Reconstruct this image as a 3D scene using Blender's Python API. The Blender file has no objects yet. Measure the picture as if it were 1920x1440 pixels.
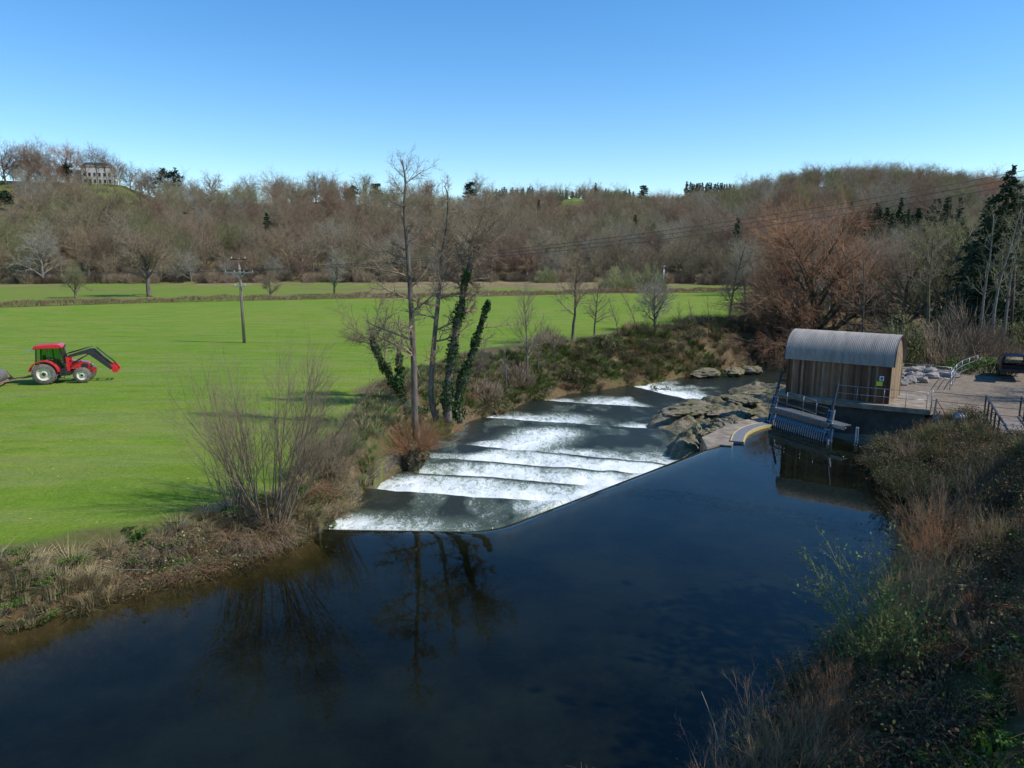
import bpy, bmesh, math, random
import numpy as np
from mathutils import Vector, Matrix
S = bpy.context.scene
C = S.collection
PI = math.pi
F_PX = 1333.3; PITCH = math.radians(10.2); CAMH = 10.5
cP, sP = math.cos(PITCH), math.sin(PITCH)

def W(px, py, z=0.0):
    """point of the horizontal plane z seen at a photo position (used for surveying the site)"""
    a = (px-960)/F_PX; b = (720-py)/F_PX
    dy = cP+b*sP; dz = -sP+b*cP
    t = (z-CAMH)/dz
    return (a*t, dy*t, z)
def WD(px, py, Y):
    a = (px-960)/F_PX; b = (720-py)/F_PX
    dy = cP+b*sP; dz = -sP+b*cP
    t = Y/dy
    return (a*t, Y, CAMH+dz*t)

# ------------------------------------------------------------------ meshes
def np_mesh(name, V, tris=None, quads=None, smooth=False):
    me = bpy.data.meshes.new(name)
    V = np.asarray(V, dtype=np.float32).reshape(-1, 3)
    tris = np.zeros((0, 3), np.int32) if tris is None else np.asarray(tris, np.int32).reshape(-1, 3)
    quads = np.zeros((0, 4), np.int32) if quads is None else np.asarray(quads, np.int32).reshape(-1, 4)
    me.vertices.add(len(V)); me.vertices.foreach_set('co', V.ravel())
    nl = tris.size+quads.size; npoly = len(tris)+len(quads)
    me.loops.add(nl); me.polygons.add(npoly)
    me.loops.foreach_set('vertex_index', np.concatenate([tris.ravel(), quads.ravel()]))
    st = np.concatenate([np.arange(len(tris))*3, len(tris)*3+np.arange(len(quads))*4]).astype(np.int32)
    me.polygons.foreach_set('loop_start', st)
    me.update(calc_edges=True)
    if smooth: me.polygons.foreach_set('use_smooth', np.ones(npoly, bool))
    me.validate()
    return me
def link(name, me, mat=None, parent=None):
    o = bpy.data.objects.new(name, me); C.objects.link(o)
    if mat is not None:
        for m in (mat if isinstance(mat, (list, tuple)) else [mat]): me.materials.append(m)
    if parent is not None: o.parent = parent
    return o
def tag(o, label=None, cat=None, group=None, kind=None):
    if label: o['label'] = label
    if cat: o['category'] = cat
    if group: o['group'] = group
    if kind: o['kind'] = kind
    return o
def empty(name, loc=(0, 0, 0), rz=0, label=None, cat=None, group=None):
    o = bpy.data.objects.new(name, None); C.objects.link(o)
    o.location = loc; o.rotation_euler = (0, 0, rz); o.empty_display_size = .3
    return tag(o, label, cat, group)

class MB:
    """collects simple solids into one mesh"""
    def __init__(s): s.bm = bmesh.new()
    def box(s, c, d, M=None, bev=0.0):
        g = bmesh.ops.create_cube(s.bm, size=1.0)['verts']
        T = Matrix.Translation(c) @ (M.to_4x4() if M is not None else Matrix()) @ Matrix.Diagonal((d[0], d[1], d[2], 1))
        bmesh.ops.transform(s.bm, matrix=T, verts=g)
        if bev > 0:
            es = list({e for v in g for e in v.link_edges})
            bmesh.ops.bevel(s.bm, geom=es, offset=bev, segments=2, affect='EDGES', profile=.5)
        return s
    def bar(s, a, b, w, h=None, up=(0, 0, 1)):
        a, b = Vector(a), Vector(b); h = h or w; d = (b-a)
        L = d.length; d.normalize(); u = Vector(up)
        if abs(d.dot(u)) > .98: u = Vector((1, 0, 0))
        x = d.cross(u).normalized(); z = x.cross(d).normalized()
        R = Matrix((x, d, z)).transposed()
        return s.box((a+b)/2, (w, L, h), R)
    def tube(s, pts, r, n=8, cap=True):
        pts = [Vector(p) for p in pts]
        rs = r if isinstance(r, (list, tuple)) else [r]*len(pts)
        rings = []; ux = None
        for i, p in enumerate(pts):
            d = (pts[min(i+1, len(pts)-1)]-pts[max(i-1, 0)]).normalized()
            if ux is None:
                u = Vector((0, 0, 1)) if abs(d.z) < .95 else Vector((1, 0, 0))
                ux = d.cross(u).normalized()
            else: ux = (ux-d*ux.dot(d)).normalized()
            uy = d.cross(ux)
            rings.append([s.bm.verts.new(p+(ux*math.cos(2*PI*k/n)+uy*math.sin(2*PI*k/n))*rs[i]) for k in range(n)])
        for a, b in zip(rings, rings[1:]):
            for k in range(n):
                f = s.bm.faces.new((a[k], a[(k+1) % n], b[(k+1) % n], b[k])); f.smooth = True
        if cap:
            s.bm.faces.new(rings[0][::-1]); s.bm.faces.new(rings[-1])
        return s
    def lathe(s, c, axis, prof, n=24, smooth=True):
        """prof: list of (radius, along axis)"""
        c = Vector(c); ax = Vector(axis).normalized()
        u = Vector((0, 0, 1)) if abs(ax.z) < .9 else Vector((1, 0, 0))
        x = ax.cross(u).normalized(); y = ax.cross(x)
        rings = []
        for r, t in prof:
            rings.append([s.bm.verts.new(c+ax*t+(x*math.cos(2*PI*k/n)+y*math.sin(2*PI*k/n))*max(r, 1e-4)) for k in range(n)])
        for a, b in zip(rings, rings[1:]):
            for k in range(n):
                f = s.bm.faces.new((a[k], a[(k+1) % n], b[(k+1) % n], b[k])); f.smooth = smooth
        return s
    def prism(s, poly, z0, z1):
        """poly of xy, vertical extrusion"""
        lo = [s.bm.verts.new((p[0], p[1], z0)) for p in poly]; hi = [s.bm.verts.new((p[0], p[1], z1)) for p in poly]
        n = len(poly)
        for k in range(n): s.bm.faces.new((lo[k], lo[(k+1) % n], hi[(k+1) % n], hi[k]))
        s.bm.faces.new(lo[::-1]); s.bm.faces.new(hi)
        return s
    def xprism(s, poly, y0, y1):
        """poly of xz, extruded along y"""
        lo = [s.bm.verts.new((p[0], y0, p[1])) for p in poly]; hi = [s.bm.verts.new((p[0], y1, p[1])) for p in poly]
        n = len(poly)
        for k in range(n): s.bm.faces.new((lo[k], lo[(k+1) % n], hi[(k+1) % n], hi[k]))
        s.bm.faces.new(lo[::-1]); s.bm.faces.new(hi)
        return s
    def build(s, name, mat=None, parent=None):
        bmesh.ops.recalc_face_normals(s.bm, faces=s.bm.faces)
        me = bpy.data.meshes.new(name); s.bm.to_mesh(me); s.bm.free()
        return link(name, me, mat, parent)

# ------------------------------------------------------------------ materials
def new_mat(name):
    m = bpy.data.materials.new(name); m.use_nodes = True
    nt = m.node_tree; b = nt.nodes['Principled BSDF']
    return m, nt, b
def nd(nt, t, **k):
    n = nt.nodes.new(t)
    for a, v in k.items():
        if a in n.inputs: n.inputs[a].default_value = v
        else: setattr(n, a, v)
    return n
def ramp(nt, fac, stops, interp='LINEAR'):
    r = nt.nodes.new('ShaderNodeValToRGB'); cr = r.color_ramp; cr.interpolation = interp
    while len(cr.elements) < len(stops): cr.elements.new(.5)
    for e, (p, c) in zip(cr.elements, stops):
        e.position = p; e.color = (c[0], c[1], c[2], 1) if not isinstance(c, (int, float)) else (c, c, c, 1)
    nt.links.new(fac, r.inputs[0]); return r.outputs[0]
def noise(nt, vec, scale, detail=4, rough=.6, dist=0):
    n = nd(nt, 'ShaderNodeTexNoise'); n.inputs['Scale'].default_value = scale; n.inputs['Detail'].default_value = detail
    n.inputs['Roughness'].default_value = rough; n.inputs['Distortion'].default_value = dist
    if vec is not None: nt.links.new(vec, n.inputs['Vector'])
    return n.outputs['Fac']
def mapping(nt, vec, scale=(1, 1, 1), rot=(0, 0, 0)):
    n = nd(nt, 'ShaderNodeMapping'); n.inputs['Scale'].default_value = scale; n.inputs['Rotation'].default_value = rot
    nt.links.new(vec, n.inputs['Vector']); return n.outputs[0]
def mixc(nt, fac, a, b, bt='MIX'):
    n = nd(nt, 'ShaderNodeMix', data_type='RGBA', blend_type=bt)
    for i, v in ((0, fac), (6, a), (7, b)):
        if isinstance(v, (int, float)): n.inputs[i].default_value = v
        elif isinstance(v, tuple): n.inputs[i].default_value = (v[0], v[1], v[2], 1)
        else: nt.links.new(v, n.inputs[i])
    return n.outputs[2]
def mth(nt, op, a, b=0.0, clamp=False):
    n = nd(nt, 'ShaderNodeMath', operation=op, use_clamp=clamp)
    for i, v in ((0, a), (1, b)):
        if isinstance(v, (int, float)): n.inputs[i].default_value = v
        else: nt.links.new(v, n.inputs[i])
    return n.outputs[0]
def bump(nt, b, h, strength, dist):
    n = nd(nt, 'ShaderNodeBump'); n.inputs['Strength'].default_value = strength; n.inputs['Distance'].default_value = dist
    nt.links.new(h, n.inputs['Height']); nt.links.new(n.outputs[0], b.inputs['Normal']); return n
def attr(nt, name):
    return nd(nt, 'ShaderNodeAttribute', attribute_name=name)
def pos(nt): return nd(nt, 'ShaderNodeNewGeometry').outputs['Position']
def objc(nt): return nd(nt, 'ShaderNodeTexCoord').outputs['Object']

def simple(name, stops, scale=3, rough=.8, metal=0, bmp=.3, bd=.02, vscale=(1, 1, 1), spec=None, detail=5, rnd=0.0, coat=0):
    """noise-mottled surface; rnd adds a per-object value shift"""
    m, nt, b = new_mat(name)
    v = mapping(nt, objc(nt), vscale)
    n = noise(nt, v, scale, detail)
    c = ramp(nt, n, stops)
    if rnd:
        oi = nd(nt, 'ShaderNodeObjectInfo')
        h = nd(nt, 'ShaderNodeHueSaturation')
        nt.links.new(c, h.inputs['Color'])
        nt.links.new(mth(nt, 'ADD', mth(nt, 'MULTIPLY', oi.outputs['Random'], rnd), 1-rnd/2), h.inputs['Value'])
        c = h.outputs[0]
    nt.links.new(c, b.inputs['Base Color'])
    b.inputs['Roughness'].default_value = rough; b.inputs['Metallic'].default_value = metal
    if spec is not None: b.inputs['Specular IOR Level'].default_value = spec
    if coat: b.inputs['Coat Weight'].default_value = coat
    if bmp: bump(nt, b, noise(nt, v, scale*3, 4), bmp, bd)
    return m
def twig_mat(name, cols, rough=.85):
    """colour picked per tree from a ramp of bark/bud colours, small mottling"""
    m, nt, b = new_mat(name)
    oi = nd(nt, 'ShaderNodeObjectInfo')
    st = [(i/max(1, len(cols)-1), c) for i, c in enumerate(cols)]
    c = ramp(nt, oi.outputs['Random'], st)
    n = noise(nt, objc(nt), .9, 3)
    c = mixc(nt, 1.0, c, ramp(nt, n, [(.3, (.72, .72, .72)), (.7, (1.25, 1.22, 1.18))]), 'MULTIPLY')
    nt.links.new(c, b.inputs['Base Color']); b.inputs['Roughness'].default_value = rough
    b.inputs['Specular IOR Level'].default_value = .15
    return m
def leaf_mat(name, stops, scale=2.5, trans=.25, rough=.6, rnd=.0):
    m, nt, b = new_mat(name)
    n = noise(nt, pos(nt) if not rnd else objc(nt), scale, 4)
    c = ramp(nt, n, stops)
    nt.links.new(c, b.inputs['Base Color']); b.inputs['Roughness'].default_value = rough
    b.inputs['Specular IOR Level'].default_value = .2
    out = nt.nodes['Material Output']
    t = nd(nt, 'ShaderNodeBsdfTranslucent'); nt.links.new(c, t.inputs[0])
    mx = nd(nt, 'ShaderNodeMixShader'); mx.inputs[0].default_value = trans
    nt.links.new(b.outputs[0], mx.inputs[1]); nt.links.new(t.outputs[0], mx.inputs[2])
    nt.links.new(mx.outputs[0], out.inputs['Surface'])
    return m

M = {}
M['bark'] = simple('bark', [(.3, (.05, .04, .03)), (.55, (.13, .105, .08)), (.75, (.21, .18, .14))], 6, .9, bmp=.8, bd=.03, vscale=(1, 1, .25))
M['bark_pale'] = simple('bark_pale', [(.3, (.09, .085, .065)), (.6, (.20, .185, .15)), (.8, (.30, .28, .24))], 5, .9, bmp=.5, bd=.02, vscale=(1, 1, .3))
M['bark_moss'] = simple('bark_moss', [(.3, (.05, .045, .03)), (.5, (.12, .1, .06)), (.68, (.17, .18, .04))], 3, .9, bmp=.6, bd=.03)
M['twig_wood'] = twig_mat('twig_wood', [(.32, .26, .175), (.18, .14, .095), (.31, .255, .16), (.30, .21, .14), (.24, .21, .125), (.38, .32, .23), (.20, .17, .105), (.29, .22, .15), (.27, .24, .14)])
M['twig_red'] = twig_mat('twig_red', [(.37, .215, .125), (.34, .195, .115)])
M['twig_maroon'] = twig_mat('twig_maroon', [(.24, .16, .11), (.19, .125, .09), (.26, .165, .115)])
M['twig_green'] = twig_mat('twig_green', [(.24, .235, .115), (.19, .19, .095)])
M['twig_near'] = twig_mat('twig_near', [(.28, .22, .145), (.25, .19, .13)])
M['twig_dark'] = twig_mat('twig_dark', [(.10, .08, .06), (.12, .09, .065)])
M['twig_grey'] = twig_mat('twig_grey', [(.33, .305, .24), (.28, .26, .20)])
M['twig_tan'] = twig_mat('twig_tan', [(.42, .29, .16), (.38, .25, .14)])
M['twig_rust'] = twig_mat('twig_rust', [(.33, .18, .095), (.30, .17, .095)])
M['conifer'] = leaf_mat('conifer_needles', [(.3, (.012, .024, .012)), (.6, (.03, .055, .022)), (.8, (.05, .08, .03))], 1.2, .1, rnd=1)
M['ivy'] = leaf_mat('ivy_leaves', [(.3, (.015, .035, .01)), (.55, (.04, .085, .02)), (.75, (.09, .14, .04))], 3, .12, .35)
M['bud'] = leaf_mat('bud_leaves', [(.3, (.10, .16, .03)), (.7, (.20, .26, .075))], 4, .35)
M['green_leaf'] = leaf_mat('green_leaf', [(.3, (.04, .09, .015)), (.55, (.10, .18, .03)), (.8, (.17, .24, .06))], 1.1, .25)
M['olive_leaf'] = leaf_mat('olive_leaf', [(.3, (.05, .06, .02)), (.55, (.12, .13, .04)), (.8, (.19, .19, .07))], 1.0, .2)
M['straw'] = leaf_mat('straw', [(.3, (.22, .17, .08)), (.55, (.42, .34, .18)), (.8, (.58, .48, .30))], 1.0, .2)
M['litter'] = leaf_mat('litter', [(.3, (.06, .035, .02)), (.55, (.14, .085, .045)), (.8, (.24, .16, .09))], 1.5, .1)
M['field_blade'] = leaf_mat('field_blade', [(.3, (.07, .16, .02)), (.6, (.13, .25, .04)), (.8, (.2, .3, .07))], .6, .3)
M['galv'] = simple('galvanised_steel', [(.3, (.24, .25, .26)), (.7, (.38, .39, .40))], 7, .42, .75, bmp=.05)
M['bluesteel'] = simple('blue_grey_steel', [(.3, (.075, .08, .095)), (.7, (.13, .14, .155))], 5, .4, .55, bmp=.05)
M['darksteel'] = simple('dark_steel', [(.3, (.02, .022, .026)), (.7, (.05, .052, .06))], 6, .5, .4, bmp=.05)
M['black_rail'] = simple('black_painted_steel', [(.3, (.015, .017, .02)), (.7, (.035, .037, .042))], 9, .45, .1, bmp=.05)
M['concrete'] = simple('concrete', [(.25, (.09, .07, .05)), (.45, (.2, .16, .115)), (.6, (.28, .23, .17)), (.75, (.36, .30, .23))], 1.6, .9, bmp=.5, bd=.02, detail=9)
M['conc_dark'] = simple('dark_concrete', [(.3, (.03, .03, .025)), (.6, (.08, .075, .06)), (.8, (.12, .11, .08))], 1.3, .8, bmp=.5, bd=.02, detail=8)  # concrete mottled in darker tones than the slab
M['brick_red'] = simple('red_sandstone', [(.3, (.24, .11, .07)), (.7, (.38, .2, .13))], 4, .9, bmp=.5, bd=.02)
M['yellow'] = simple('yellow_line_paint', [(.3, (.42, .32, .12)), (.7, (.58, .46, .2))], 6, .7, bmp=.1)
M['grating'] = simple('grey_grating', [(.3, (.12, .12, .13)), (.7, (.22, .22, .23))], 14, .7, .1, bmp=.4)
M['white_paint'] = simple('white_paint', [(.3, (.62, .62, .6)), (.7, (.8, .8, .78))], 8, .6, bmp=0)
M['sign_yellow'] = simple('sign_yellow', [(.3, (.5, .6, .03)), (.7, (.62, .7, .06))], 5, .5, bmp=0)
M['pole_wood'] = simple('weathered_pole', [(.3, (.16, .12, .09)), (.7, (.31, .25, .19))], 9, .9, bmp=.5, vscale=(1, 1, .1))
M['pole_dark'] = simple('dark_pole', [(.3, (.035, .022, .018)), (.7, (.075, .045, .035))], 9, .8, bmp=.4, vscale=(1, 1, .1))
M['wire'] = simple('wire', [(.3, (.05, .05, .055)), (.7, (.09, .09, .09))], 3, .6, .3, bmp=0)
M['insul'] = simple('insulator', [(.3, (.5, .5, .5)), (.7, (.7, .7, .72))], 3, .2, bmp=0)
# ------------------------------------------------------------------ the lie of the land
rngN = np.random.default_rng(7)
def vnoise(x, y, s, seed=0):
    """smooth value noise, vectorised"""
    x = np.asarray(x, float)/s; y = np.asarray(y, float)/s
    xi = np.floor(x).astype(np.int64); yi = np.floor(y).astype(np.int64)
    xf = x-xi; yf = y-yi
    def h(a, b):
        n = (a*374761393+b*668265263+seed*974711) & 0xffffffff
        n = ((n ^ (n >> 13))*1274126177) & 0xffffffff
        return ((n ^ (n >> 16)) & 0xffff)/65535.0
    u = xf*xf*(3-2*xf); v = yf*yf*(3-2*yf)
    return (h(xi, yi)*(1-u)+h(xi+1, yi)*u)*(1-v)+(h(xi, yi+1)*(1-u)+h(xi+1, yi+1)*u)*v
def fbm(x, y, s, o=4, seed=0):
    r = 0; a = .5; t = 0
    for k in range(o):
        r = r+a*vnoise(x, y, s/2**k, seed+k*17); t += a; a *= .5
    return r/t
def sst(e0, e1, x):
    t = np.clip((x-e0)/(e1-e0), 0, 1); return t*t*(3-2*t)

RIV = [(-50, -45), (-34, -10), (-26, 5), (-19, 14), (-14.8, 19.1), (-13.7, 20), (-13, 21.2), (-11.3, 22), (-10.4, 23.3), (-9.4, 24.2), (-8.3, 24.9),
       (-7.5, 26.3), (-7.45, 27.8), (-6.8, 33.4), (-5.7, 37.5), (-5.3, 41.4), (-5.0, 46.4), (-2.6, 53.6), (-1.5, 56.2), (2.5, 64), (5.5, 68), (9.5, 70.6), (12.6, 73.6),
       (21.1, 81.6), (28, 87.8), (36.7, 95.2), (50, 106), (75, 118), (110, 128),
       (112, 112), (78, 100), (52, 84), (36, 70), (29, 62), (23.5, 54), (19.6, 48.4), (17.9, 46.2), (19.0, 45.1), (22.4, 42.5), (24.3, 41.0), (24.3, 39.6), (23.2, 38.4), (20.4, 37.4),
       (18.2, 34.6), (17.2, 31.6), (17.0, 29), (15.6, 26), (13.9, 23.3), (10.3, 18.2), (7.0, 15.1), (5.2, 13.0), (3.6, 9), (3, 3), (3, -45)]
def sdist(x, y, poly, closed=True):
    """signed distance, negative inside"""
    x = np.asarray(x, float); y = np.asarray(y, float)
    d = np.full(x.shape, 1e18); ins = np.zeros(x.shape, bool)
    n = len(poly)
    for i in range(n if closed else n-1):
        ax, ay = poly[i]; bx, by = poly[(i+1) % n]
        ex, ey = bx-ax, by-ay
        t = np.clip(((x-ax)*ex+(y-ay)*ey)/(ex*ex+ey*ey), 0, 1)
        d = np.minimum(d, (x-ax-t*ex)**2+(y-ay-t*ey)**2)
        c = ((ay > y) != (by > y)) & (x < ex*(y-ay)/(ey if ey else 1e-9)+ax)
        ins ^= c
    d = np.sqrt(d)
    return np.where(ins, -d, d) if closed else d

# sills of the stepped weir: line, drop of the water beyond it
SILLS = [((-6.9, 32.5), (1.7, 30.5), .34), ((-5.9, 36.4), (4.0, 34.0), .34), ((-5.2, 40.3), (6.3, 37.5), .34), ((-5.0, 45.0), (8.4, 40.4), .36),
         ((-2.0, 54.1), (9.9, 50.2), .42), ((3.1, 62.9), (12.2, 59.8), .38), ((12.0, 73.3), (17.0, 64.2), .38)]
CR = [(-40.0, 28.07), (-.8, 26.3), (16.3, 44.0), (21, 49)]
LV0 = -.38
def line_s(x, y, a, b):
    """distance beyond line a-b on its downstream (left-hand) side"""
    ex, ey = b[0]-a[0], b[1]-a[1]; L = math.hypot(ex, ey)
    return (-(x-a[0])*ey+(y-a[1])*ex)/L
def crest_s(x, y):
    s1 = line_s(x, y, CR[0], CR[1]); s2 = line_s(x, y, CR[1], CR[2])
    k = .35                                     # rounded corner of the crest
    h = np.clip(.5+.5*(s2-s1)/k/4, 0, 1)
    return s2*(1-h)+s1*h-k*h*(1-h)
def chan_level(x, y):
    z = np.full(np.shape(x), LV0)
    for i, (a, b, dr) in enumerate(SILLS):
        s = line_s(x, y, a, b)+.22*(fbm(x, y, 1.1, 3, 5+i)-.5)+.3*(fbm(x, y, 5, 1, 25+i)-.5)
        z = z-dr*sst(-.1, .75, s)
        z = z-.07*np.exp(-((s-.95)/.3)**2)+.05*np.exp(-((s-1.7)/.45)**2)
        z = z+.03*sst(-1.6, -.1, s)*(1-sst(-.1, .5, s))
    return z-.004*np.clip(y-27, 0, 60)
def pool_side(x, y): return crest_s(x, y)       # negative on the pool side
def water_z(x, y):
    cs = crest_s(x, y); return np.where(cs < 0, 0.0, chan_level(x, y))

# skyline of the bare ground: photo x -> (photo y, distance)
RIDGE = [(-900, 350, 380), (0, 335, 400), (260, 345, 400), (330, 373, 430), (450, 382, 450), (620, 378, 450), (750, 388, 480), (900, 390, 520), (1000, 384, 560), (1040, 378, 590), (1070, 370, 610), (1110, 376, 620), (1200, 390, 620),
         (1300, 380, 600), (1400, 366, 560), (1500, 350, 520), (1600, 343, 500), (1750, 355, 480), (1850, 372, 460), (1950, 385, 450), (2900, 330, 400)]
rx = np.array([r[0] for r in RIDGE], float)
ru = (rx-960)/F_PX
rR = np.array([r[2] for r in RIDGE], float)
rz = np.array([WD(960, r[1], r[2])[2] for r in RIDGE])
def wood_edge(u): return np.interp(u, [-.9, -.7, -.35, 0, .25, .4, .6, .9], [232, 237, 246, 257, 235, 205, 150, 130])
def hills(x, y):
    yy = np.maximum(y, 1.0); u = np.clip(x/yy*0.985, -1.6, 1.6)
    y0 = wood_edge(u); yR = np.interp(u, ru, rR); zR = np.interp(u, ru, rz)
    t = (yy-y0)/(yR-y0)
    tt = np.clip(t, 0, 1)
    p = (tt**1.15)*(1-.25*tt)/.75*1.0
    z = (zR-1.5)*np.clip(p, 0, 1)
    z = z-np.maximum(t-1, 0)*(yR-y0)*.05
    z = z+sst(0, .3, tt)*(1-sst(.75, 1, tt))*(fbm(x, y, 60, 3, 3)-.5)*7
    return np.where(yy > 60, z, 0)
TERRACE = [(17.5, 46.3), (19.0, 45.1), (22.4, 42.5), (24.3, 41.0), (25.2, 40.2), (27.5, 38.0), (40, 32), (60, 34), (60, 62), (44, 63), (30, 56), (25, 52), (19, 47.5)]
def land_z(x, y):
    left = 1.5+.18*(fbm(x, y, 25, 3, 1)-.5)*np.clip(y/40, 0.3, 1)
    # right bank: which side of the river's middle line
    mid = np.interp(y, [-40, 13, 30, 45, 60, 75, 95, 120], [-18, -3, 6, 12, 13, 21, 38, 80])
    r = x > mid
    # terrace level, rising towards the bridge and away from the river
    rb = np.interp(y, [-40, 13, 30, 45, 62, 80, 120], [3, 5.2, 17, 20, 30, 46, 90])
    out = np.clip(x-rb, 0, 60)
    rise = .32*np.clip(out-1.5, 0, 12)*(1-sst(24, 34, y))*1.0
    right = 1.55+rise+.3*(fbm(x, y, 6, 3, 8)-.5)*np.clip(out/3, 0, 1)
    right = right+sst(58, 110, y)*1.0*np.clip(out/20, 0, 1)+np.clip(x-46, 0, 80)*.12*sst(45, 60, y)
    right = right*(1-sst(90, 140, y))+left*sst(90, 140, y)
    return np.where(r, right, left)
def ground_z(x, y):
    x = np.asarray(x, float); y = np.asarray(y, float)
    d = sdist(x, y, RIV)
    cs = crest_s(x, y)
    wl = np.where(cs < 0.4, 0.0, chan_level(x, y))
    L = land_z(x, y)
    mid = np.interp(y, [-40, 13, 30, 45, 60, 75, 95, 120], [-18, -3, 6, 12, 13, 21, 38, 80])
    bwl = np.interp(y, [10, 24, 26, 28, 38, 46, 58, 70, 90, 120], [2.0, 1.4, .6, .6, .8, 3.5, 5.5, 5.5, 4, 4])
    bwr = np.interp(y, [5, 20, 36, 39.5, 48, 58, 80], [4, 4.5, 3.2, .35, .35, 4, 5])
    bw = np.where(x > mid, bwr, bwl)
    dn = d+(1.0*(fbm(x, y, 2.0, 4, 11)-.5)+.35*(fbm(x, y, .7, 2, 15)-.5))*np.clip((bw-.7)/.7, 0, 1)
    up = wl-.02+(L-wl)*np.clip(dn/bw, 0, 1)**.75
    soft = np.interp(y, [15, 25, 27], [2.8, 2.2, .5])
    bd = np.where(cs < .4, 1.7, .7)
    lo = wl-.03-bd*sst(0, 1, np.clip(-dn/np.where(x > mid, 2.5, soft), 0, 1))-.12*fbm(x, y, 1.5, 3, 2)
    # keep the pool floor lower than the foot of the weir around the crest
    lo = np.where((np.abs(cs-.5) < 1.3), np.minimum(lo, chan_level(x, y)-.7), lo)
    z = np.where(dn > 0, up, lo)
    # the terrace is faced with a wall: its ground stays below the slab
    td = sdist(x, y, TERRACE)
    z = np.where((td < .15) & (d > -.4), np.minimum(z, 1.35), z)
    return z+hills(x, y)
def gz(x, y): return float(ground_z(np.array([x]), np.array([y]))[0])
def G(px, py, z0=1.5):
    """point of the ground seen at a photo position"""
    z = z0
    for k in range(8):
        p = W(px, py, z); z = .5*z+.5*gz(p[0], p[1])
    return (p[0], p[1], gz(p[0], p[1]))

def axis_coords(lo, d0, d1, hi, st, grow, cap=12):
    a = list(np.arange(d0, d1, st)); s = st; v = a[-1]
    while v < hi: s = min(s*grow, cap); v += s; a.append(v)
    s = st; v = a[0]
    while v > lo: s = min(s*grow, cap); v -= s; a.insert(0, v)
    return np.array(a)
gx = axis_coords(-900, -20, 32, 900, .24, 1.03); gy = axis_coords(-60, 11, 62, 1300, .24, 1.018, 9)
GX, GY = np.meshgrid(gx, gy)
GZ = ground_z(GX, GY)
nx, ny = len(gx), len(gy)
idx = np.arange(nx*ny).reshape(ny, nx)
Q = np.stack([idx[:-1, :-1], idx[:-1, 1:], idx[1:, 1:], idx[1:, :-1]], -1).reshape(-1, 4)
gme = np_mesh('ground', np.stack([GX, GY, GZ], -1), quads=Q, smooth=True)
def set_attr(me, name, arr):
    a = me.attributes.new(name, 'FLOAT', 'POINT'); a.data.foreach_set('value', np.asarray(arr, np.float32).ravel())
# what grows where (1 = mown pasture, 0 = leaf litter / rough)
D = sdist(GX, GY, RIV)
MID = np.interp(GY, [-40, 13, 30, 45, 60, 75, 95, 120], [-18, -3, 6, 12, 13, 21, 38, 80])
LEFT = (GX <= MID) | (GY > 125)
HEDGE = [W(-520, 596, 1.5), W(0, 576, 1.5), W(300, 567, 1.5), W(620, 560, 1.5), W(960, 554, 1.5), W(1130, 550, 1.5), W(1345, 548, 1.5)]
hx = np.array([h[0] for h in HEDGE]); hy = np.array([h[1] for h in HEDGE])
hedge_y = np.interp(GX, hx, hy, left=hy[0], right=hy[-1])
rag = 1.2*(fbm(GX, GY, 3, 4, 21)-.5)
bwp = np.interp(GY, [10, 24, 30, 38, 50, 70, 90], [1.9, 1.2, .9, 1.7, 5.0, 7, 8])
past = LEFT*sst(0, 1.4, D-bwp+rag*2.2)*sst(0, 2, hedge_y-GY)
past = past*(1-sst(0, 6, GX-np.interp(GY, [70, 90, 120, 180, 200], [14, 30, 42, 56, 56])+rag*3))
U = GX/np.maximum(GY, 1)
PXG = 960+U*F_PX*.985
far = LEFT*(GY > hedge_y)*(GY < wood_edge(U)+3)
tan = far*sst(.42, .62, fbm(GX, GY*3, 30, 4, 9)*.75+.22*sst(190, 235, GY)-.06*(GX < -60)+.1*(GX > -40))
mead = past+far*.8*(1-tan)
# open meadows on the hill
def patch(px0, px1, y0, y1):
    return sst(px0-8, px0+8, PXG+20*rag)*(1-sst(px1-8, px1+8, PXG+20*rag))*sst(y0-6, y0+6, GY)*(1-sst(y1-6, y1+6, GY))
hill_m = np.maximum.reduce([patch(190, 300, 335, 400), patch(-60, 52, 335, 400), patch(1045, 1100, 520, 640)])
mead = np.maximum(mead, hill_m*.62)
gravel = ((sdist(GX, GY, TERRACE) < 2)*1.0)
set_attr(gme, 'meadow', mead); set_attr(gme, 'tanny', tan); set_attr(gme, 'gravel', gravel)
set_attr(gme, 'wet', sst(.35, -.15, D)*1.0)

m, nt, b = new_mat('ground_mat')
P_ = pos(nt)
n1 = noise(nt, P_, .22, 6, .65); n2 = noise(nt, P_, 2.6, 8, .75); n3 = noise(nt, mapping(nt, P_, (.35, 1.0, 1)), .9, 7, .7)
n4 = noise(nt, P_, .045, 4, .6); n6 = noise(nt, mapping(nt, P_, (.12, 1.0, 1), (0, 0, .2)), .55, 5, .65)
grass = ramp(nt, n3, [(.3, (.10, .175, .013)), (.5, (.155, .25, .02)), (.68, (.22, .275, .045))])
grass = mixc(nt, ramp(nt, n1, [(.4, 0), (.68, .55)]), grass, (.235, .24, .05))
grass = mixc(nt, ramp(nt, n4, [(.4, 0), (.6, .45)]), grass, (.115, .23, .014))
grass = mixc(nt, ramp(nt, n6, [(.48, 0), (.60, .4), (.7, .05)]), grass, (.235, .245, .10))
n7 = noise(nt, P_, 9, 6, .8)
grass = mixc(nt, 1.0, grass, ramp(nt, n7, [(.32, (.62, .66, .6)), (.68, (1.3, 1.25, 1.25))]), 'MULTIPLY')
grass = mixc(nt, ramp(nt, n2, [(.56, 0), (.72, .5)]), grass, (.055, .11, .01))
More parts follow.
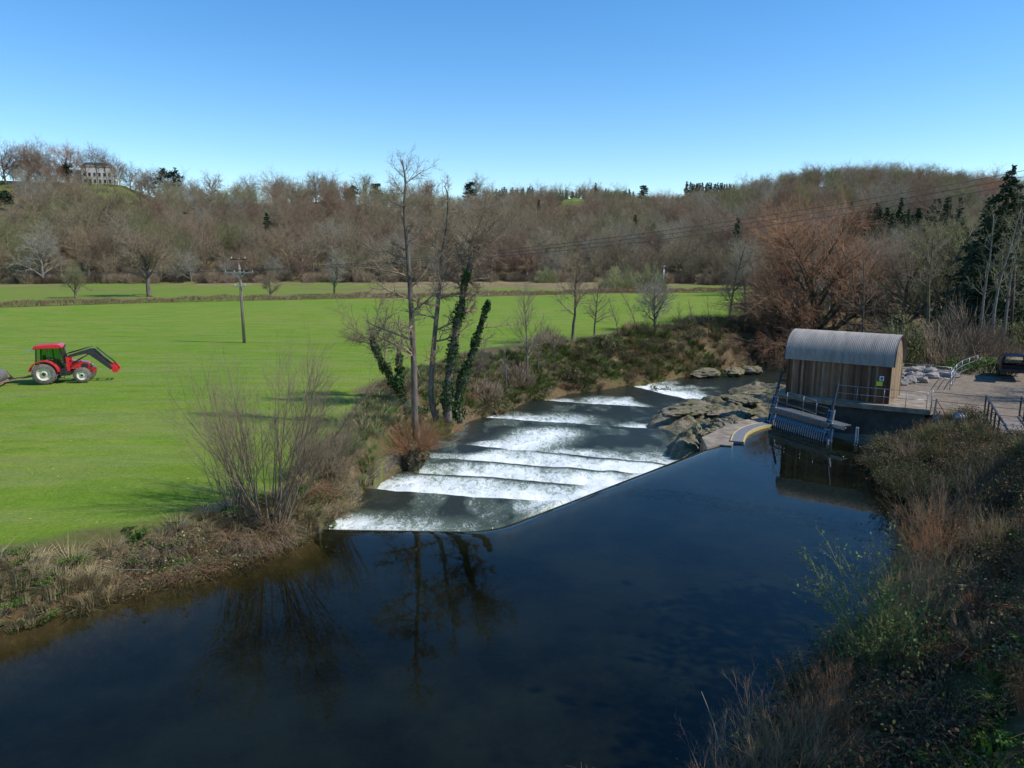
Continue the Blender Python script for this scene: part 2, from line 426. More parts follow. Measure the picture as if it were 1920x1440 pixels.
vor = nd(nt, 'ShaderNodeTexVoronoi'); vor.inputs['Scale'].default_value = 1.3; nt.links.new(P_, vor.inputs['Vector'])
dots = mth(nt, 'MULTIPLY', mth(nt, 'LESS_THAN', vor.outputs['Distance'], .055), ramp(nt, n1, [(.45, 0), (.55, 1)]))
grass = mixc(nt, dots, grass, (.6, .52, .04))
lit = ramp(nt, n2, [(.3, (.07, .045, .026)), (.5, (.14, .095, .055)), (.7, (.21, .16, .085))])
lit = mixc(nt, ramp(nt, n1, [(.42, 0), (.6, .75)]), lit, (.085, .095, .03))
tanc = ramp(nt, n1, [(.3, (.15, .12, .05)), (.55, (.25, .19, .10)), (.75, (.34, .27, .15))])
base = mixc(nt, attr(nt, 'meadow').outputs['Fac'], lit, grass)
base = mixc(nt, attr(nt, 'tanny').outputs['Fac'], base, tanc)
bedc = ramp(nt, n2, [(.3, (.07, .045, .02)), (.55, (.15, .10, .05)), (.72, (.25, .19, .1))])
base = mixc(nt, attr(nt, 'wet').outputs['Fac'], base, bedc)
grav = ramp(nt, n2, [(.3, (.15, .115, .085)), (.7, (.29, .235, .175))])
base = mixc(nt, attr(nt, 'gravel').outputs['Fac'], base, grav)
nt.links.new(base, b.inputs['Base Color']); b.inputs['Roughness'].default_value = .95; b.inputs['Specular IOR Level'].default_value = .1
bump(nt, b, mth(nt, 'ADD', n2, n3), .9, .12)
M['ground'] = m
tag(link('ground', gme, m), kind='structure')

# ------------------------------------------------------------------ water
def fres_water(name, tint, rough, bscale, bstr, foam=False, body=(.02, .03, .02), bodyf=.12):
    m, nt, b = new_mat(name)
    out = nt.nodes['Material Output']
    P_ = pos(nt)
    bp = nd(nt, 'ShaderNodeBump'); bp.inputs['Strength'].default_value = bstr; bp.inputs['Distance'].default_value = .05
    w1 = noise(nt, mapping(nt, P_, (1, .6, 1)), bscale, 3, .55); nt.links.new(w1, bp.inputs['Height'])
    gl = nd(nt, 'ShaderNodeBsdfGlossy'); gl.inputs['Roughness'].default_value = rough
    fr = nd(nt, 'ShaderNodeFresnel'); fr.inputs['IOR'].default_value = 1.33
    for s in (gl, fr): nt.links.new(bp.outputs[0], s.inputs['Normal'])
    return m, nt, b, out, P_, gl, fr, bp
m, nt, b, out, P_, gl, fr, bp = fres_water('pool_water', None, .012, 2.2, .05)
tr = nd(nt, 'ShaderNodeBsdfTransparent'); df = nd(nt, 'ShaderNodeBsdfDiffuse')
df.inputs['Color'].default_value = (.028, .037, .020, 1)
n = noise(nt, P_, .25, 4, .6)
mx0 = nd(nt, 'ShaderNodeMixShader'); nt.links.new(ramp(nt, n, [(.38, .06), (.6, .24)]), mx0.inputs[0])
nt.links.new(tr.outputs[0], mx0.inputs[1]); nt.links.new(df.outputs[0], mx0.inputs[2])
mx = nd(nt, 'ShaderNodeMixShader'); nt.links.new(fr.outputs[0], mx.inputs[0]); nt.links.new(mx0.outputs[0], mx.inputs[1]); nt.links.new(gl.outputs[0], mx.inputs[2])
nt.links.new(mx.outputs[0], out.inputs['Surface'])
va = nd(nt, 'ShaderNodeVolumeAbsorption'); va.inputs['Color'].default_value = (.45, .5, .28, 1); va.inputs['Density'].default_value = 1.25
nt.links.new(va.outputs[0], out.inputs['Volume'])
M['pool'] = m

# upper pool: closed body of still water whose far edge bends over the crest
px_ = np.concatenate([np.arange(-60, -16, 2.0), np.arange(-16, 26, .3)]); 
crest_pts = []
def offs_pts(s):
    """the crest line pushed s metres downstream"""
    a, b_, c = Vector(CR[0]), Vector(CR[1]), Vector(CR[2])
    n1 = Vector((-(b_-a).y, (b_-a).x)).normalized(); n2 = Vector((-(c-b_).y, (c-b_).x)).normalized()
    nb = (n1+n2).normalized()/max(.3, (n1+n2).normalized().dot(n1))
    pts = []
    for t in np.linspace(0, .96, 60)[:-1]: pts.append(a.lerp(b_, t)+n1*s)
    q0 = a.lerp(b_, .965)+n1*s; q2 = b_.lerp(c, .05)+n2*s; q1 = b_+nb*s
    for t in np.linspace(0, 1, 8)[:-1]: pts.append(q0*(1-t)**2+q1*2*t*(1-t)+q2*t*t)
    for t in np.linspace(.05, 1, 40): pts.append(b_.lerp(c, t)+n2*s)
    return pts
prof = [(-3.0, 0.0), (-1.2, -.000), (-.55, -.012), (-.25, -.04), (0, -.10), (.2, -.2), (.4, -.38), (.55, -.62)]
V = []; rows = []
top0 = offs_pts(-3.0)
near = [Vector((-62, -58))]*1
N = len(top0)
nearpts = [Vector((np.interp(i, [0, N-1], [-60, 62]), -58)) for i in range(N)]
for k in range(12):
    t = k/12.; rows.append([(nearpts[i].lerp(top0[i], 1-(1-t)**1.6).x, nearpts[i].lerp(top0[i], 1-(1-t)**1.6).y, 0) for i in range(N)])
for s_, z in prof: rows.append([(p.x, p.y, z) for p in offs_pts(s_)])
R_ = len(rows); V = [v for r in rows for v in r]
quads = [(r*N+i, r*N+i+1, (r+1)*N+i+1, (r+1)*N+i) for r in range(R_-1) for i in range(N-1)]
nb_ = len(V); V += [(v[0], v[1], -4.0) for v in V]
quads += [(q[3]+nb_, q[2]+nb_, q[1]+nb_, q[0]+nb_) for q in quads]
bd_ = [i for i in range(N)]+[r*N+N-1 for r in range(1, R_)]+[(R_-1)*N+i for i in range(N-2, -1, -1)]+[r*N for r in range(R_-2, 0, -1)]
for i, a in enumerate(bd_):
    c2 = bd_[(i+1) % len(bd_)]; quads.append((c2, a, a+nb_, c2+nb_))
pm = np_mesh('river_pool_water', V, quads=quads, smooth=True)
tag(link('river_pool_water', pm, M['pool']), kind='structure')

# stepped rapids
wx = np.concatenate([np.arange(-9.5, 24, .13), np.arange(24, 140, .7)]); wy = np.concatenate([np.arange(25.5, 56, .13), np.arange(56, 80, .2), np.arange(80, 135, .7)])
WX, WY = np.meshgrid(wx, wy)
CS = crest_s(WX, WY); CL = chan_level(WX, WY)
ZZ = CL
foam = np.zeros_like(ZZ)
turb = fbm(WX, WY, 1.6, 4, 31); st = fbm(WX*1.0, WY*.45, .9, 4, 44)
# how strongly each sill's fall breaks: pieces along its width (u 0..1), reach downstream
FO = [[(0, .75), (.15, 1.0), (.4, 1.15), (.7, 1.0), (1, 1.1)], [(0, .6), (.2, .85), (.45, 1.2), (.7, 1.1), (1, 1.2)], [(0, .5), (.15, .7), (.3, 1.25), (.55, 1.1), (.8, 1.05), (1, 1.2)],
      [(0, .6), (.1, .45), (.22, 1.15), (.42, 1.1), (.48, .3), (.56, .95), (.8, .8), (1, 1.0)], [(0, .8), (.2, .9), (.45, 1.1), (.6, .8), (.75, .45), (.88, 1.1), (1, 1.1)],
      [(0, .9), (.3, 1.0), (.7, 1.15), (.85, .7), (1, .4)], [(0, 1.1), (.4, 1.2), (.8, 1.1), (1, 1.1)]]
RE = [4.0, 4.2, 4.0, 3.2, 4.0, 4.2, 5.2]
for i, (a, b_, dr) in enumerate(SILLS):
    s = line_s(WX, WY, a, b_)+.22*(fbm(WX, WY, 1.1, 3, 5+i)-.5)+.3*(fbm(WX, WY, 5, 1, 25+i)-.5)
    L = math.hypot(b_[0]-a[0], b_[1]-a[1]); t = ((WX-a[0])*(b_[0]-a[0])+(WY-a[1])*(b_[1]-a[1]))/L/L
    lat = np.interp(t, [q[0] for q in FO[i]], [q[1] for q in FO[i]])*(1 if i < 4 else 1)
    reach = RE[i]*(.55+.9*fbm(WX, WY, 2.0, 2, 60+i)) * np.clip(lat, .35, 1.2)
    f = sst(.12, .5, s)*lat*(np.clip(1.2-s/reach, 0, 1)**.7)*(.72+.55*fbm(WX, WY*.6, .8, 3, 90+i))
    if i == 3:   # the long tongue of white water above the fourth sill's tail
        f = np.maximum(f, 1.0*np.exp(-((t-.34-.012*s)/.16)**2)*sst(.1, .8, s)*(1-sst(6, 9.5, s)))
    if i in (4, 5, 6): f = np.maximum(f, .62*np.exp(-((t-.45)/.22)**2)*sst(.1, .8, s)*(1-sst(3.5, 7, s)))
    foam = np.maximum(foam, f)
for i, (a, b_, dr) in enumerate(SILLS):
    s = line_s(WX, WY, a, b_)+.22*(fbm(WX, WY, 1.1, 3, 5+i)-.5)+.3*(fbm(WX, WY, 5, 1, 25+i)-.5)
    foam = foam*(1-.78*np.exp(-((s+.12)/.30)**2)*sst(.25, .45, fbm(WX, WY, 1.5, 2, 70+i)+.12))
dg = sst(.15, .5, CS)*(1-sst(1.0, 3.4, CS))*(WX > 0)*np.interp(WY, [28.5, 30.5, 33, 42], [.2, .8, 1.1, 1.1])
dg = np.maximum(dg, sst(.2, .6, CS)*(1-sst(1.0, 3.4, CS))*np.interp(WX, [-8, -6.5, -4.5, -2, 0], [.9, .85, .6, .35, .1])*(WY < 31))
foam = np.maximum(foam, dg); foam = np.maximum(foam, .24*sst(.42, .68, fbm(WX, WY*.5, 1.3, 4, 99))*(WY < 64))
fden = np.clip(foam, 0, 1.3)
amp = .06+.16*np.clip(fden, 0, 1)
ZZ = ZZ+amp*(turb-.5)*1.6+.07*np.clip(fden, 0, 1)*(fbm(WX, WY, .45, 3, 77)-.4)
# tuck under the nappe of the crest
ZZ = np.where(CS < 1.3, ZZ+(.10*(1-sst(.6, 1.3, CS))), ZZ)
ZZ = np.where(CS < .6, np.minimum(ZZ, -.42-(.6-CS)*.6), ZZ)
keep = (CS > .12)
nX, nY = len(wx), len(wy); idw = np.arange(nX*nY).reshape(nY, nX)
Qw = np.stack([idw[:-1, :-1], idw[:-1, 1:], idw[1:, 1:], idw[1:, :-1]], -1).reshape(-1, 4)
# only the river itself
DW = sdist(WX, WY, RIV)
ok = (keep & (DW < 1.6)).ravel(); Qw = Qw[ok[Qw].all(axis=1)]
used = np.unique(Qw); remap = -np.ones(nX*nY, np.int64); remap[used] = np.arange(len(used))
Vw = np.stack([WX, WY, ZZ], -1).reshape(-1, 3)[used]
wm_ = np_mesh('rapids_water', Vw, quads=remap[Qw], smooth=True)
set_attr(wm_, 'foam', foam.ravel()[used])
m, nt, b, out, P_, gl, fr, bp = fres_water('rapids', None, .06, 3.5, .5)
gl.inputs['Roughness'].default_value = .08; bp.inputs['Distance'].default_value = .13
df = nd(nt, 'ShaderNodeBsdfDiffuse')
fa = attr(nt, 'foam').outputs['Fac']
nbig = noise(nt, mapping(nt, P_, (1, .5, 1), (0, 0, .25)), 1.1, 6, .7, .8)
nfin = noise(nt, mapping(nt, P_, (1, .38, 1), (0, 0, .2)), 7.5, 8, .8, 1.2)
milky = ramp(nt, mth(nt, 'ADD', mth(nt, 'MULTIPLY', fa, .95), mth(nt, 'MULTIPLY', nbig, .28)), [(.22, (.022, .028, .020)), (.45, (.10, .13, .09)), (.95, (.34, .42, .31))])
nt.links.new(milky, df.inputs['Color'])
mx1 = nd(nt, 'ShaderNodeMixShader'); nt.links.new(fr.outputs[0], mx1.inputs[0]); nt.links.new(df.outputs[0], mx1.inputs[1]); nt.links.new(gl.outputs[0], mx1.inputs[2])
fo = nd(nt, 'ShaderNodeBsdfPrincipled'); fo.inputs['Base Color'].default_value = (.86, .88, .87, 1); fo.inputs['Roughness'].default_value = .7
fo.inputs['Subsurface Weight'].default_value = .0
nt.links.new(bp.outputs[0], fo.inputs['Normal'])
fm = mth(nt, 'ADD', mth(nt, 'MULTIPLY', fa, .92), mth(nt, 'SUBTRACT', mth(nt, 'ADD', mth(nt, 'MULTIPLY', nfin, 1.25), mth(nt, 'MULTIPLY', nbig, .95)), 1.1))
ns_ = noise(nt, mapping(nt, P_, (1, .45, 1), (0, 0, .3)), 1.9, 7, .68, 1.6)
str_ = ramp(nt, mth(nt, 'ABSOLUTE', mth(nt, 'SUBTRACT', ns_, .5)), [(0, .2), (.03, .08), (.06, 0)])
str2 = ramp(nt, mth(nt, 'ABSOLUTE', mth(nt, 'SUBTRACT', nbig, .47)), [(0, .2), (.025, 0)])
fm = mth(nt, 'ADD', fm, mth(nt, 'MULTIPLY', mth(nt, 'ADD', str_, str2), ramp(nt, fa, [(.05, .15), (.3, 1), (.8, .6)])))
fm = mth(nt, 'SUBTRACT', fm, mth(nt, 'MULTIPLY', ramp(nt, ns_, [(.48, 0), (.70, .5)]), ramp(nt, fa, [(.2, .4), (.7, 1)])))
fmr = ramp(nt, fm, [(.36, 0), (.55, .3), (.8, .75), (1.0, .97)])
spk = ramp(nt, nfin, [(.60, 0), (.68, .45)])
fmr = mth(nt, 'MAXIMUM', fmr, mth(nt, 'MULTIPLY', spk, ramp(nt, fa, [(0, .15), (.3, 1)])), True)
mx2 = nd(nt, 'ShaderNodeMixShader'); nt.links.new(fmr, mx2.inputs[0]); nt.links.new(mx1.outputs[0], mx2.inputs[1]); nt.links.new(fo.outputs[0], mx2.inputs[2])
nt.links.new(mx2.outputs[0], out.inputs['Surface'])
nt.links.new(mth(nt, 'ADD', nfin, nbig), bp.inputs['Height'])
M['rapids'] = m
tag(link('river_rapids_water', wm_, m), kind='structure')
# ------------------------------------------------------------------ trees
def segs_mesh(name, segs, sides=3):
    """segs: rows x0 y0 z0 x1 y1 z1 r0 r1 -> separate little frusta, vectorised"""
    A = np.asarray(segs, float).reshape(-1, 8); n = len(A)
    p0, p1 = A[:, :3], A[:, 3:6]; d = p1-p0; d /= np.maximum(np.linalg.norm(d, axis=1, keepdims=True), 1e-9)
    up = np.where(np.abs(d[:, 2:3]) < .9, np.array([[0, 0, 1.]]), np.array([[1., 0, 0]]))
    x = np.cross(d, up); x /= np.linalg.norm(x, axis=1, keepdims=True); y = np.cross(d, x)
    V = np.zeros((n, 2*sides, 3))
    for k in range(sides):
        a = 2*PI*k/sides; o = x*math.cos(a)+y*math.sin(a)
        V[:, k] = p0+o*A[:, 6:7]; V[:, sides+k] = p1+o*A[:, 7:8]
    base = (np.arange(n)*2*sides)[:, None]
    q = np.concatenate([base+np.array([[k, (k+1) % sides, sides+(k+1) % sides, sides+k]]) for k in range(sides)])
    return V.reshape(-1, 3), q
class Tree:
    """recursive bare tree; thick = wood for the trunk mesh, thin = twigs for the crown mesh"""
    def __init__(s, seed, thick_r=.05):
        s.r = random.Random(seed); s.thick = []; s.thin = []; s.tips = []; s.tr = thick_r; s.paths = []
    def grow(s, p, d, L, r, lv, P):
        rr = s.r; ns = P['ns'][lv]; st = L/ns; wob = P['wob'][lv]; tro = P['tro'][lv]; mx = len(P['n'])
        kids = P['n'][lv] if lv < mx else 0; start = P['st'][lv] if lv < mx else 1
        acc = rr.random(); az = rr.random()*6.28
        pts = [(p, r)]
        r_end = r*P['tap'][lv]
        for i in range(ns):
            d = (d[0]+rr.gauss(0, wob), d[1]+rr.gauss(0, wob), d[2]+rr.gauss(0, wob)+tro)
            l = math.sqrt(d[0]*d[0]+d[1]*d[1]+d[2]*d[2]); d = (d[0]/l, d[1]/l, d[2]/l)
            q = (p[0]+d[0]*st, p[1]+d[1]*st, p[2]+d[2]*st)
            t = (i+1)/ns; rn = r+(r_end-r)*t; ro = r+(r_end-r)*i/ns
            (s.thick if ro > s.tr else s.thin).append((*p, *q, ro, rn))
            if kids and t > start:
                acc += kids/(ns*(1-start))
                while acc >= 1:
                    acc -= 1; az += 2.4+rr.gauss(0, .35)
                    an = P['an'][lv]*(1+rr.gauss(0, .15))*(1.15-.45*t if lv == 0 else 1)
                    # perpendicular frame
                    ux = (-d[1], d[0], 0); ul = math.sqrt(ux[0]**2+ux[1]**2)
                    ux = (1, 0, 0) if ul < 1e-3 else (ux[0]/ul, ux[1]/ul, 0)
                    uy = (d[1]*ux[2]-d[2]*ux[1], d[2]*ux[0]-d[0]*ux[2], d[0]*ux[1]-d[1]*ux[0])
                    ca, sa = math.cos(az)*math.sin(an), math.sin(az)*math.sin(an); c_ = math.cos(an)
                    nd_ = tuple(d[k]*c_+ux[k]*ca+uy[k]*sa for k in range(3))
                    f = rr.random()
                    bp_ = tuple(p[k]+(q[k]-p[k])*f for k in range(3))
                    ll = L*P['lr'][lv]*(P['sh'][lv](t))*(1+rr.gauss(0, .15))
                    s.grow(bp_, nd_, max(ll, .1), min(rn*.85, max(P['rmin'], (r if lv else ro)*P['rr'][lv])), lv+1, P)
            p = q; pts.append((p, rn))
        if lv <= 1: s.paths.append([lv]+pts)
        s.tips.append(p)
        return s
one = lambda t: 1.0
def PR(n, ns, lr, an, tro=None, wob=None, st=None, tap=None, rr=None, sh=None, rmin=.008):
    k = len(n)
    return dict(n=n, ns=ns, lr=lr, an=an, tro=tro or [0]*(k+1), wob=wob or [.08]*(k+1), st=st or [.25]*k, tap=tap or [.25]*(k+1), rr=rr or [.5]*k, sh=sh or [one]*k, rmin=rmin)
def smooth_trunk(tr, base=True, nlev=1):
    """thick wood as continuous tubes along the recorded paths (trunk and limbs), rest as frusta"""
    mb = MB()
    for path in tr.paths:
        lv = path[0]; pts = path[1:]
        if lv > nlev: continue
        P3 = [p for p, r in pts]; R3 = [max(r, .006) for p, r in pts]
        if lv == 0 and base:
            R3 = list(R3); h = P3[1][2]-P3[0][2]
            P3.insert(1, tuple(P3[0][k]+(P3[1][k]-P3[0][k])*.25 for k in range(3))); R3.insert(1, R3[0]); R3[0] = R3[0]*1.45
        mb.tube(P3, R3, 8 if lv == 0 else 5, cap=True)
    bm = mb.bm; me = bpy.data.meshes.new('trunk'); bm.to_mesh(me); bm.free()
    return me
def np_join(parts):
    V = []; Q = []; o = 0
    for v, q in parts: V.append(v); Q.append(q+o); o += len(v)
    return np.concatenate(V), np.concatenate(Q)
def crown_mesh(tr, name='crown', thick=False, skip_paths=True):
    segs = list(tr.thin)
    return segs_mesh(name, segs, 3)
def tree_meshes(tr, nlev=1):
    tm = smooth_trunk(tr, nlev=nlev)
    thick = [s for s in tr.thick]
    parts = []
    if tr.thin: parts.append(segs_mesh('c', tr.thin, 3))
    if thick: parts.append(segs_mesh('c', thick, 4))
    V, Q = np_join(parts)
    cm = np_mesh('crown', V, quads=Q)
    return tm, cm
def place_tree(name, loc, tr_or_me, mats, label, cat='tree', group=None, rz=0, sc=1, nlev=1, tilt=(0, 0), extra=None):
    tm, cm = tree_meshes(tr_or_me, nlev) if isinstance(tr_or_me, Tree) else tr_or_me
    e = empty(name, loc, rz, label, cat, group); e.scale = (sc,)*3 if not isinstance(sc, tuple) else sc
    e.rotation_euler = (tilt[0], tilt[1], rz)
    if not tm.materials: tm.materials.append(mats[0])
    if not cm.materials: cm.materials.append(mats[1])
    link('trunk', tm, None, e); link('crown', cm, None, e)
    return e
def leaves_np(P, size, seed=0, flat=0.0, aspect=.6):
    """one quad leaf per point, random attitude"""
    P = np.asarray(P, float); n = len(P); g = np.random.default_rng(seed)
    a = g.normal(size=(n, 3)); a[:, 2] *= (1-flat*.5); a /= np.linalg.norm(a, axis=1, keepdims=True)
    b_ = g.normal(size=(n, 3)); b_ -= a*(a*b_).sum(1, keepdims=True); b_ /= np.linalg.norm(b_, axis=1, keepdims=True)
    s_ = size*(.6+.8*g.random((n, 1)))
    V = np.stack([P-a*s_*.5, P+b_*s_*aspect*.5, P+a*s_*.5, P-b_*s_*aspect*.5], 1).reshape(-1, 3)
    q = (np.arange(n)*4)[:, None]+np.array([[0, 1, 2, 3]])
    return V, q
def blades_np(P, h, lean, w, seed=0, curl=.5):
    """grass blades: two-part tapering ribbons"""
    P = np.asarray(P, float); n = len(P); g = np.random.default_rng(seed)
    az = g.random(n)*2*PI; H = (h if np.ndim(h) else np.full(n, h))*(.5+.9*g.random(n)); ln = lean*(.3+1.2*g.random(n))*H
    d = np.stack([np.cos(az), np.sin(az), 0*az], 1); s_ = np.stack([-np.sin(az+.6), np.cos(az+.6), 0*az], 1)*(w*.5*(.6+.8*g.random(n)))[:, None]
    up = np.array([[0, 0, 1.]])
    m1 = P+up*(H*.6)[:, None]+d*(ln*(1-curl)*.6)[:, None]; t = P+up*(H*(1-.25*curl*lean))[:, None]+d*ln[:, None]
    V = np.stack([P-s_, P+s_, m1+s_*.8, m1-s_*.8, t+s_*.12, t-s_*.12], 1).reshape(-1, 3)
    q = np.concatenate([(np.arange(n)*6)[:, None]+np.array([[0, 1, 2, 3]]), (np.arange(n)*6)[:, None]+np.array([[3, 2, 4, 5]])])
    return V, q

# far woodland trees: a few grown once, copied over the hillside -----------------
dome = lambda t: 1.15-.55*abs(t-.45)*2*.6
def far_tree(seed, H=15, spread=1.0, tro=.10, n=(13, 9, 8, 4), rmin=.02, fine=1.0):
    T = Tree(seed, .07)
    P = PR(list(n), [6, 5, 4, 3, 2], [.78*spread, .48, .38, .36], [.95, .75, .7, .7], [.02, tro, .03, .02, .02], [.06, .10, .14, .17, .2],
           st=[.3, .25, .2, .1], tap=[.3, .3, .4, .5, .5], rr=[.5, .45, .5, .6], sh=[lambda t: 1.02-.12*t, lambda t: 1.1-.3*t, one, one], rmin=rmin)
    T.grow((0, 0, 0), (0, 0, 1), H*.55, H*.02, 0, P)
    return T
def join_far(T):
    V, Q = np_join([segs_mesh('', T.thin, 3), segs_mesh('', T.thick, 5)])
    me = np_mesh('woodland_tree', V, quads=Q)
    return me
far_specs = [('b', 0, 15, 1.0), ('b', 1, 15, 1.15), ('b', 2, 16, .9), ('b', 3, 14, 1.2), ('b', 4, 17, .85), ('b', 5, 15, 1.05)]
FARM = []
for kind, sd, H, sp in far_specs:
    T = far_tree(100+sd, H, sp, n=(14, 9, 7, 4)); FARM.append((H, T))
far_mesh = {}
def far_variant(i, mat):
    k = (i, mat)
    if k not in far_mesh:
        H, T = FARM[i]
        base = far_mesh.get(('m', i))
        if base is None: base = join_far(T); far_mesh[('m', i)] = base
        me = base.copy(); me.materials.append(M[mat]); far_mesh[k] = me
    return far_mesh[k]
def conifer_tree(seed, H=16, R=2.6, base_h=.1, dens=1.0, size=.5, droop=-.15):
    rr = random.Random(seed); segs = [(0, 0, 0, 0, 0, H*.5, H*.012, H*.008), (0, 0, H*.5, 0, 0, H, H*.008, .02)]; pts = []
    nw = int(H*1.7*dens)
    for i in range(nw):
        t = base_h+(1-base_h)*(i/nw); z = H*t; rad = R*(1-t)**.75*(.75+.4*rr.random())+.15
        for k in range(6):
            a = rr.random()*6.28; L = rad*(.6+.5*rr.random()); dz = droop*L+rr.gauss(0, .1)
            q = (math.cos(a)*L, math.sin(a)*L, z+dz); segs.append((0, 0, z, *q, .03, .012))
            m = max(3, int(L*9*dens))
            for j in range(m):
                f = .2+.8*(j+rr.random())/m; w = .16*L
                pts.append((q[0]*f+rr.gauss(0, w*.6), q[1]*f+rr.gauss(0, w*.6), z+dz*f*f+rr.gauss(0, .12)-.05))
    tv = segs_mesh('', segs, 4); lv = leaves_np(pts, size, seed, .3, .45)
    return tv, lv
def far_conifer(seed, **k):
    tv, lv = conifer_tree(seed, **k); V, Q = np_join([tv, lv]); me = np_mesh('conifer_tree', V, quads=Q); me.materials.append(M['conifer']); return me
CON = [far_conifer(300+i, H=15, R=2.7, dens=.8, size=.9) for i in range(2)]
def ever_round(seed, H=12, R=4, n=2600, size=.8, hgt=.62):
    """broad-crowned evergreen: clumps of leaves on limbs"""
    rr = random.Random(seed); T = Tree(seed, .06)
    P = PR([9, 5], [6, 4, 3], [.5, .5], [.9, .8], [.02, .08, .03], [.06, .12, .15], st=[.35, .3], tap=[.2, .3, .4], rr=[.45, .5], sh=[lambda t: 1.2-.6*t, one])
    T.grow((0, 0, 0), (0, 0, 1), H*.8, H*.022, 0, P)
    c = T.tips; pts = []
    for i in range(n):
        q = c[rr.randrange(len(c))]; pts.append((q[0]+rr.gauss(0, R*.17), q[1]+rr.gauss(0, R*.17), q[2]+rr.gauss(0, R*.11)))
    wood = segs_mesh('', T.thin+T.thick, 4); return wood, leaves_np(pts, size, seed, .5, .6)

# ridge line: cone and layered evergreens -- hill placement
rf = random.Random(11)
def pxof(x, y): return 960+F_PX*x/(y*cP)
def pyof(y, z):
    yy = y*cP-(z-CAMH)*sP; zz = y*sP+(z-CAMH)*cP
    return 720-F_PX*zz/yy
cand = []
tries = 0
cell = {}
while tries < 26000:
    tries += 1
    u = rf.uniform(-.80, .80); y0 = float(wood_edge(u)); yR = float(np.interp(u, ru, rR))
    y = y0+2+(yR+12-y0)*rf.random()**1.05; x = u*y/.985
    sp = 7.4+1.6*rf.random()+(y-y0)*.006
    kx, ky = int(x//9), int(y//9); bad = False
    for a in (-1, 0, 1):
        for b2 in (-1, 0, 1):
            for q in cell.get((kx+a, ky+b2), ()):
                if (q[0]-x)**2+(q[1]-y)**2 < sp*sp: bad = True; break
    if bad: continue
    cell.setdefault((kx, ky), []).append((x, y)); cand.append((x, y, y0, yR))
ca = np.array(cand); cz = ground_z(ca[:, 0], ca[:, 1])
trees_far = []
OPEN = [(160, 212, 318, 350), (205, 282, 350, 368), (-80, 50, 358, 400), (1055, 1090, 375, 382)]
for (x, y, y0, yR), z in zip(cand, cz):
    px = pxof(x, y); pt = pyof(y, z+14); pb = pyof(y, z); t = (y-y0)/(yR-y0)
    skip = False
    for (a, b2, c, d2) in OPEN:
        if a-8 < px < b2+8 and pb > c and pt < d2-6 and pb < d2+52: skip = True
    if skip: continue
    h = 1.0+.25*rf.gauss(0, 1)*.6
    n = float(fbm(np.array([x]), np.array([y]), 55, 3, 41)[0]); r = rf.random()
    kind = 'twig_wood'
    if n > .58 and r < .3: kind = 'twig_maroon'
    if n < .40 and r < .5: kind = 'twig_green'
    if rf.random() < .07: kind = 'twig_grey'
    if px > 1350 and t > .25:
        rr_ = rf.random(); kind = 'twig_maroon' if rr_ < .2 else ('twig_red' if rr_ < .23 else ('twig_green' if rr_ < .45 else ('twig_grey' if rr_ < .6 else kind)))
    con = False
    if 1570 < px < 1800 and .02 < t < .26 and rf.random() < .8: con = True; h *= .9
    if px < 1390 and rf.random() < .012: con = True
    if 930 < px < 1400 and t > .9: h *= .8
    if t > .85 and px < 930:
        h *= rf.uniform(.75, 1.6)
        if rf.random() < .35: continue
    if px > 1400 and t > .8: h *= .95
    if y-y0 < 12: h *= .8
    if 300 < px < 1400 and t > .8: h *= .85
    trees_far.append((y, x, z, kind, con, h, px, t))
trees_far.sort()
LAB = {'twig_wood': ('leafless grey brown woodland tree in the wood covering the hillside', 'bare brown trees of the hillside wood'),
       'twig_maroon': ('leafless reddish brown woodland tree in the wood covering the hillside', 'reddish trees of the hillside wood'),
       'twig_green': ('leafless olive tinged woodland tree in the wood covering the hillside', 'olive tinged trees of the hillside wood'),
       'twig_grey': ('leafless pale grey woodland tree in the wood covering the hillside', 'pale grey trees of the hillside wood'),
       'twig_red': ('leafless russet woodland tree in the wood on the right hand hill', 'russet trees of the right hand hill'),
       'con': ('dark green cone shaped conifer in the wood covering the hillside', 'dark conifers of the hillside wood')}
inview = [t_ for t_ in trees_far if -60 < t_[6] < 1980]
from collections import defaultdict
cnt = defaultdict(int); rest = defaultdict(list)
for (y, x, z, kind, con, h, px, t) in trees_far:
    key = 'con' if con else kind
    vis = -60 < px < 1980
    lim = 300
    if vis and cnt[key] < lim and (cnt['all'] < 330 or key in ('con', 'twig_grey')) and cnt[key] < 290:
        cnt[key] += 1; cnt['all'] += 1
        me = CON[rf.randrange(2)] if con else far_variant(rf.randrange(6), kind)
        o = bpy.data.objects.new('conifer_tree' if con else 'woodland_tree', me); C.objects.link(o)
        o.location = (x, y, z-.2); o.rotation_euler = (0, 0, rf.random()*6.28); o.scale = (h*rf.uniform(.9, 1.15), h*rf.uniform(.9, 1.15), h)
        tag(o, LAB[key][0], 'tree', LAB[key][1])
    else:
        rest[key].append((x, y, z-.2, h))
print('far trees', dict(cnt), {k: len(v) for k, v in rest.items()})

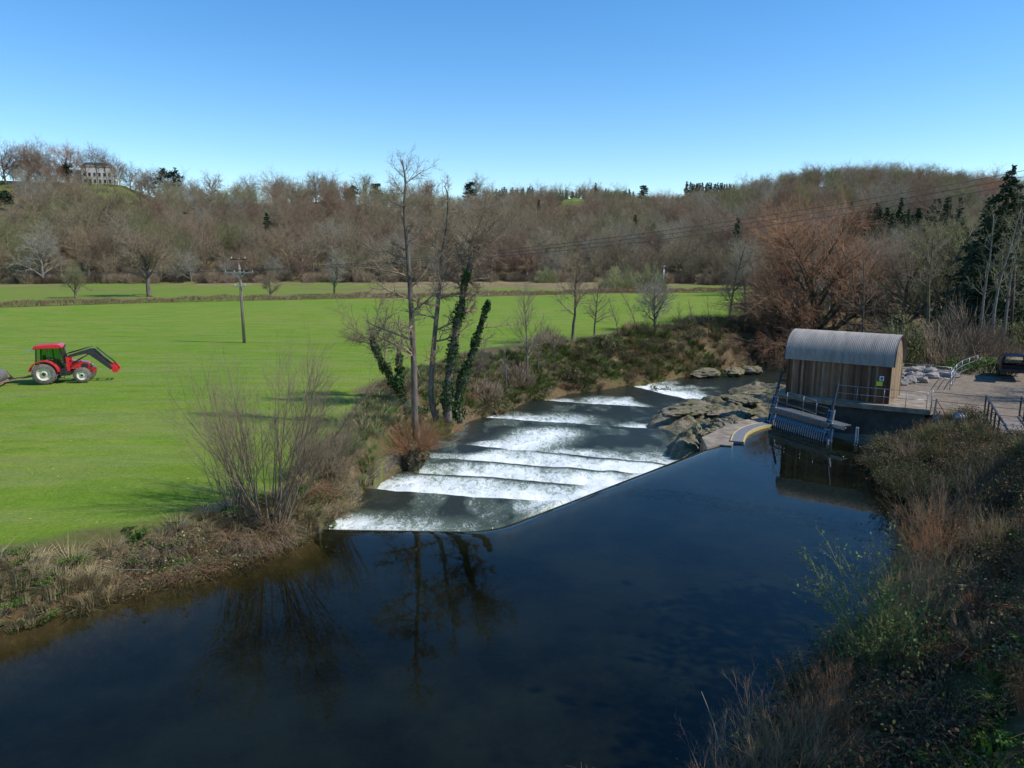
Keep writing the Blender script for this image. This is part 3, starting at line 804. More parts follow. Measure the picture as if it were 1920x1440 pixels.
def scatter(name, pts, hs, meshes, zmin=1, smin=.85, smax=1.2, tilt=0.0):
    """one 'stuff' object: points carrying copies of the given meshes"""
    src = []
    me = np_mesh(name, np.array([p[:3] for p in pts], float))
    a = me.attributes.new('hh', 'FLOAT', 'POINT'); a.data.foreach_set('value', np.array(hs, np.float32))
    o = link(name, me)
    ng = bpy.data.node_groups.new(name, 'GeometryNodeTree')
    ng.interface.new_socket('Geometry', in_out='INPUT', socket_type='NodeSocketGeometry'); ng.interface.new_socket('Geometry', in_out='OUTPUT', socket_type='NodeSocketGeometry')
    N_ = ng.nodes; L_ = ng.links
    gi = N_.new('NodeGroupInput'); go = N_.new('NodeGroupOutput')
    iop = N_.new('GeometryNodeInstanceOnPoints'); g2 = N_.new('GeometryNodeGeometryToInstance')
    for s_ in meshes:
        oi = N_.new('GeometryNodeObjectInfo'); oi.inputs['Object'].default_value = s_; oi.inputs['As Instance'].default_value = True
        L_.new(oi.outputs['Geometry'], g2.inputs[0])
    L_.new(gi.outputs[0], iop.inputs['Points'])
    if len(meshes) > 1:
        # join keeps each source as its own instance
        jn = N_.new('GeometryNodeJoinGeometry'); N_.remove(g2)
        for n_ in [n_ for n_ in N_ if n_.bl_idname == 'GeometryNodeObjectInfo']: L_.new(n_.outputs['Geometry'], jn.inputs[0])
        L_.new(jn.outputs[0], iop.inputs['Instance']); iop.inputs['Pick Instance'].default_value = True
        ri = N_.new('FunctionNodeRandomValue'); ri.data_type = 'INT'; ri.inputs[4].default_value = 0; ri.inputs[5].default_value = len(meshes)-1; ri.inputs['Seed'].default_value = 3
        L_.new(ri.outputs[2], iop.inputs['Instance Index'])
    else:
        L_.new([n_ for n_ in N_ if n_.bl_idname == 'GeometryNodeObjectInfo'][0].outputs['Geometry'], iop.inputs['Instance'])
    rv = N_.new('FunctionNodeRandomValue'); rv.data_type = 'FLOAT_VECTOR'
    rv.inputs[0].default_value = (-tilt, -tilt, 0); rv.inputs[1].default_value = (tilt, tilt, 6.283)
    L_.new(rv.outputs[0], iop.inputs['Rotation'])
    at = N_.new('GeometryNodeInputNamedAttribute'); at.data_type = 'FLOAT'; at.inputs['Name'].default_value = 'hh'
    L_.new(at.outputs[0], iop.inputs['Scale'])
    L_.new(iop.outputs[0], go.inputs[0])
    md = o.modifiers.new('scatter', 'NODES'); md.node_group = ng
    return o
def proto_of(meshname_pred):
    r = []; seen = set()
    for o in C.objects:
        if o.type == 'MESH' and o.data.name not in seen and meshname_pred(o): seen.add(o.data.name); r.append(o)
    return r
for key, pts in rest.items():
    if not pts: continue
    if key == 'con': pr = [o for o in C.objects if o.type == 'MESH' and o.data in CON]
    else: pr = [o for o in C.objects if o.type == 'MESH' and o.data in [far_mesh.get((i, key)) for i in range(6)]]
    seen = set(); pr2 = []
    for o in pr:
        if o.data.name not in seen: seen.add(o.data.name); pr2.append(o)
    so = scatter('distant_conifers' if key == 'con' else 'distant_woodland', [p[:3] for p in pts], [p[3] for p in pts], pr2)
    tag(so, {'con': 'far off dark conifers on the upper hillside'}.get(key, 'far off mass of '+LAB[key][0].split(' ')[1].replace('grey', 'grey')+' bare trees on the upper hillside'), 'wood', kind='stuff')
# ------------------------------------------------------------------ planks, corrugated sheet
def planks_mat(name, cols, w=.14, along=(0, 0, 1), horiz='x'):
    m, nt, b = new_mat(name)
    oc = objc(nt); sx = nt.nodes.new('ShaderNodeSeparateXYZ'); nt.links.new(oc, sx.inputs[0])
    k = mth(nt, 'FLOOR', mth(nt, 'DIVIDE', sx.outputs[0 if horiz == 'x' else 1], w))
    wn = nd(nt, 'ShaderNodeTexWhiteNoise'); wn.noise_dimensions = '1D'; nt.links.new(k, wn.inputs['W'])
    c = ramp(nt, wn.outputs['Value'], cols)
    n = noise(nt, mapping(nt, oc, (1, 1, .08)), 14, 5)
    c = mixc(nt, 1.0, c, ramp(nt, n, [(.3, (.6, .6, .6)), (.7, (1.15, 1.15, 1.12))]), 'MULTIPLY')
    n2 = noise(nt, oc, 1.1, 4)
    c = mixc(nt, ramp(nt, n2, [(.5, 0), (.7, .5)]), c, (.10, .085, .07))
    nt.links.new(c, b.inputs['Base Color']); b.inputs['Roughness'].default_value = .85; b.inputs['Specular IOR Level'].default_value = .2
    bump(nt, b, n, .4, .01)
    return m
M['planks_dark'] = planks_mat('dark_cladding', [(0, (.22, .125, .075)), (.2, (.12, .055, .03)), (.4, (.29, .19, .12)), (.55, (.08, .042, .026)), (.75, (.23, .13, .075)), (1, (.34, .24, .16))])  # darker brown boards on every wall but the right end
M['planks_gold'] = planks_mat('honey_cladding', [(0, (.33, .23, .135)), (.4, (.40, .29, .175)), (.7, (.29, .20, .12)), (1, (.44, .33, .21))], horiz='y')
m, nt, b = new_mat('corrugated_iron')
oc = objc(nt)
c = ramp(nt, noise(nt, mapping(nt, oc, (1.5, .3, .3)), 1.6, 6, .7), [(.3, (.20, .18, .16)), (.55, (.30, .275, .245)), (.75, (.38, .35, .31))])
c = mixc(nt, ramp(nt, noise(nt, oc, .7, 5), [(.56, 0), (.74, .35)]), c, (.25, .19, .14))
nt.links.new(c, b.inputs['Base Color']); b.inputs['Roughness'].default_value = .8; b.inputs['Specular IOR Level'].default_value = .15
M['corr'] = m
M['dark_inside'] = simple('dark_interior', [(.3, (.012, .012, .012)), (.7, (.025, .024, .022))], 4, .9, bmp=0)

# ------------------------------------------------------------------ power house shed
A_ = Vector((17.95, 45.7, 0)); B_ = Vector((22.7, 42.05, 0))
ex = (B_-A_).normalized(); ey = Vector((-ex.y, ex.x, 0)); rot = math.atan2(ex.y, ex.x)
SL = (B_-A_).length; SW = 3.5; ZT = 1.7
shed = empty('corrugated_shed', (A_.x, A_.y, 0), rot, 'timber clad shed with a curved corrugated iron roof standing by the weir intake', 'shed')
EAVE = 4.12; R0 = 1.2   # wall goes down behind the intake walkway
# front / back cladding: real boards
def boards(x0, x1, y, z0, z1f, w=.14, th=.03, axis='x', seed=1):
    rr = random.Random(seed); mb = MB(); v = x0
    while v < x1-.02:
        e_ = min(v+w-.008, x1); dz = rr.uniform(-.01, .01); pr = rr.choice((0, 0, .012))
        zt = z1f((v+e_)/2)
        if axis == 'x': mb.box(((v+e_)/2, y-pr, (z0+zt)/2), (e_-v, th, zt-z0))
        else: mb.box((y+pr, (v+e_)/2, (z0+zt)/2), (th, e_-v, zt-z0))
        v += w
    return mb
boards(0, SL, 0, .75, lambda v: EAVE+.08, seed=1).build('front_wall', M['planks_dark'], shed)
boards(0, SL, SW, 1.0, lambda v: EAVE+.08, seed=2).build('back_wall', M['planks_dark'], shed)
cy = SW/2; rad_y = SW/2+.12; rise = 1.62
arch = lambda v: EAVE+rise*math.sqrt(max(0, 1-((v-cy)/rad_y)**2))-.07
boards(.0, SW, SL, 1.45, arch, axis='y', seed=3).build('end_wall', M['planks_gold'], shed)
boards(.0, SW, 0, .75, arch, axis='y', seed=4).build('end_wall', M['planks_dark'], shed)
MB().box((SL/2, SW/2, 2.5), (SL-.1, SW-.1, 3.2)).build('inner_lining', M['dark_inside'], shed)
# corner boards
mb = MB(); mb.box((SL+.005, -.01, 2.9), (.1, .1, 2.5)); mb.box((0, -.01, 2.5), (.1, .1, 3.3)); mb.box((SL+.005, SW+.01, 2.9), (.1, .1, 2.5)); mb.build('corner_post', M['planks_dark'], shed)
# roof: corrugations run over the arch
nX = 760; x0, x1 = -.22, SL+.2; na = 34
V = []; 
angs = [PI*(1-k/na) for k in range(na+1)]
ny_ = na+3
pathp = [(cy-rad_y-.03, EAVE-.16)]+[(cy+rad_y*math.cos(a), EAVE+rise*math.sin(a)) for a in angs]+[(cy+rad_y+.03, EAVE-.16)]
xs = np.linspace(x0, x1, nX)
Vr = []
for side in (0, 1):
    for j, (yy, zz) in enumerate(pathp):
        a = pathp[max(0, j-1)]; c2 = pathp[min(len(pathp)-1, j+1)]
        tx, tz = c2[0]-a[0], c2[1]-a[1]; l = math.hypot(tx, tz); nx_, nz_ = -tz/l, tx/l
        off = .014*np.sin(xs*2*PI/.1)-.022*side
        Vr.append(np.stack([xs, yy+nx_*off, zz+nz_*off], 1))
Vr = np.concatenate(Vr); npth = len(pathp); I = np.arange(2*npth*nX).reshape(2, npth, nX)
q1 = np.stack([I[0, :-1, :-1], I[0, :-1, 1:], I[0, 1:, 1:], I[0, 1:, :-1]], -1).reshape(-1, 4)
q2 = np.stack([I[1, :-1, :-1], I[1, 1:, :-1], I[1, 1:, 1:], I[1, :-1, 1:]], -1).reshape(-1, 4)
link('roof', np_mesh('roof', Vr, quads=np.concatenate([q1, q2]), smooth=True), M['corr'], shed)
mb = MB(); mb.tube([(SL+.2, p[0], p[1]) for p in pathp], .025, 6); mb.tube([(-.22, p[0], p[1]) for p in pathp], .025, 6); mb.build('roof_edge_trim', M['darksteel'], shed)
# knots and lichen drips on the boards are small raised marks
mb = MB(); rr = random.Random(5)
for k in range(7): mb.box((SL+.02, .5+rr.random()*2.4, 2.0+rr.random()*2.2), (.01, .05, .05))
mb.build('cladding_bolt', M['darksteel'], shed)
# warning signs
def shed_child(nm, c, d, mat): 
    return MB().box(c, d, bev=.004).build(nm, mat, sg)
sg = empty('warning_sign', tuple(A_+ex*(SL-.55)-ey*.06), rot, 'small white notice above a yellow green notice fixed to the dark shed wall', 'sign')
shed_child('white_panel', (.10, 0, 3.22), (.24, .012, .30), M['white_paint'])
shed_child('yellow_panel', (.0, -.004, 2.9), (.34, .012, .26), M['sign_yellow'])
mb = MB(); mb.lathe((.10, -.010, 3.25), (0, -1, 0), [(.0, 0), (.07, 0), (.07, .004), (0, .004)], 16); mb.box((.10, -.012, 3.14), (.14, .006, .05)); mb.build('pictogram', M['bluesteel'], sg)

# ------------------------------------------------------------------ terrace, walls and walkways
def sh(u, v, z): p = A_+ex*u+ey*v; return (p.x, p.y, z)
terr = MB().prism([sh(-.6, -.35, 0)[:2], sh(1.2, -.75, 0)[:2], sh(3.6, -.9, 0)[:2], sh(5.2, -.75, 0)[:2], (24.3, 40.35), (25.3, 41.2), sh(SL+2.2, 1.2, 0)[:2], sh(SL+1.4, 4.4, 0)[:2], sh(-.6, 4.4, 0)[:2]], 1.40, 1.7)
tag(terr.build('terrace_slab', M['concrete']), 'gravelly concrete slab under and beside the corrugated roofed shed', 'slab')
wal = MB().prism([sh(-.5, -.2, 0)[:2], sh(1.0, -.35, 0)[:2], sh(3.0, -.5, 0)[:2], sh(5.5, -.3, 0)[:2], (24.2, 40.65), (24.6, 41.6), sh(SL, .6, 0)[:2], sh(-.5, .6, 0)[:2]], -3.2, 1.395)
tag(wal.build('intake_wall', M['conc_dark']), 'dark retaining wall dropping from the shed slab into the pool', 'wall')

def rail(name, pts, hts, r, mat, label, posts=None, rails=(1.05, .55), group=None, cat='railing', base=None):
    """posts at each point and rails between them"""
    e = empty(name, pts[0], 0, label, cat, group)
    o = Vector(pts[0])
    for h in rails:
        MB().tube([Vector(p)-o+Vector((0, 0, h)) for p in pts], r, 8).build('rail', mat, e)
    for i, p in enumerate(pts):
        if posts is None or i in posts:
            q = Vector(p)-o; MB().tube([q+Vector((0, 0, -.1)), q+Vector((0, 0, max(rails)))], r*1.1, 8).build('post', mat, e)
    return e
# intake screen with rake: two leaning channels, beam, teeth
scr = empty('screen_rake_machine', (0, 0, 0), 0, 'blue grey steel screen cleaner with two leaning beams and a comb of bars', 'machine')
L0 = Vector((16.35, 44.0, 0)); R0v = Vector(W(1548, 828, 0)); R0v.z = 0
back = Vector((.59*1.75, .81*1.75, 2.75))
wdir = (R0v-L0).normalized()
def leg(base_, nm='leaning_beam'):
    b0 = base_-back*.12; b1 = base_+back*.62; b2 = base_+back*1.12
    mb = MB()
    for s_ in (-.16, .16): mb.bar(b0+wdir*s_, b1+wdir*s_, .05, .16, up=back.cross(wdir))
    mb.bar(b0-back.normalized()*0+wdir*0, b1, .28, .03, up=back.cross(wdir).normalized())
    o = mb.build(nm, M['bluesteel'], scr)
    mb = MB()
    for t in (.05, .22, .4, .58): mb.bar(base_+back*t-wdir*.2, base_+back*t+wdir*.2, .05, .2, up=back.cross(wdir))
    mb.build('bracket', M['galv'], o)
    mb = MB(); mb.bar(base_+back*.0+wdir*.19, base_+back*.62+wdir*.19, .04, .07, up=back.cross(wdir)); mb.build('edge_strip', M['galv'], o)
    mb = MB(); mb.bar(b1-back*.02, b2, .13, .09, up=back.cross(wdir)); mb.tube([b2, b2+Vector((.06, .05, .05))], .05, 6); mb.build('ram', M['darksteel'], scr)
leg(L0); leg(R0v)
mid = (R0v-L0).length
# walkway plank, beam and teeth between the beams
fr = back.normalized(); nrm = Vector((-.59, -.81, 0))
mb = MB(); a = L0+back*.30; c2 = R0v+back*.30
mb.bar(a-wdir*.1, c2+wdir*.1, .34, .26, up=(0, 0, 1)); mb.build('blue_beam', M['bluesteel'], scr)
mb = MB(); a = L0+Vector((.59, .81, 0))*1.0+Vector((0, 0, .98)); c2 = R0v+Vector((.59, .81, 0))*1.0+Vector((0, 0, .98))
mb.bar(a, c2+wdir*1.1, .8, .05); wkf = mb.build('walkway_deck', M['galv'], scr)
mb = MB(); mb.bar(a-Vector((.59, .81, 0))*.40+Vector((0, 0, -.07)), c2+wdir*1.1-Vector((.59, .81, 0))*.42+Vector((0, 0, -.07)), .04, .2)
for k in range(12): 
    q = a.lerp(c2, (k+.5)/12)-Vector((.59, .81, 0))*.445+Vector((0, 0, -.07)); mb.box(q, (.05, .05, .05))
mb.build('walkway_edge', M['galv'], scr)
mb = MB(); mb.bar(c2+wdir*.35+Vector((0, 0, -.35)), c2+wdir*1.1+Vector((0, 0, -.12)), .07); mb.bar(c2+wdir*.25+Vector((-.2, -.3, -.3)), c2+wdir*.25+Vector((-.5, -.75, -1.6)), .12); mb.build('strut', M['galv'], scr)
nt_ = 26
for k in range(nt_):
    q = L0.lerp(R0v, (k+.7)/(nt_+.4))
    mb = MB(); 
    pts = [q+back*.24+nrm*.05, q+back*.16+nrm*.22, q+back*.05+nrm*.22, q-back*.08+nrm*.08]
    for s0, s1 in zip(pts, pts[1:]): mb.bar(s0, s1, .035, .09, up=wdir.cross(back))
    mb.build('screen_bar', M['galv'], scr)
mb = MB(); mb.tube([L0+back*.14+nrm*.02, R0v+back*.14+nrm*.02], .05, 8); mb.tube([L0+back*.62, R0v+back*.62], .035, 8); mb.tube([L0+back*.5, R0v+back*.5], .03, 8); mb.build('cross_tube', M['darksteel'], scr)
tag(scr)
# railing over the walkway, in front of the shed
wa = a+Vector((0, 0, .03)); wc = c2+Vector((0, 0, .03))
def lerp3(p, q, t): v = Vector(p).lerp(Vector(q), t); return tuple(v)
bk = Vector((.59, .81, 0))*.33
rail('walkway_railing', [tuple(wa+bk*1.0+wdir*.9), tuple(wa+bk+wdir*2.3), tuple(wa.lerp(wc, .75)-bk*.2)], None, .016, M['galv'], 'thin galvanised two rail railing on the intake walkway between the leaning beams', rails=(1.0, .2))
s0 = sh(3.55, -.85, 1.7); s1 = sh(4.4, -.78, 1.7); s2 = sh(SL-.15, -.6, 1.7); s3 = (24.15, 40.55, 1.7)
rail('terrace_railing', [sh(3.1, -.35, 1.7), sh(3.25, -.8, 1.7), s1, s2, (23.2, 41.05, 1.7), s3], None, .017, M['galv'], 'thin galvanised railing along the slab edge right of the leaning beams', rails=(1.0, .52))
rr_pts = [W(1752, 800, 1.0), W(1757, 775, 1.7)]
# tension wires between the terrace and the footbridge
# galvanised gate / barrier end, zig-zag brace
g0 = Vector(W(1752, 788, 1.3))
gt = empty('barrier_frame', tuple(g0), 0, 'galvanised zigzag braced barrier frame at the water edge below the terrace', 'barrier')
mb = MB(); mb.bar((-.25, -.15, -1.3), (0, 0, 1.25), .07); mb.bar((.1, -.1, -1.2), (.32, .1, .55), .06); mb.build('upright', M['galv'], gt)
mb = MB()
zz = [(-.25, -.12, -1.1), (.2, -.05, -.8), (-.18, -.1, -.55), (.22, 0, -.25), (-.1, -.08, 0), (.28, .05, .3), (-.02, 0, .6)]
for p, q in zip(zz, zz[1:]): mb.bar(p, q, .04)
mb.build('brace', M['galv'], gt)
mb = MB(); mb.tube([(0, 0, 1.2), (.5, -.2, .35), (.6, -.2, .2)], .03, 6); mb.build('hook_arm', M['brick_red'], gt)
mb = MB()
for k in range(6): mb.tube([(.05+.17*k+.09*math.cos(t_), -.12, -.85+.09*math.sin(t_)) for t_ in np.linspace(0, 6.28, 12)], .012, 5)
mb.bar((-1.5, -.05, -.6), (1.0, -.05, -.6), .03); mb.build('ring', M['galv'], gt)
wh = empty('cable_drum', W(1797, 788, 1.75), 0, 'small pale grey round cable drum standing on the gravel by the barrier', 'drum')
mb = MB(); mb.lathe((0, 0, .12), (1, .3, 0), [(0, -.12), (.28, -.12), (.28, -.08), (.12, -.08), (.12, .08), (.28, .08), (.28, .12), (0, .12)], 18); mb.build('reel', M['galv'], wh)
mb = MB(); mb.lathe((.36, .12, .1), (1, .3, 0), [(0, -.03), (.22, -.03), (.22, .03), (0, .03)], 18); mb.build('flange', M['galv'], wh)
# three rail fence by the riprap, then the climbing curved rail
zf = 1.5
f1 = [W(1690, 712, zf), W(1730, 716, zf), W(1781, 722, zf)]
rail('riprap_railing', [(p[0], p[1], zf+.1) for p in f1], None, .02, M['galv'], 'straight three rail galvanised fence in front of the pale boulders right of the shed', rails=(1.15, .75, .35))
f2 = [WD(1781, 727, 48.5), WD(1786, 712, 50), WD(1792, 700, 52), WD(1803, 692, 54), WD(1816, 689, 55.5), WD(1831, 687, 57)]
f2 = [(p[0], p[1], gz(p[0], p[1])) for p in f2]
rail('curved_ramp_railing', f2, None, .022, M['galv'], 'curved three rail galvanised fence climbing beside the gravel behind the terrace', rails=(1.25, .85, .4))
# yellow edged curved walkway on the end of the crest
cw = empty('crest_walkway', (0, 0, 0), 0, 'curved grey walkway strip with yellow painted edges at the end of the weir crest', 'walkway')
cl = [W(1382, 828, .1), W(1388, 814, .1), W(1402, 804, .1), W(1420, 798, .1), W(1438, 795, .1)]
def catm(P, n=6):
    out = []
    P = [Vector(p) for p in P]
    for i in range(len(P)-1):
        p0, p1, p2, p3 = P[max(i-1, 0)], P[i], P[i+1], P[min(i+2, len(P)-1)]
        for k in range(n):
            t = k/n; out.append(.5*((2*p1)+(-p0+p2)*t+(2*p0-5*p1+4*p2-p3)*t*t+(-p0+3*p1-3*p2+p3)*t**3))
    out.append(P[-1]); return out
cc = catm(cl)
def ribbon(cc, o0, o1, z0, z1):
    mb = MB(); L_, R_ = [], []
    for i, p in enumerate(cc):
        d = (cc[min(i+1, len(cc)-1)]-cc[max(i-1, 0)]); n_ = Vector((-d.y, d.x, 0)).normalized()
        L_.append(p+n_*o0); R_.append(p+n_*o1)
    vs = [[mb.bm.verts.new((q.x, q.y, z)) for q in row] for row, z in ((L_, z0), (L_, z1), (R_, z1), (R_, z0))]
    for a, b2 in ((0, 1), (1, 2), (2, 3), (3, 0)):
        for i in range(len(cc)-1): mb.bm.faces.new((vs[a][i], vs[a][i+1], vs[b2][i+1], vs[b2][i]))
    mb.bm.faces.new([vs[k][0] for k in range(4)]); mb.bm.faces.new([vs[k][-1] for k in range(4)][::-1])
    return mb
ribbon(cc, -.36, .36, -.08, .12).build('deck', M['grating'], cw)
ribbon(cc, -.38, -.31, -.09, .135).build('edge_line', M['yellow'], cw); ribbon(cc, .31, .38, -.09, .135).build('edge_line', M['yellow'], cw)
# concrete apron and brick red block at the rocks
ap = MB().prism([W(1316, 818, .1)[:2], W(1326, 836, .1)[:2], W(1350, 832, .1)[:2], W(1372, 834, .1)[:2], W(1383, 812, .1)[:2], W(1432, 794, .1)[:2], (16.9, 45.9), (15.7, 45.2), (14.7, 44.9), (13.6, 43.9), (13.1, 42.9), (12.6, 42.3)], -2.4, .05)
tag(ap.build('weir_apron', M['concrete']), 'sandy coloured concrete apron between the rocks and the yellow edged strip', 'slab')
bb = empty('sandstone_block', tuple(W(1325, 833, -.2)), -.5, 'reddish sandstone block at the low corner of the concrete apron', 'block')
MB().box((.1, .25, -.25), (.95, .5, .62), bev=.06).build('block', M['brick_red'], bb)
# concrete coping / bank wall left of the fish pass
m, nt, b = new_mat('mossy_wall')
v = nd(nt, 'ShaderNodeTexVoronoi'); v.inputs['Scale'].default_value = 2.6; nt.links.new(mapping(nt, pos(nt), (1, 1, 1.7)), v.inputs['Vector'])
c = ramp(nt, v.outputs['Distance'], [(.1, (.20, .155, .11)), (.5, (.10, .075, .05))])
c = mixc(nt, ramp(nt, noise(nt, pos(nt), 1.2, 6), [(.45, 0), (.62, 1)]), c, (.13, .15, .02))
c = mixc(nt, ramp(nt, noise(nt, pos(nt), 5, 5), [(.5, 0), (.7, .7)]), c, (.05, .035, .02))
nt.links.new(c, b.inputs['Base Color']); b.inputs['Roughness'].default_value = .9
bump(nt, b, v.outputs['Distance'], .8, .06); M['mossy'] = m
wl_pts = [(-7.6, 26.0), (-7.55, 27.8), (-6.9, 33.4), (-5.95, 37.3), (-5.7, 38.6)]
mb = MB(); cc2 = catm([(p[0], p[1], 0) for p in wl_pts], 8)
ribbon(cc2, -.16, .36, -2.2, .36).build('bank_wall', M['mossy'])
tag(bpy.data.objects['bank_wall'], 'low mossy stone wall holding the left bank beside the rapids', 'wall')
gp = MB(); gp.box((-7.5, 26.3, .2), (.1, .1, 1.0)); tag(gp.build('gauge_post', M['conc_dark']), 'thin dark post at the left end of the weir crest', 'post')
# weir body under the crest
Lr = offs_pts(.05)
mb = MB(); vsl = []
for s_, z0 in ((-.3, -.14), (.25, -.34), (.55, -.75), (.6, -3.6), (-.35, -3.6)):
    vsl.append([mb.bm.verts.new((q.x, q.y, z0)) for q in offs_pts(s_)[:-2]])
for a in range(5):
    b2 = (a+1) % 5
    for i in range(len(vsl[0])-1): mb.bm.faces.new((vsl[a][i], vsl[a][i+1], vsl[b2][i+1], vsl[b2][i]))
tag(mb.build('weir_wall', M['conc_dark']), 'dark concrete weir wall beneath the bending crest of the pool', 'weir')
# ------------------------------------------------------------------ foot bridge with black rails, lower right
def blk_rail(name, pts, label, n=5):
    e = empty(name, pts[0], 0, label, 'railing', 'black railings of the footbridge')
    o = Vector(pts[0]); a, b2 = Vector(pts[0])-o, Vector(pts[1])-o
    MB().bar(a+Vector((0, 0, 1.1)), b2+Vector((0, 0, 1.1)), .07, .07).build('handrail', M['black_rail'], e)
    MB().bar(a+Vector((0, 0, .12)), b2+Vector((0, 0, .12)), .05, .05).build('bottom_rail', M['black_rail'], e)
    for k in range(n): 
        q = a.lerp(b2, k/(n-1)); MB().box(q+Vector((0, 0, .5)), (.06, .06, 1.25)).build('post', M['black_rail'], e)
rA = Vector(WD(1845, 782, 36.5)); rB = Vector(WD(1870, 824, 32.2))
zb = 1.75; rA = Vector((rA.x, rA.y, 1.75)); rA = Vector(W(1845, 778, zb)); rB = Vector(W(1869, 824, zb))
blk_rail('footbridge_railing', [tuple(rA), tuple(rB)], 'black painted railing of five posts on the near side of the footbridge deck', 5)
off = Vector(W(1911, 780, zb))-rA
blk_rail('footbridge_railing', [tuple(rA+off), tuple(rB+off)], 'black painted railing on the far side of the footbridge, cut by the right edge', 5)
fb = empty('footbridge', tuple(rA), 0, 'pale plank footbridge deck between two black railings', 'footbridge')
d_ = (rB-rA); n_ = off
mb = MB()
for k in range(22):
    q = d_*(k+.5)/22+n_*.5; mb.bar(q-n_*.48+Vector((0, 0, -.03)), q+n_*.48+Vector((0, 0, -.03)), d_.length/22-.015, .05)
mb.build('deck', M['pole_wood'], fb)
mb = MB(); mb.bar(n_*.03+Vector((0, 0, -.2)), d_+n_*.03+Vector((0, 0, -.2)), .12, .28); mb.bar(n_*.97+Vector((0, 0, -.2)), d_+n_*.97+Vector((0, 0, -.2)), .12, .28); mb.build('beam', M['darksteel'], fb)
mb = MB(); q = d_*.4+n_*.55; mb.bar(q-n_*.22, q+n_*.22, .55, .03); mb.build('hatch', M['grating'], fb)
# wire fence from the barrier to the footbridge
wf = empty('wire_fence', tuple(W(1745, 768, 1.7)), 0, 'two dark strained wires running from the terrace corner towards the footbridge', 'fence')
o = Vector(W(1745, 768, 1.7)); e2 = Vector(W(1960, 792, 1.75))-o
for h in (1.05, .55, .12): MB().tube([(0, 0, h), tuple(e2+Vector((0, 0, h)))], .013, 5).build('wire', M['wire'], wf)
MB().tube([(0, 0, -.3), (0, 0, 1.15)], .035, 6).build('post', M['galv'], wf)
# water gauge board on the dark wall
gb = empty('gauge_board', tuple(W(1603, 826, 0)), rot, 'narrow white depth gauge board on the dark wall under the terrace', 'gauge')
MB().box((0, .35, .25), (.16, .03, .95)).build('board', M['white_paint'], gb)
mb = MB()
mb.box((.03, .33, .2), (.03, .012, .8)); [mb.box((.05, .3295, -.15+k*.11), (.07, .014, .025)) for k in range(8)]
mb.build('graduation', M['darksteel'], gb)
for o_ in [o_ for o_ in C.objects if o_.parent == gb]: o_.location = (0, 0, 0)

# ------------------------------------------------------------------ parked car with its boot open
M['car_paint'] = simple('dark_blue_paint', [(.3, (.012, .016, .028)), (.7, (.02, .026, .042))], 2, .25, .3, bmp=0, coat=.6)
M['glass_dark'] = simple('dark_glass', [(.3, (.02, .025, .03)), (.7, (.03, .035, .04))], 2, .05, 0, bmp=0)
M['rubber'] = simple('tyre_rubber', [(.3, (.015, .015, .015)), (.7, (.035, .033, .03))], 9, .85, bmp=.3)
M['red_glass'] = simple('red_lamp', [(.3, (.25, .01, .01)), (.7, (.35, .015, .015))], 3, .2, bmp=0)
cx, cy_, _ = W(1899, 707, 1.7)
czv = gz(cx, cy_)
car = empty('parked_car', (cx, cy_, 1.7), math.radians(-31), 'dark hatchback seen from behind with its boot lid raised at the right edge', 'car')
# body: cross sections along y (away from camera), origin at rear bumper
secs = [(0.0, .80, .38, .95), (.12, .86, .3, 1.0), (.6, .88, .28, 1.02), (1.4, .89, .26, 1.0), (2.6, .89, .26, .98), (3.4, .87, .28, .9), (4.0, .8, .32, .78), (4.2, .7, .4, .66)]
mb = MB(); rings = []
for y, hw, z0, z1 in secs:
    pr_ = [(-hw*.92, z0), (-hw, z0+.18), (-hw, z1-.2), (-hw*.94, z1), (hw*.94, z1), (hw, z1-.2), (hw, z0+.18), (hw*.92, z0)]
    rings.append([mb.bm.verts.new((x, y, z)) for x, z in pr_])
for a, b2 in zip(rings, rings[1:]):
    for k in range(8): mb.bm.faces.new((a[k], a[(k+1) % 8], b2[(k+1) % 8], b2[k]))
mb.bm.faces.new(rings[-1])
lo4 = rings[0]; mb.bm.faces.new([lo4[0], lo4[1], lo4[6], lo4[7]])
mb.build('body', M['car_paint'], car)
mb = MB(); mb.box((0, .5, .62), (1.5, .9, .5)); mb.build('boot_interior', M['dark_inside'], car)
# cabin: pillars and roof
mb = MB(); hw = .78
top = [(-.62, .35, 1.48), (.62, .35, 1.48), (.62, 2.2, 1.5), (-.62, 2.2, 1.5)]
mb.bar((-.78, .1, .98), (-.62, .32, 1.46), .09, .12); mb.bar((.78, .1, .98), (.62, .32, 1.46), .09, .12)
mb.box((0, 1.3, 1.5), (1.3, 2.0, .06), bev=.02); mb.bar((-.8, 3.0, .95), (-.62, 2.25, 1.48), .07, .07); mb.bar((.8, 3.0, .95), (.62, 2.25, 1.48), .07, .07)
mb.build('roof', M['car_paint'], car)
for s_ in (-1, 1):
    mb = MB(); bmv = [mb.bm.verts.new(p) for p in ((s_*.8, .35, 1.0), (s_*.8, 2.85, .97), (s_*.64, 2.2, 1.45), (s_*.64, .5, 1.45))]; 
    r_ = bmesh.ops.extrude_face_region(mb.bm, geom=[mb.bm.faces.new(bmv)]); bmesh.ops.translate(mb.bm, verts=[v for v in r_['geom'] if isinstance(v, bmesh.types.BMVert)], vec=(-s_*.02, 0, 0)); mb.build('side_window', M['glass_dark'], car)
    for y in (.75, 3.3):
        w_ = MB().lathe((s_*.72, y, .31), (s_, 0, 0), [(0, .0), (.2, .02), (.31, .03), (.32, .1), (.3, .19), (.2, .2), (0, .17)], 22).build('wheel', M['rubber'], car)
    MB().box((s_*.8, -.0, .78), (.14, .12, .22), bev=.02).build('tail_light', M['red_glass'], car)
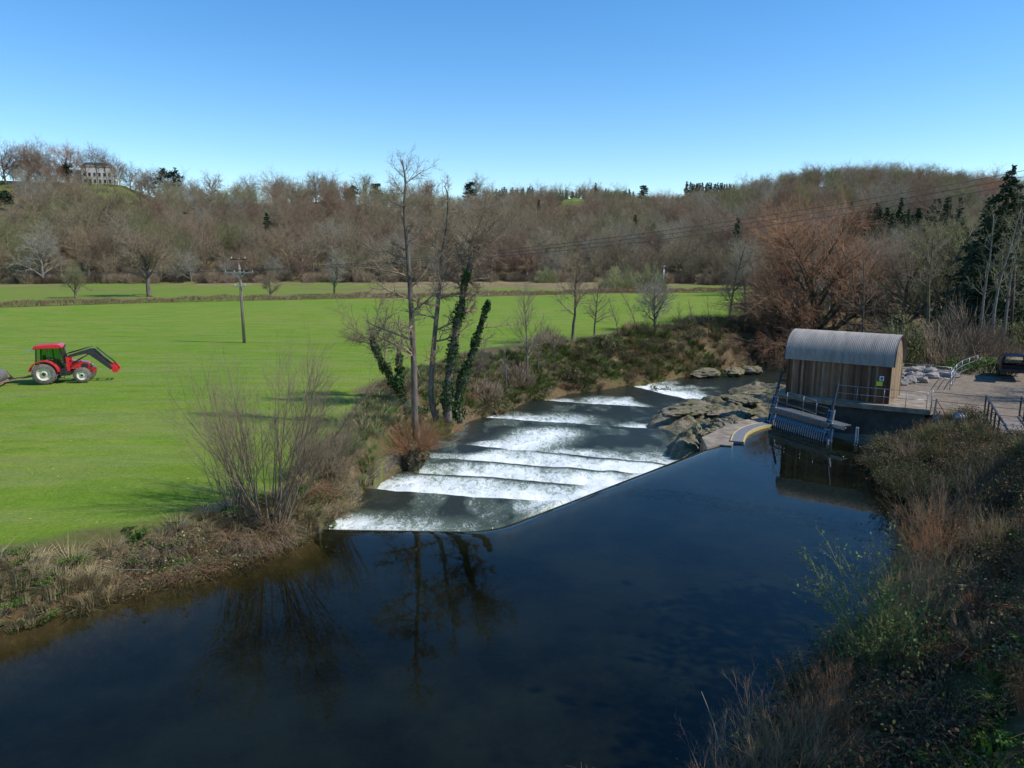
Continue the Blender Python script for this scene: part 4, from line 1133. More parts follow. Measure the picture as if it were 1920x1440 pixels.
lid = MB(); lid.bar((0, .34, 1.52), (0, -.55, 1.72), 1.3, .05, up=(0, 0, 1)); lid.bar((0, -.52, 1.74), (0, -.68, 1.62), 1.3, .05); lo2 = lid.build('boot_lid', M['car_paint'], car)
MB().bar((0, .25, 1.49), (0, -.35, 1.62), 1.05, .02).build('lid_window', M['glass_dark'], lo2)
MB().box((0, -.63, 1.62), (.5, .02, .1)).build('plate', M['white_paint'], lo2)
for s_ in (-1, 1): MB().tube([(s_*.6, .2, 1.05), (s_*.58, -.2, 1.58)], .015, 6).build('gas_strut', M['darksteel'], car)
MB().box((0, -.03, .48), (1.66, .16, .24), bev=.04).build('rear_bumper', M['darksteel'], car)

# ------------------------------------------------------------------ tractor and roller
RED = simple('red_paint', [(.3, (.55, .012, .02)), (.7, (.66, .02, .03))], 2, .3, 0, bmp=0, coat=.5)
CREAM = simple('cream_wheel_paint', [(.3, (.55, .52, .36)), (.7, (.72, .69, .52))], 3, .5, bmp=0)
TYRE = simple('muddy_tyre', [(.3, (.09, .07, .055)), (.6, (.20, .165, .13)), (.8, (.28, .24, .19))], 5, .9, bmp=.5)
BLK = simple('black_machine_paint', [(.3, (.02, .018, .018)), (.7, (.045, .04, .04))], 4, .5, .1, bmp=0)
BLUEG = simple('blue_tinted_glass', [(.3, (.12, .28, .5)), (.7, (.16, .34, .58))], 2, .1, 0, bmp=0)
mg, nt, b = new_mat('cab_glass'); out = nt.nodes['Material Output']
t_ = nd(nt, 'ShaderNodeBsdfTransparent'); t_.inputs[0].default_value = (.5, .75, .55, 1); g_ = nd(nt, 'ShaderNodeBsdfGlossy'); g_.inputs['Roughness'].default_value = .03
mx = nd(nt, 'ShaderNodeMixShader'); fz = nd(nt, 'ShaderNodeFresnel'); nt.links.new(fz.outputs[0], mx.inputs[0]); nt.links.new(t_.outputs[0], mx.inputs[1]); nt.links.new(g_.outputs[0], mx.inputs[2]); nt.links.new(mx.outputs[0], out.inputs['Surface'])
rw = Vector(W(86, 722, 1.5)); fw = Vector(W(156, 718.5, 1.5)); hd = math.atan2(fw.y-rw.y, fw.x-rw.x)
ctr = rw+Vector((math.cos(hd+PI/2), math.sin(hd+PI/2), 0))*.82
tg = gz(ctr.x, ctr.y)
WB = (fw-rw).length
tra = empty('tractor', (ctr.x, ctr.y, tg), hd, 'red tractor with a black front loader and cream wheels driving over the pasture', 'tractor')
def wheel(x, y, R, wd, side):
    e = MB()
    prof_ = [(R*.60, -wd*.5), (R*.9, -wd*.5), (R*.97, -wd*.38), (R*.985, 0), (R*.97, wd*.38), (R*.9, wd*.5), (R*.60, wd*.5), (R*.58, 0), (R*.60, -wd*.5)]
    e.lathe((x, y, R), (0, 1, 0), prof_, 36)
    nl = 18
    for k in range(nl*2):
        a = 2*PI*k/(nl*2); sd = 1 if k % 2 else -1
        c = Vector((x+math.cos(a)*R*.985, y+sd*wd*.24, R+math.sin(a)*R*.985))
        Rm = Matrix.Rotation(-a, 3, 'Y') @ Matrix.Rotation(sd*.6, 3, 'X')
        e.box(c, (R*.06, wd*.52, R*.055), Rm)
    ty = e.build('tyre', TYRE); 
    m2 = MB(); m2.lathe((x, y, R), (0, side, 0), [(R*.61, wd*.42), (R*.57, wd*.44), (R*.53, wd*.2), (R*.3, wd*.12), (R*.26, wd*.3), (R*.1, wd*.34), (0, wd*.34)], 28); m2.lathe((x, y, R), (0, side, 0), [(R*.6, -wd*.42), (R*.5, -wd*.2), (R*.3, -.0), (0, 0)], 28)
    wnode = m2.build('wheel', CREAM, tra); ty.parent = wnode
    hb = MB(); hb.lathe((x, y, R), (0, side, 0), [(R*.17, wd*.33), (R*.15, wd*.42), (0, wd*.44)], 14); hb.build('hub', BLK, wnode)
for s_ in (-1, 1):
    wheel(0, s_*.82, .77, .44, s_); wheel(WB, s_*.80, .56, .34, s_)
# chassis, bonnet
mb = MB(); mb.box((1.1, 0, .75), (2.7, .5, .4), bev=.04); mb.tube([(0, -.7, .77), (0, .7, .77)], .14, 10); mb.tube([(WB, -.66, .56), (WB, .66, .56)], .09, 10); mb.box((1.15, -.5, .72), (.75, .3, .35), bev=.03); mb.box((1.15, .5, .72), (.75, .3, .35), bev=.03); mb.build('chassis', BLK, tra)
mb = MB(); mb.xprism([(1.35, .98), (2.75, .92), (2.8, 1.22), (2.6, 1.42), (1.35, 1.62)], -.33, .33); bo = mb.build('bonnet', RED, tra)
mb = MB(); mb.box((2.45, -.345, 1.18), (.4, .03, .3)); mb.box((2.45, .345, 1.18), (.4, .03, .3)); mb.box((2.8, 0, 1.1), (.05, .55, .35)); mb.build('grille', BLK, bo)
mb = MB(); mb.box((2.95, 0, .85), (.3, .6, .3), bev=.03); mb.build('front_weight', RED, tra)
for s_ in (-1, 1): MB().box((2.83, s_*.2, 1.2), (.03, .14, .1)).build('headlight', M['white_paint'], tra)
# fenders
for s_ in (-1, 1):
    mb = MB(); n = 16; ro = .95
    P0 = [(ro*math.cos(a), .77+ro*math.sin(a)) for a in np.linspace(math.radians(8), math.radians(168), n)]
    P1 = [(ro*.93*math.cos(a), .77+ro*.93*math.sin(a)) for a in np.linspace(math.radians(8), math.radians(168), n)]
    for (p, p2), (q, q2) in zip(zip(P0, P1), zip(P0[1:], P1[1:])):
        vs = []
        for yy in (s_*.56, s_*1.08):
            for c3 in (p, q, q2, p2): vs.append(mb.bm.verts.new((c3[0], yy, c3[1])))
        for f_ in ((0, 1, 2, 3), (7, 6, 5, 4), (0, 4, 5, 1), (1, 5, 6, 2), (2, 6, 7, 3), (3, 7, 4, 0)): mb.bm.faces.new([vs[i] for i in f_])
    mb.build('fender', RED, tra)
# cab
zc0, zc1 = 1.25, 2.52
mb = MB(); 
for s_ in (-1, 1):
    mb.bar((-.52, s_*.62, 1.3), (-.42, s_*.6, zc1), .08); mb.bar((.32, s_*.66, 1.0), (.3, s_*.62, zc1), .06); mb.bar((1.28, s_*.5, .95), (1.05, s_*.55, zc1), .08)
    mb.bar((-.5, s_*.62, 1.55), (1.2, s_*.56, 1.5), .04); mb.bar((.32, s_*.66, 1.0), (1.25, s_*.52, .95), .06)
mb.box((-.48, 0, 1.55), (.06, 1.2, .06)); mb.box((.35, 0, 1.0), (1.7, 1.1, .12)); mb.build('cab_frame', BLK, tra)
mb = MB()
for s_ in (-1, 1):
    mb.bar((-.05, s_*.6, 1.75), (-.05, s_*.6, 2.5), .7, .012, up=(1, 0, 0)) if 0 else mb.box((-.08, s_*.615, 2.05), (.72, .012, .9)); mb.box((.72, s_*.6, 1.78), (.72, .012, 1.4))
mb.box((1.14, 0, 1.95), (.012, 1.05, 1.1), Matrix.Rotation(-.16, 3, 'Y')); mb.build('cab_window', mg, tra)
# rear window swung up, bluish
mb = MB(); mb.bar((-.5, 0, 2.48), (-1.25, 0, 2.28), 1.05, .02); mb.build('rear_window', BLUEG, tra)
mb = MB(); mb.xprism([(-.62, 2.5), (-.6, 2.66), (-.45, 2.76), (.9, 2.8), (1.1, 2.74), (1.2, 2.6), (1.16, 2.5)], -.66, .66); ro_ = mb.build('cab_roof', RED, tra)
bpy.context.view_layer.objects.active = ro_
bv = ro_.modifiers.new('b', 'BEVEL'); bv.width = .05; bv.segments = 2
mb = MB(); mb.box((.1, 0, 1.35), (.5, .5, .15), bev=.03); mb.box((-.12, 0, 1.7), (.12, .5, .6), bev=.03); mb.build('seat', BLK, tra)
mb = MB(); mb.tube([(.95, 0, 1.1), (.72, 0, 1.62)], .03, 6); mb.tube([(.72+.05*math.sin(t), .18*math.cos(t), 1.64+.17*math.sin(t)*.6) for t in np.linspace(0, 6.28, 16)], .014, 5); mb.build('steering_wheel', BLK, tra)
mb = MB(); mb.tube([(1.3, -.42, 1.4), (1.32, -.44, 2.65)], .05, 10); mb.tube([(1.32, -.44, 2.6), (1.38, -.44, 2.78)], .045, 8); mb.build('exhaust', BLK, tra)
mb = MB(); mb.tube([(1.0, -.62, 2.3), (1.1, -.85, 2.3)], .015, 5); mb.box((1.1, -.9, 2.15), (.04, .16, .3), bev=.01); mb.build('mirror', BLK, tra)
mb = MB(); mb.box((1.05, -.7, .62), (.28, .1, .04)); mb.box((1.05, -.72, .42), (.28, .1, .04)); mb.box((.92, -.7, .6), (.03, .05, .5)); mb.box((1.18, -.7, .6), (.03, .05, .5)); mb.build('step', BLK, tra)
# loader: boom rising to the knee then dropping to the quick hitch
for s_ in (-1, 1):
    y = s_*.47
    mb = MB(); mb.xprism([(1.25, 1.75), (1.3, 1.9), (2.75, 2.32), (3.05, 2.3), (4.25, .95), (4.1, .82), (2.85, 1.95), (2.6, 2.05)], y-.06, y+.06); lb = mb.build('loader_arm', BLK, tra)
    mb = MB(); mb.tube([(1.65, y, 1.35), (2.65, y, 1.95)], .05, 8); mb.tube([(3.15, y, 2.38), (4.3, y, 1.2)], .04, 8); mb.tube([(1.3, y, 2.05), (2.9, y, 2.5)], .03, 6); mb.build('hydraulic_ram', M['darksteel'], lb)
    mb = MB(); mb.box((1.42, y, 1.35), (.2, .14, 1.0), bev=.02); mb.build('loader_bracket', RED, tra)
mb = MB(); mb.tube([(2.95, -.5, 2.15), (2.95, .5, 2.15)], .06, 8); mb.tube([(3.9, -.5, 1.15), (3.9, .5, 1.15)], .05, 8); mb.build('cross_bar', BLK, tra)
mb = MB()
for y in (-.45, .45): mb.xprism([(4.12, 1.25), (4.35, 1.2), (4.58, .82), (4.5, .6), (4.22, .62), (4.12, .9)], y-.05, y+.05)
mb.box((4.4, 0, .95), (.06, .9, .08)); mb.box((4.5, 0, .68), (.08, .9, .1)); mb.build('quick_hitch', RED, tra)
for s_ in (-1, 1): MB().bar((-.4, s_*.35, .6), (-1.15, s_*.4, .62), .05, .08).build('lift_arm', BLK, tra)
MB().bar((-.5, 0, .95), (-1.0, 0, .8), .06).build('top_link', BLK, tra)
# flat roller drawn behind, cut by the left edge
rp = Vector((ctr.x, ctr.y, 0))-Vector((math.cos(hd), math.sin(hd), 0))*3.35
rol = empty('field_roller', (rp.x, rp.y, gz(rp.x, rp.y)), hd, 'rusty grey ballast field roller drawn behind the red tractor at the left edge', 'roller')
RUST = simple('rusty_steel', [(.3, (.2, .10, .06)), (.6, (.32, .2, .14)), (.8, (.36, .3, .25))], 3, .8, .2, bmp=.3)
ROLG = simple('rolled_grey_steel', [(.3, (.16, .14, .13)), (.7, (.28, .24, .22))], 4, .55, .4, bmp=.2)
mb = MB(); mb.lathe((0, 0, .5), (0, 1, 0), [(0, -1.25), (.5, -1.25), (.52, -1.2), (.52, 1.2), (.5, 1.25), (0, 1.25)], 36); mb.build('drum', ROLG, rol)
mb = MB()
for y in (-1.35, 1.35): mb.box((.0, y, .28), (1.5, .07, .12)); mb.bar((.72, y, .28), (.45, y, .85), .07)
mb.box((.75, 0, .28), (.1, 2.7, .12)); mb.box((-.75, 0, .28), (.1, 2.7, .12)); mb.build('frame', RUST, rol)
MB().bar((.8, -.6, .3), (2.6, 0, .55), .08).build('drawbar', RUST, rol); MB().bar((.8, .6, .3), (2.6, 0, .55), .08).build('drawbar', RUST, rol)

# ------------------------------------------------------------------ poles and wires
pb = Vector(W(458, 640, 1.6)); pb.z = gz(pb.x, pb.y); YP = pb.y
pole = empty('power_pole', tuple(pb), 0, 'wooden power pole with two crossarms standing in the pasture', 'pole', None)
ht = WD(458, 484, YP)[2]-pb.z
MB().tube([(0, 0, -.2), (0, 0, ht)], [.17, .12], 12).build('shaft', M['pole_wood'], pole)
ca1 = empty; 
def arm(z, hw, mat, nm='crossarm', d=.1, dy=-.14): return MB().box((0, dy, z), (hw*2, .09, d)).build(nm, mat, pole)
arm(ht-.12, .82, M['pole_dark']); z2 = WD(458, 511, YP)[2]-pb.z; z3 = WD(458, 537, YP)[2]-pb.z
a2_ = arm(z2, 1.5, M['galv']); mb = MB(); mb.bar((-.75, -.14, z2-.02), (0, -.16, z2-.55), .06); mb.bar((.75, -.14, z2-.02), (0, -.16, z2-.55), .06); mb.build('brace', M['galv'], pole)
arm(z3, .55, M['galv'])
for x, z in ((-1.4, z2), (-.5, z2), (.5, z2), (1.4, z2), (-.5, z3), (.5, z3), (-.7, ht-.12), (.7, ht-.12)):
    MB().lathe((x, -.14, z+.05), (0, 0, 1), [(0.01, 0), (.03, .02), (.06, .06), (.035, .1), (.06, .14), (.035, .18), (0, .2)], 10).build('insulator', M['insul'], pole)
def catenary(a, b2, sag, n=28):
    a, b2 = Vector(a), Vector(b2); return [a.lerp(b2, k/n)-Vector((0, 0, sag*4*(k/n)*(1-k/n))) for k in range(n+1)]
def wire(a, b2, sag, label, r=.02, group='overhead line wires'):
    p = catenary(a, b2, sag); o = p[0]
    ob = MB().tube([q-o for q in p], r, 4).build('overhead_wire', M['wire']); ob.location = o
    tag(ob, label, 'wire', group); return ob
q0 = pb
tgt = [(WD(1920, 317, 62), 'top'), (WD(1920, 331, 62), 'middle'), (WD(1920, 347, 62), 'bottom')]
for k, (tp, nm) in enumerate(tgt):
    s_ = Vector((q0.x+(-1.4, 0, 1.4)[k]*1.0, q0.y-.14, q0.z+z2+.2)) if 1 else 0
    tp = Vector(tp); end = s_+(tp-s_)*1.25+Vector((0, 0, 1.6+.15*k))
    wire(s_, end, 2.2, f'{nm} of the three dark wires climbing from the power pole to the upper right sky', .022)
for k, x in enumerate((-1.4, -.5, 1.4)):
    s_ = Vector((q0.x+x, q0.y-.14, q0.z+z2+.2)); wire(s_, WD(-160, (496, 499, 504)[k], 100), .5, ('upper', 'middle', 'lower')[k]+' pale wire running left from the power pole across the bare trees', .014, 'overhead line wires')
# second pole beyond the hedge and the dark pole by the car
pf = Vector(W(1243, 549, 1.5)); fp = empty('power_pole', tuple(pf), 0, 'distant thin power pole with a small crossarm behind the hedge', 'pole')
h2 = WD(1243, 498, pf.y)[2]-pf.z
MB().tube([(0, 0, 0), (0, 0, h2)], [.18, .14], 8).build('shaft', M['galv'], fp); MB().box((0, -.2, h2-.2), (2.2, .12, .14)).build('crossarm', M['pole_wood'], fp)
pd = G(1893, 655, 2.0); dp = empty('telegraph_pole', pd, 0, 'dark brown slightly leaning telegraph pole behind the parked car', 'pole')
h3 = WD(1903, 497, pd[1]); MB().tube([(0, 0, -.2), (h3[0]-pd[0], 0, h3[2]-pd[2])], [.16, .13], 10).build('shaft', M['pole_dark'], dp)
mb = MB(); mb.box(((h3[0]-pd[0])*.93, -.17, (h3[2]-pd[2])*.93), (.5, .06, .08)); mb.build('crossarm', M['pole_dark'], dp)
# ------------------------------------------------------------------ single trees of the valley floor
def broad(seed, H, spread=1.0, n=(10, 9, 8, 5), lean=(0, 0, 1), trunk=.5, an0=.95, tro=.07, rmin=.012, thick=.05, rb=.024, wob0=.05, ns0=6, lr0=.8, st0=.3, top=1.0):
    T = Tree(seed, thick)
    P = PR(list(n), [ns0, 6, 5, 3, 2], [lr0*spread, .52, .42, .45], [an0, .75, .7, .65], [.02, tro, .03, .02, .02], [wob0, .11, .14, .17, .2],
           st=[st0, .22, .2, .1], tap=[.35, .25, .35, .45, .5], rr=[.55, .45, .45, .55], sh=[lambda t: 1.1-.3*t*top, lambda t: 1.15-.4*t, one, one], rmin=rmin)
    T.grow((0, 0, 0), lean, H*trunk, H*rb, 0, P)
    return T
def leader(seed, H, n=(16, 6, 4), lr=(.28, .45, .4), an=(1.0, .7, .6), tro=(.0, .06, .03, .02), wob=(.035, .12, .15, .2), st=(.25, .2, .1), rb=.012, rmin=.008, lean=(0, 0, 1), thick=.03, sh0=lambda t: 1.1-.5*t, ns0=10):
    T = Tree(seed, thick)
    P = PR(list(n), [ns0, 5, 3, 2], list(lr), list(an), list(tro), list(wob), st=list(st), tap=[.18, .3, .4, .5], rr=[.4, .5, .6], sh=[sh0, lambda t: 1.1-.4*t, one], rmin=rmin)
    T.grow((0, 0, 0), lean, H, H*rb, 0, P)
    return T
def height_to(px, py, base):
    return WD(px, py, base[1])[2]-base[2]
# big oak and its neighbours beyond the hedge
b0 = G(280, 556); place_tree('oak_tree', b0, broad(501, height_to(280, 372, b0)*.98, 1.15, (13, 10, 9, 6), trunk=.42, an0=.95, st0=.35, rb=.026, rmin=.02, thick=.09), (M['bark'], M['twig_near']), 'large round headed leafless oak standing alone behind the hedge left of the power pole', rz=1)
b0 = G(82, 532); place_tree('pale_trunk_tree', b0, broad(502, height_to(82, 405, b0), 1.0, (10, 9, 8, 5), trunk=.55, rmin=.02, thick=.09), (M['bark_pale'], M['twig_grey']), 'leafless grey tree with a pale trunk at the wood edge far left')
b0 = G(142, 559); place_tree('thorn_tree', b0, broad(503, height_to(142, 462, b0), 1.1, (10, 9, 8, 5), trunk=.4, rmin=.018, thick=.07), (M['bark'], M['twig_green']), 'small olive grey leafless tree behind the hedge left of the large oak')
b0 = G(507, 556); place_tree('hazel_tree', b0, broad(504, height_to(507, 480, b0), .9, (10, 9, 7, 5), trunk=.5, rmin=.018, thick=.06, st0=.12), (M['bark'], M['twig_near']), 'small leafless many stemmed tree behind the hedge right of the power pole')
b0 = G(627, 553); place_tree('field_maple', b0, broad(505, height_to(627, 468, b0), .85, (10, 9, 7, 5), trunk=.6, an0=.6, rmin=.018, thick=.06), (M['ivy'], M['twig_grey']), 'pale leafless tree with an ivy dark trunk behind the hedge')
# willows by the wood, green tinged
def dome_bush(name, base, H, R, mat, label, seed, n=2600, cat='bush', group=None, leaf=None, wood='twig_dark', flat=.8, size=.35):
    rr = random.Random(seed); e = empty(name, base, rr.random()*6, label, cat, group)
    segs = []; pts = []
    for k in range(int(n)):
        a = rr.random()*6.283; q = rr.random()**.5; rad = R*q; hh = H*math.sqrt(max(0, 1-q*q*.9))*(rr.random()**.45)*(.8+.35*math.sin(a*3+seed)*math.sin(seed+q*5))
        x, y = rad*math.cos(a), rad*math.sin(a); l = .5+.5*rr.random(); l *= H/4
        dx, dy = x/R*.6+rr.gauss(0, .25), y/R*.6+rr.gauss(0, .25)
        segs.append((x-dx*l*.5, y-dy*l*.5, max(0, hh-l), x+dx*l*.5, y+dy*l*.5, hh, .022*max(1, H/5), .008)); pts.append((x, y, hh))
    st = []
    for k in range(9):
        a = rr.random()*6.283; q = rr.random()*.7; st.append((q*.25*R*math.cos(a), q*.25*R*math.sin(a), -.1, q*R*math.cos(a), q*R*math.sin(a), H*.75, .05*H/4, .015*H/4))
    V, Q = segs_mesh('', st, 5); link('stems', np_mesh('stems', V, quads=Q), M[wood], e)
    V, Q = segs_mesh('', segs, 3)
    link('twigs', np_mesh('twigs', V, quads=Q), M[mat], e)
    if leaf:
        V, Q = leaves_np(pts, size, seed, .3); link('foliage', np_mesh('foliage', V, quads=Q), M[leaf], e)
    return e
M['twig_willow'] = twig_mat('twig_willow', [(.32, .33, .15), (.30, .30, .15)])
b0 = G(1160, 547); dome_bush('willow_bush', b0, height_to(1160, 494, b0), 5.2, 'twig_willow', 'pale green rounded willow at the far field edge left of the distant pole', 21, 3600)
b0 = G(1218, 545); dome_bush('willow_bush', b0, height_to(1218, 491, b0), 4.4, 'twig_willow', 'pale green rounded willow at the far field edge right beside the distant pole', 22, 3200)
b0 = G(1025, 530); dome_bush('willow_bush', b0, height_to(1025, 497, b0), 4.4, 'twig_willow', 'small yellow green rounded bush at the foot of the wood', 23, 2600)
# hedge: continuous clipped twiggy band
rr = random.Random(31); segs = []
hp = [Vector((x, y, 0)) for x, y in zip(hx, hy)]
cum = [0]
for a, b2 in zip(hp, hp[1:]): cum.append(cum[-1]+(b2-a).length)
n = 15000
for k in range(n):
    s_ = rr.random()*cum[-1]; i = max(j for j in range(len(cum)) if cum[j] <= s_); i = min(i, len(hp)-2)
    q = hp[i].lerp(hp[i+1], (s_-cum[i])/(cum[i+1]-cum[i]))
    x, y = q.x+rr.gauss(0, .15), q.y+rr.gauss(0, .45); h = 1.25*(.82+.3*math.sin(s_*.11)**2+.12*math.sin(s_*.9)); z = 1.5+h*rr.random()**.6
    segs.append((x, y, z-.4, x+rr.gauss(0, .2), y+rr.gauss(0, .2), z, .035, .015))
V, Q = segs_mesh('', segs, 3)
m = twig_mat('hedge_twigs', [(.24, .16, .105), (.24, .16, .105)])
tag(link('field_hedge', np_mesh('field_hedge', V, quads=Q), m), 'low brown clipped hedge running the whole width behind the pasture', 'hedge')
# undergrowth at the foot of the wood and under the trees
def ug_proto(nm, seed, H, R, mat, n):
    rr = random.Random(seed); segs = []
    for k in range(n):
        a = rr.random()*6.283; q = rr.random()**.5; h = H*(.25+.75*rr.random())*math.sqrt(1-.75*q*q); x, y = q*R*math.cos(a), q*R*math.sin(a)
        segs.append((x*.7, y*.7, max(0, h-1.1), x+rr.gauss(0, .25), y+rr.gauss(0, .25), h, .035, .012))
    V, Q = segs_mesh('', segs, 3); me = np_mesh(nm, V, quads=Q); me.materials.append(M[mat]); return me
UG = []
gi = random.Random(77)
specs = [('wood_edge_bush', ug_proto('wood_edge_bush', 41, 4.2, 2.6, 'twig_near', 420), 'leafless brown bush at the foot of the hillside wood', 'brown bushes along the foot of the wood'),
         ('wood_edge_thicket', ug_proto('wood_edge_thicket', 42, 3.4, 3.0, 'twig_dark', 420), 'low dark leafless thicket at the foot of the hillside wood', 'dark thickets along the foot of the wood')]
for k in range(120):
    px = -30+gi.random()*1560; u = (px-960)/F_PX; y = float(wood_edge(u))+gi.uniform(-3, 5); x = u*y/.985
    nm, me, lb, gr = specs[0 if gi.random() < .6 else 1]
    if px > 1340: continue
    o = bpy.data.objects.new(nm, me); C.objects.link(o); o.location = (x, y, gz(x, y)-.1); o.rotation_euler = (0, 0, gi.random()*6.28); s_ = gi.uniform(.7, 1.3); o.scale = (s_, s_, s_*gi.uniform(.8, 1.2))
    UG.append(o); tag(o, lb, 'bush', gr)
ev = [o for o in UG if o.name.startswith('wood_edge_bush')][0]; ev2 = [o for o in UG if o.name.startswith('wood_edge_thicket')][0]
pts = []; hs = []
for k in range(1500):
    u = gi.uniform(-.8, .8); y0 = float(wood_edge(u)); y = y0+gi.random()**1.3*150; x = u*y/.985
    px = pxof(x, y)
    pts.append((x, y)); hs.append(gi.uniform(.5, 1.0))
P2 = np.array(pts); z = ground_z(P2[:, 0], P2[:, 1])
keep = [i for i in range(len(pts)) if not any(a-5 < pxof(*pts[i]) < b2+5 and pyof(pts[i][1], z[i]+3) < d2+2 for a, b2, c, d2 in OPEN)]
so = scatter('wood_undergrowth', [(P2[i, 0], P2[i, 1], z[i]-.2) for i in keep], [hs[i] for i in keep], [ev, ev2])
tag(so, 'brown twiggy undergrowth covering the floor of the hillside wood', 'undergrowth', kind='stuff')

# ------------------------------------------------------------------ manor house on the hill
rk_ = random.Random(55)
for (pa, pb2, Y, ptop, n_, wh) in ((1286, 1376, 596, 340, 22, 'in the dark spinney on the ridge left of the right hand hill'), (928, 1000, 545, 350, 14, 'in the dark row on the skyline right of the ivy clad trunk'), (1046, 1192, 618, 354, 26, 'in the long dark row on the skyline above the small hill meadow')):
    for k in range(n_):
        px = pa+(pb2-pa)*(k+rk_.random())/n_; Y2 = Y+rk_.uniform(-6, 6); x = WD(px, 380, Y2)[0]; g = gz(x, Y2); zt = WD(px, ptop+rk_.uniform(-3, 5), Y2)[2]
        o = bpy.data.objects.new('conifer_tree', CON[k % 2]); C.objects.link(o); hh = max(5, zt-g)/15.; o.location = (x, Y2, g-.3); o.scale = (max(.7, hh)*1.25, max(.7, hh)*1.25, hh); o.rotation_euler = (0, 0, rk_.random()*6)
        tag(o, 'dark conifer '+wh, 'tree', 'dark conifers '+wh)
for k in range(34):
    px = rk_.uniform(1585, 1800); u = (px-960)/F_PX; y0 = float(wood_edge(u)); Y2 = y0+rk_.uniform(25, 105); x = WD(px, 430, Y2)[0]; g = gz(x, Y2)
    o = bpy.data.objects.new('conifer_tree', CON[k % 2]); C.objects.link(o); hh = rk_.uniform(.8, 1.1); o.location = (x, Y2, g-.3); o.scale = (hh*1.2, hh*1.2, hh); o.rotation_euler = (0, 0, rk_.random()*6)
    tag(o, 'dark conifer in the evergreen patch on the lower right hand hill', 'tree', 'evergreen patch on the right hand hill')
mx_, my_ = 0, 0
b0 = W(186, 350, 0); Ym = 396.0; b0 = WD(184, 349, Ym)
zg = gz(b0[0], Ym)
M['render_white'] = simple('cream_render', [(.3, (.55, .5, .43)), (.7, (.66, .61, .53))], 1, .9, bmp=0)
mh = empty('manor_house', (b0[0], Ym, zg-1), .25, 'cream manor house half hidden behind the trees on the far left hill', 'house')
hM = WD(184, 312, Ym)[2]-zg+1
mb = MB(); mb.box((0, 5, hM/2), (15, 10, hM)); mb.box((-9, 6, hM*.42), (6, 9, hM*.84)); mb.box((0, 5, hM+.12), (15.6, 10.6, .35)); mb.build('wall', M['render_white'], mh)
mb = MB(); mb.xprism([(-7.4, hM+.3), (7.4, hM+.3), (5, hM+2), (-5, hM+2)], .6, 9.4); mb.build('roof', simple('slate', [(.3, (.1, .1, .11)), (.7, (.17, .17, .18))], 3, .7, bmp=0), mh)
for i, x in enumerate((-6, -3.6, -1.2, 1.2, 3.6, 6)):
    for z in (2.6, 6.0, 9.2):
        if z > hM-1.2: continue
        w_ = MB().box((x, -.01, z), (1.15, .1, 1.9 if z < 9 else 1.3)).build('window', M['glass_dark'], mh); MB().box((x, -.1, z-1.02 if z < 9 else z-.72), (1.4, .2, .12)).build('sill', M['render_white'], w_)
for y in (2.5, 5.5, 8):
    for z in (2.6, 6.0): MB().box((7.51, y, z), (.1, 1.1, 1.9)).build('window', M['glass_dark'], mh)
ft = MB(); 
for px, top, sd, lb in ((184, 281, 71, 'tall thin leafless tree standing before the manor front'), (168, 290, 73, 'slim leafless tree crossing the left windows of the manor'), (216, 296, 74, 'leafless tree just clear of the right end of the manor'), (203, 283, 72, 'high crowned leafless tree at the right corner of the manor')):
    q = WD(px, 362, 376); q = (q[0], 376, gz(q[0], 376)); H_ = WD(px, top, 376)[2]-q[2]
    place_tree('skyline_tree', q, broad(sd, H_/.93, .75, (8, 8, 7, 4), trunk=.72, an0=.75, st0=.62, rmin=.03, thick=.12, rb=.016), (M['bark_pale'], M['twig_maroon']), lb)
# fallen trunk on the meadow
b0 = WD(270, 362, 380); fz = gz(b0[0], 380)
T = Tree(9, .1); P = PR([8, 5], [6, 4, 3], [.5, .5], [.8, .7], wob=[.08, .15, .2], rmin=.04); T.grow((0, 0, .8), (.95, .1, .12), 11, .55, 0, P)
place_tree('fallen_tree', (b0[0]-4, 380, fz), T, (M['bark_pale'], M['twig_grey']), 'pale fallen tree lying on the green hill meadow by the manor', 'fallen tree')
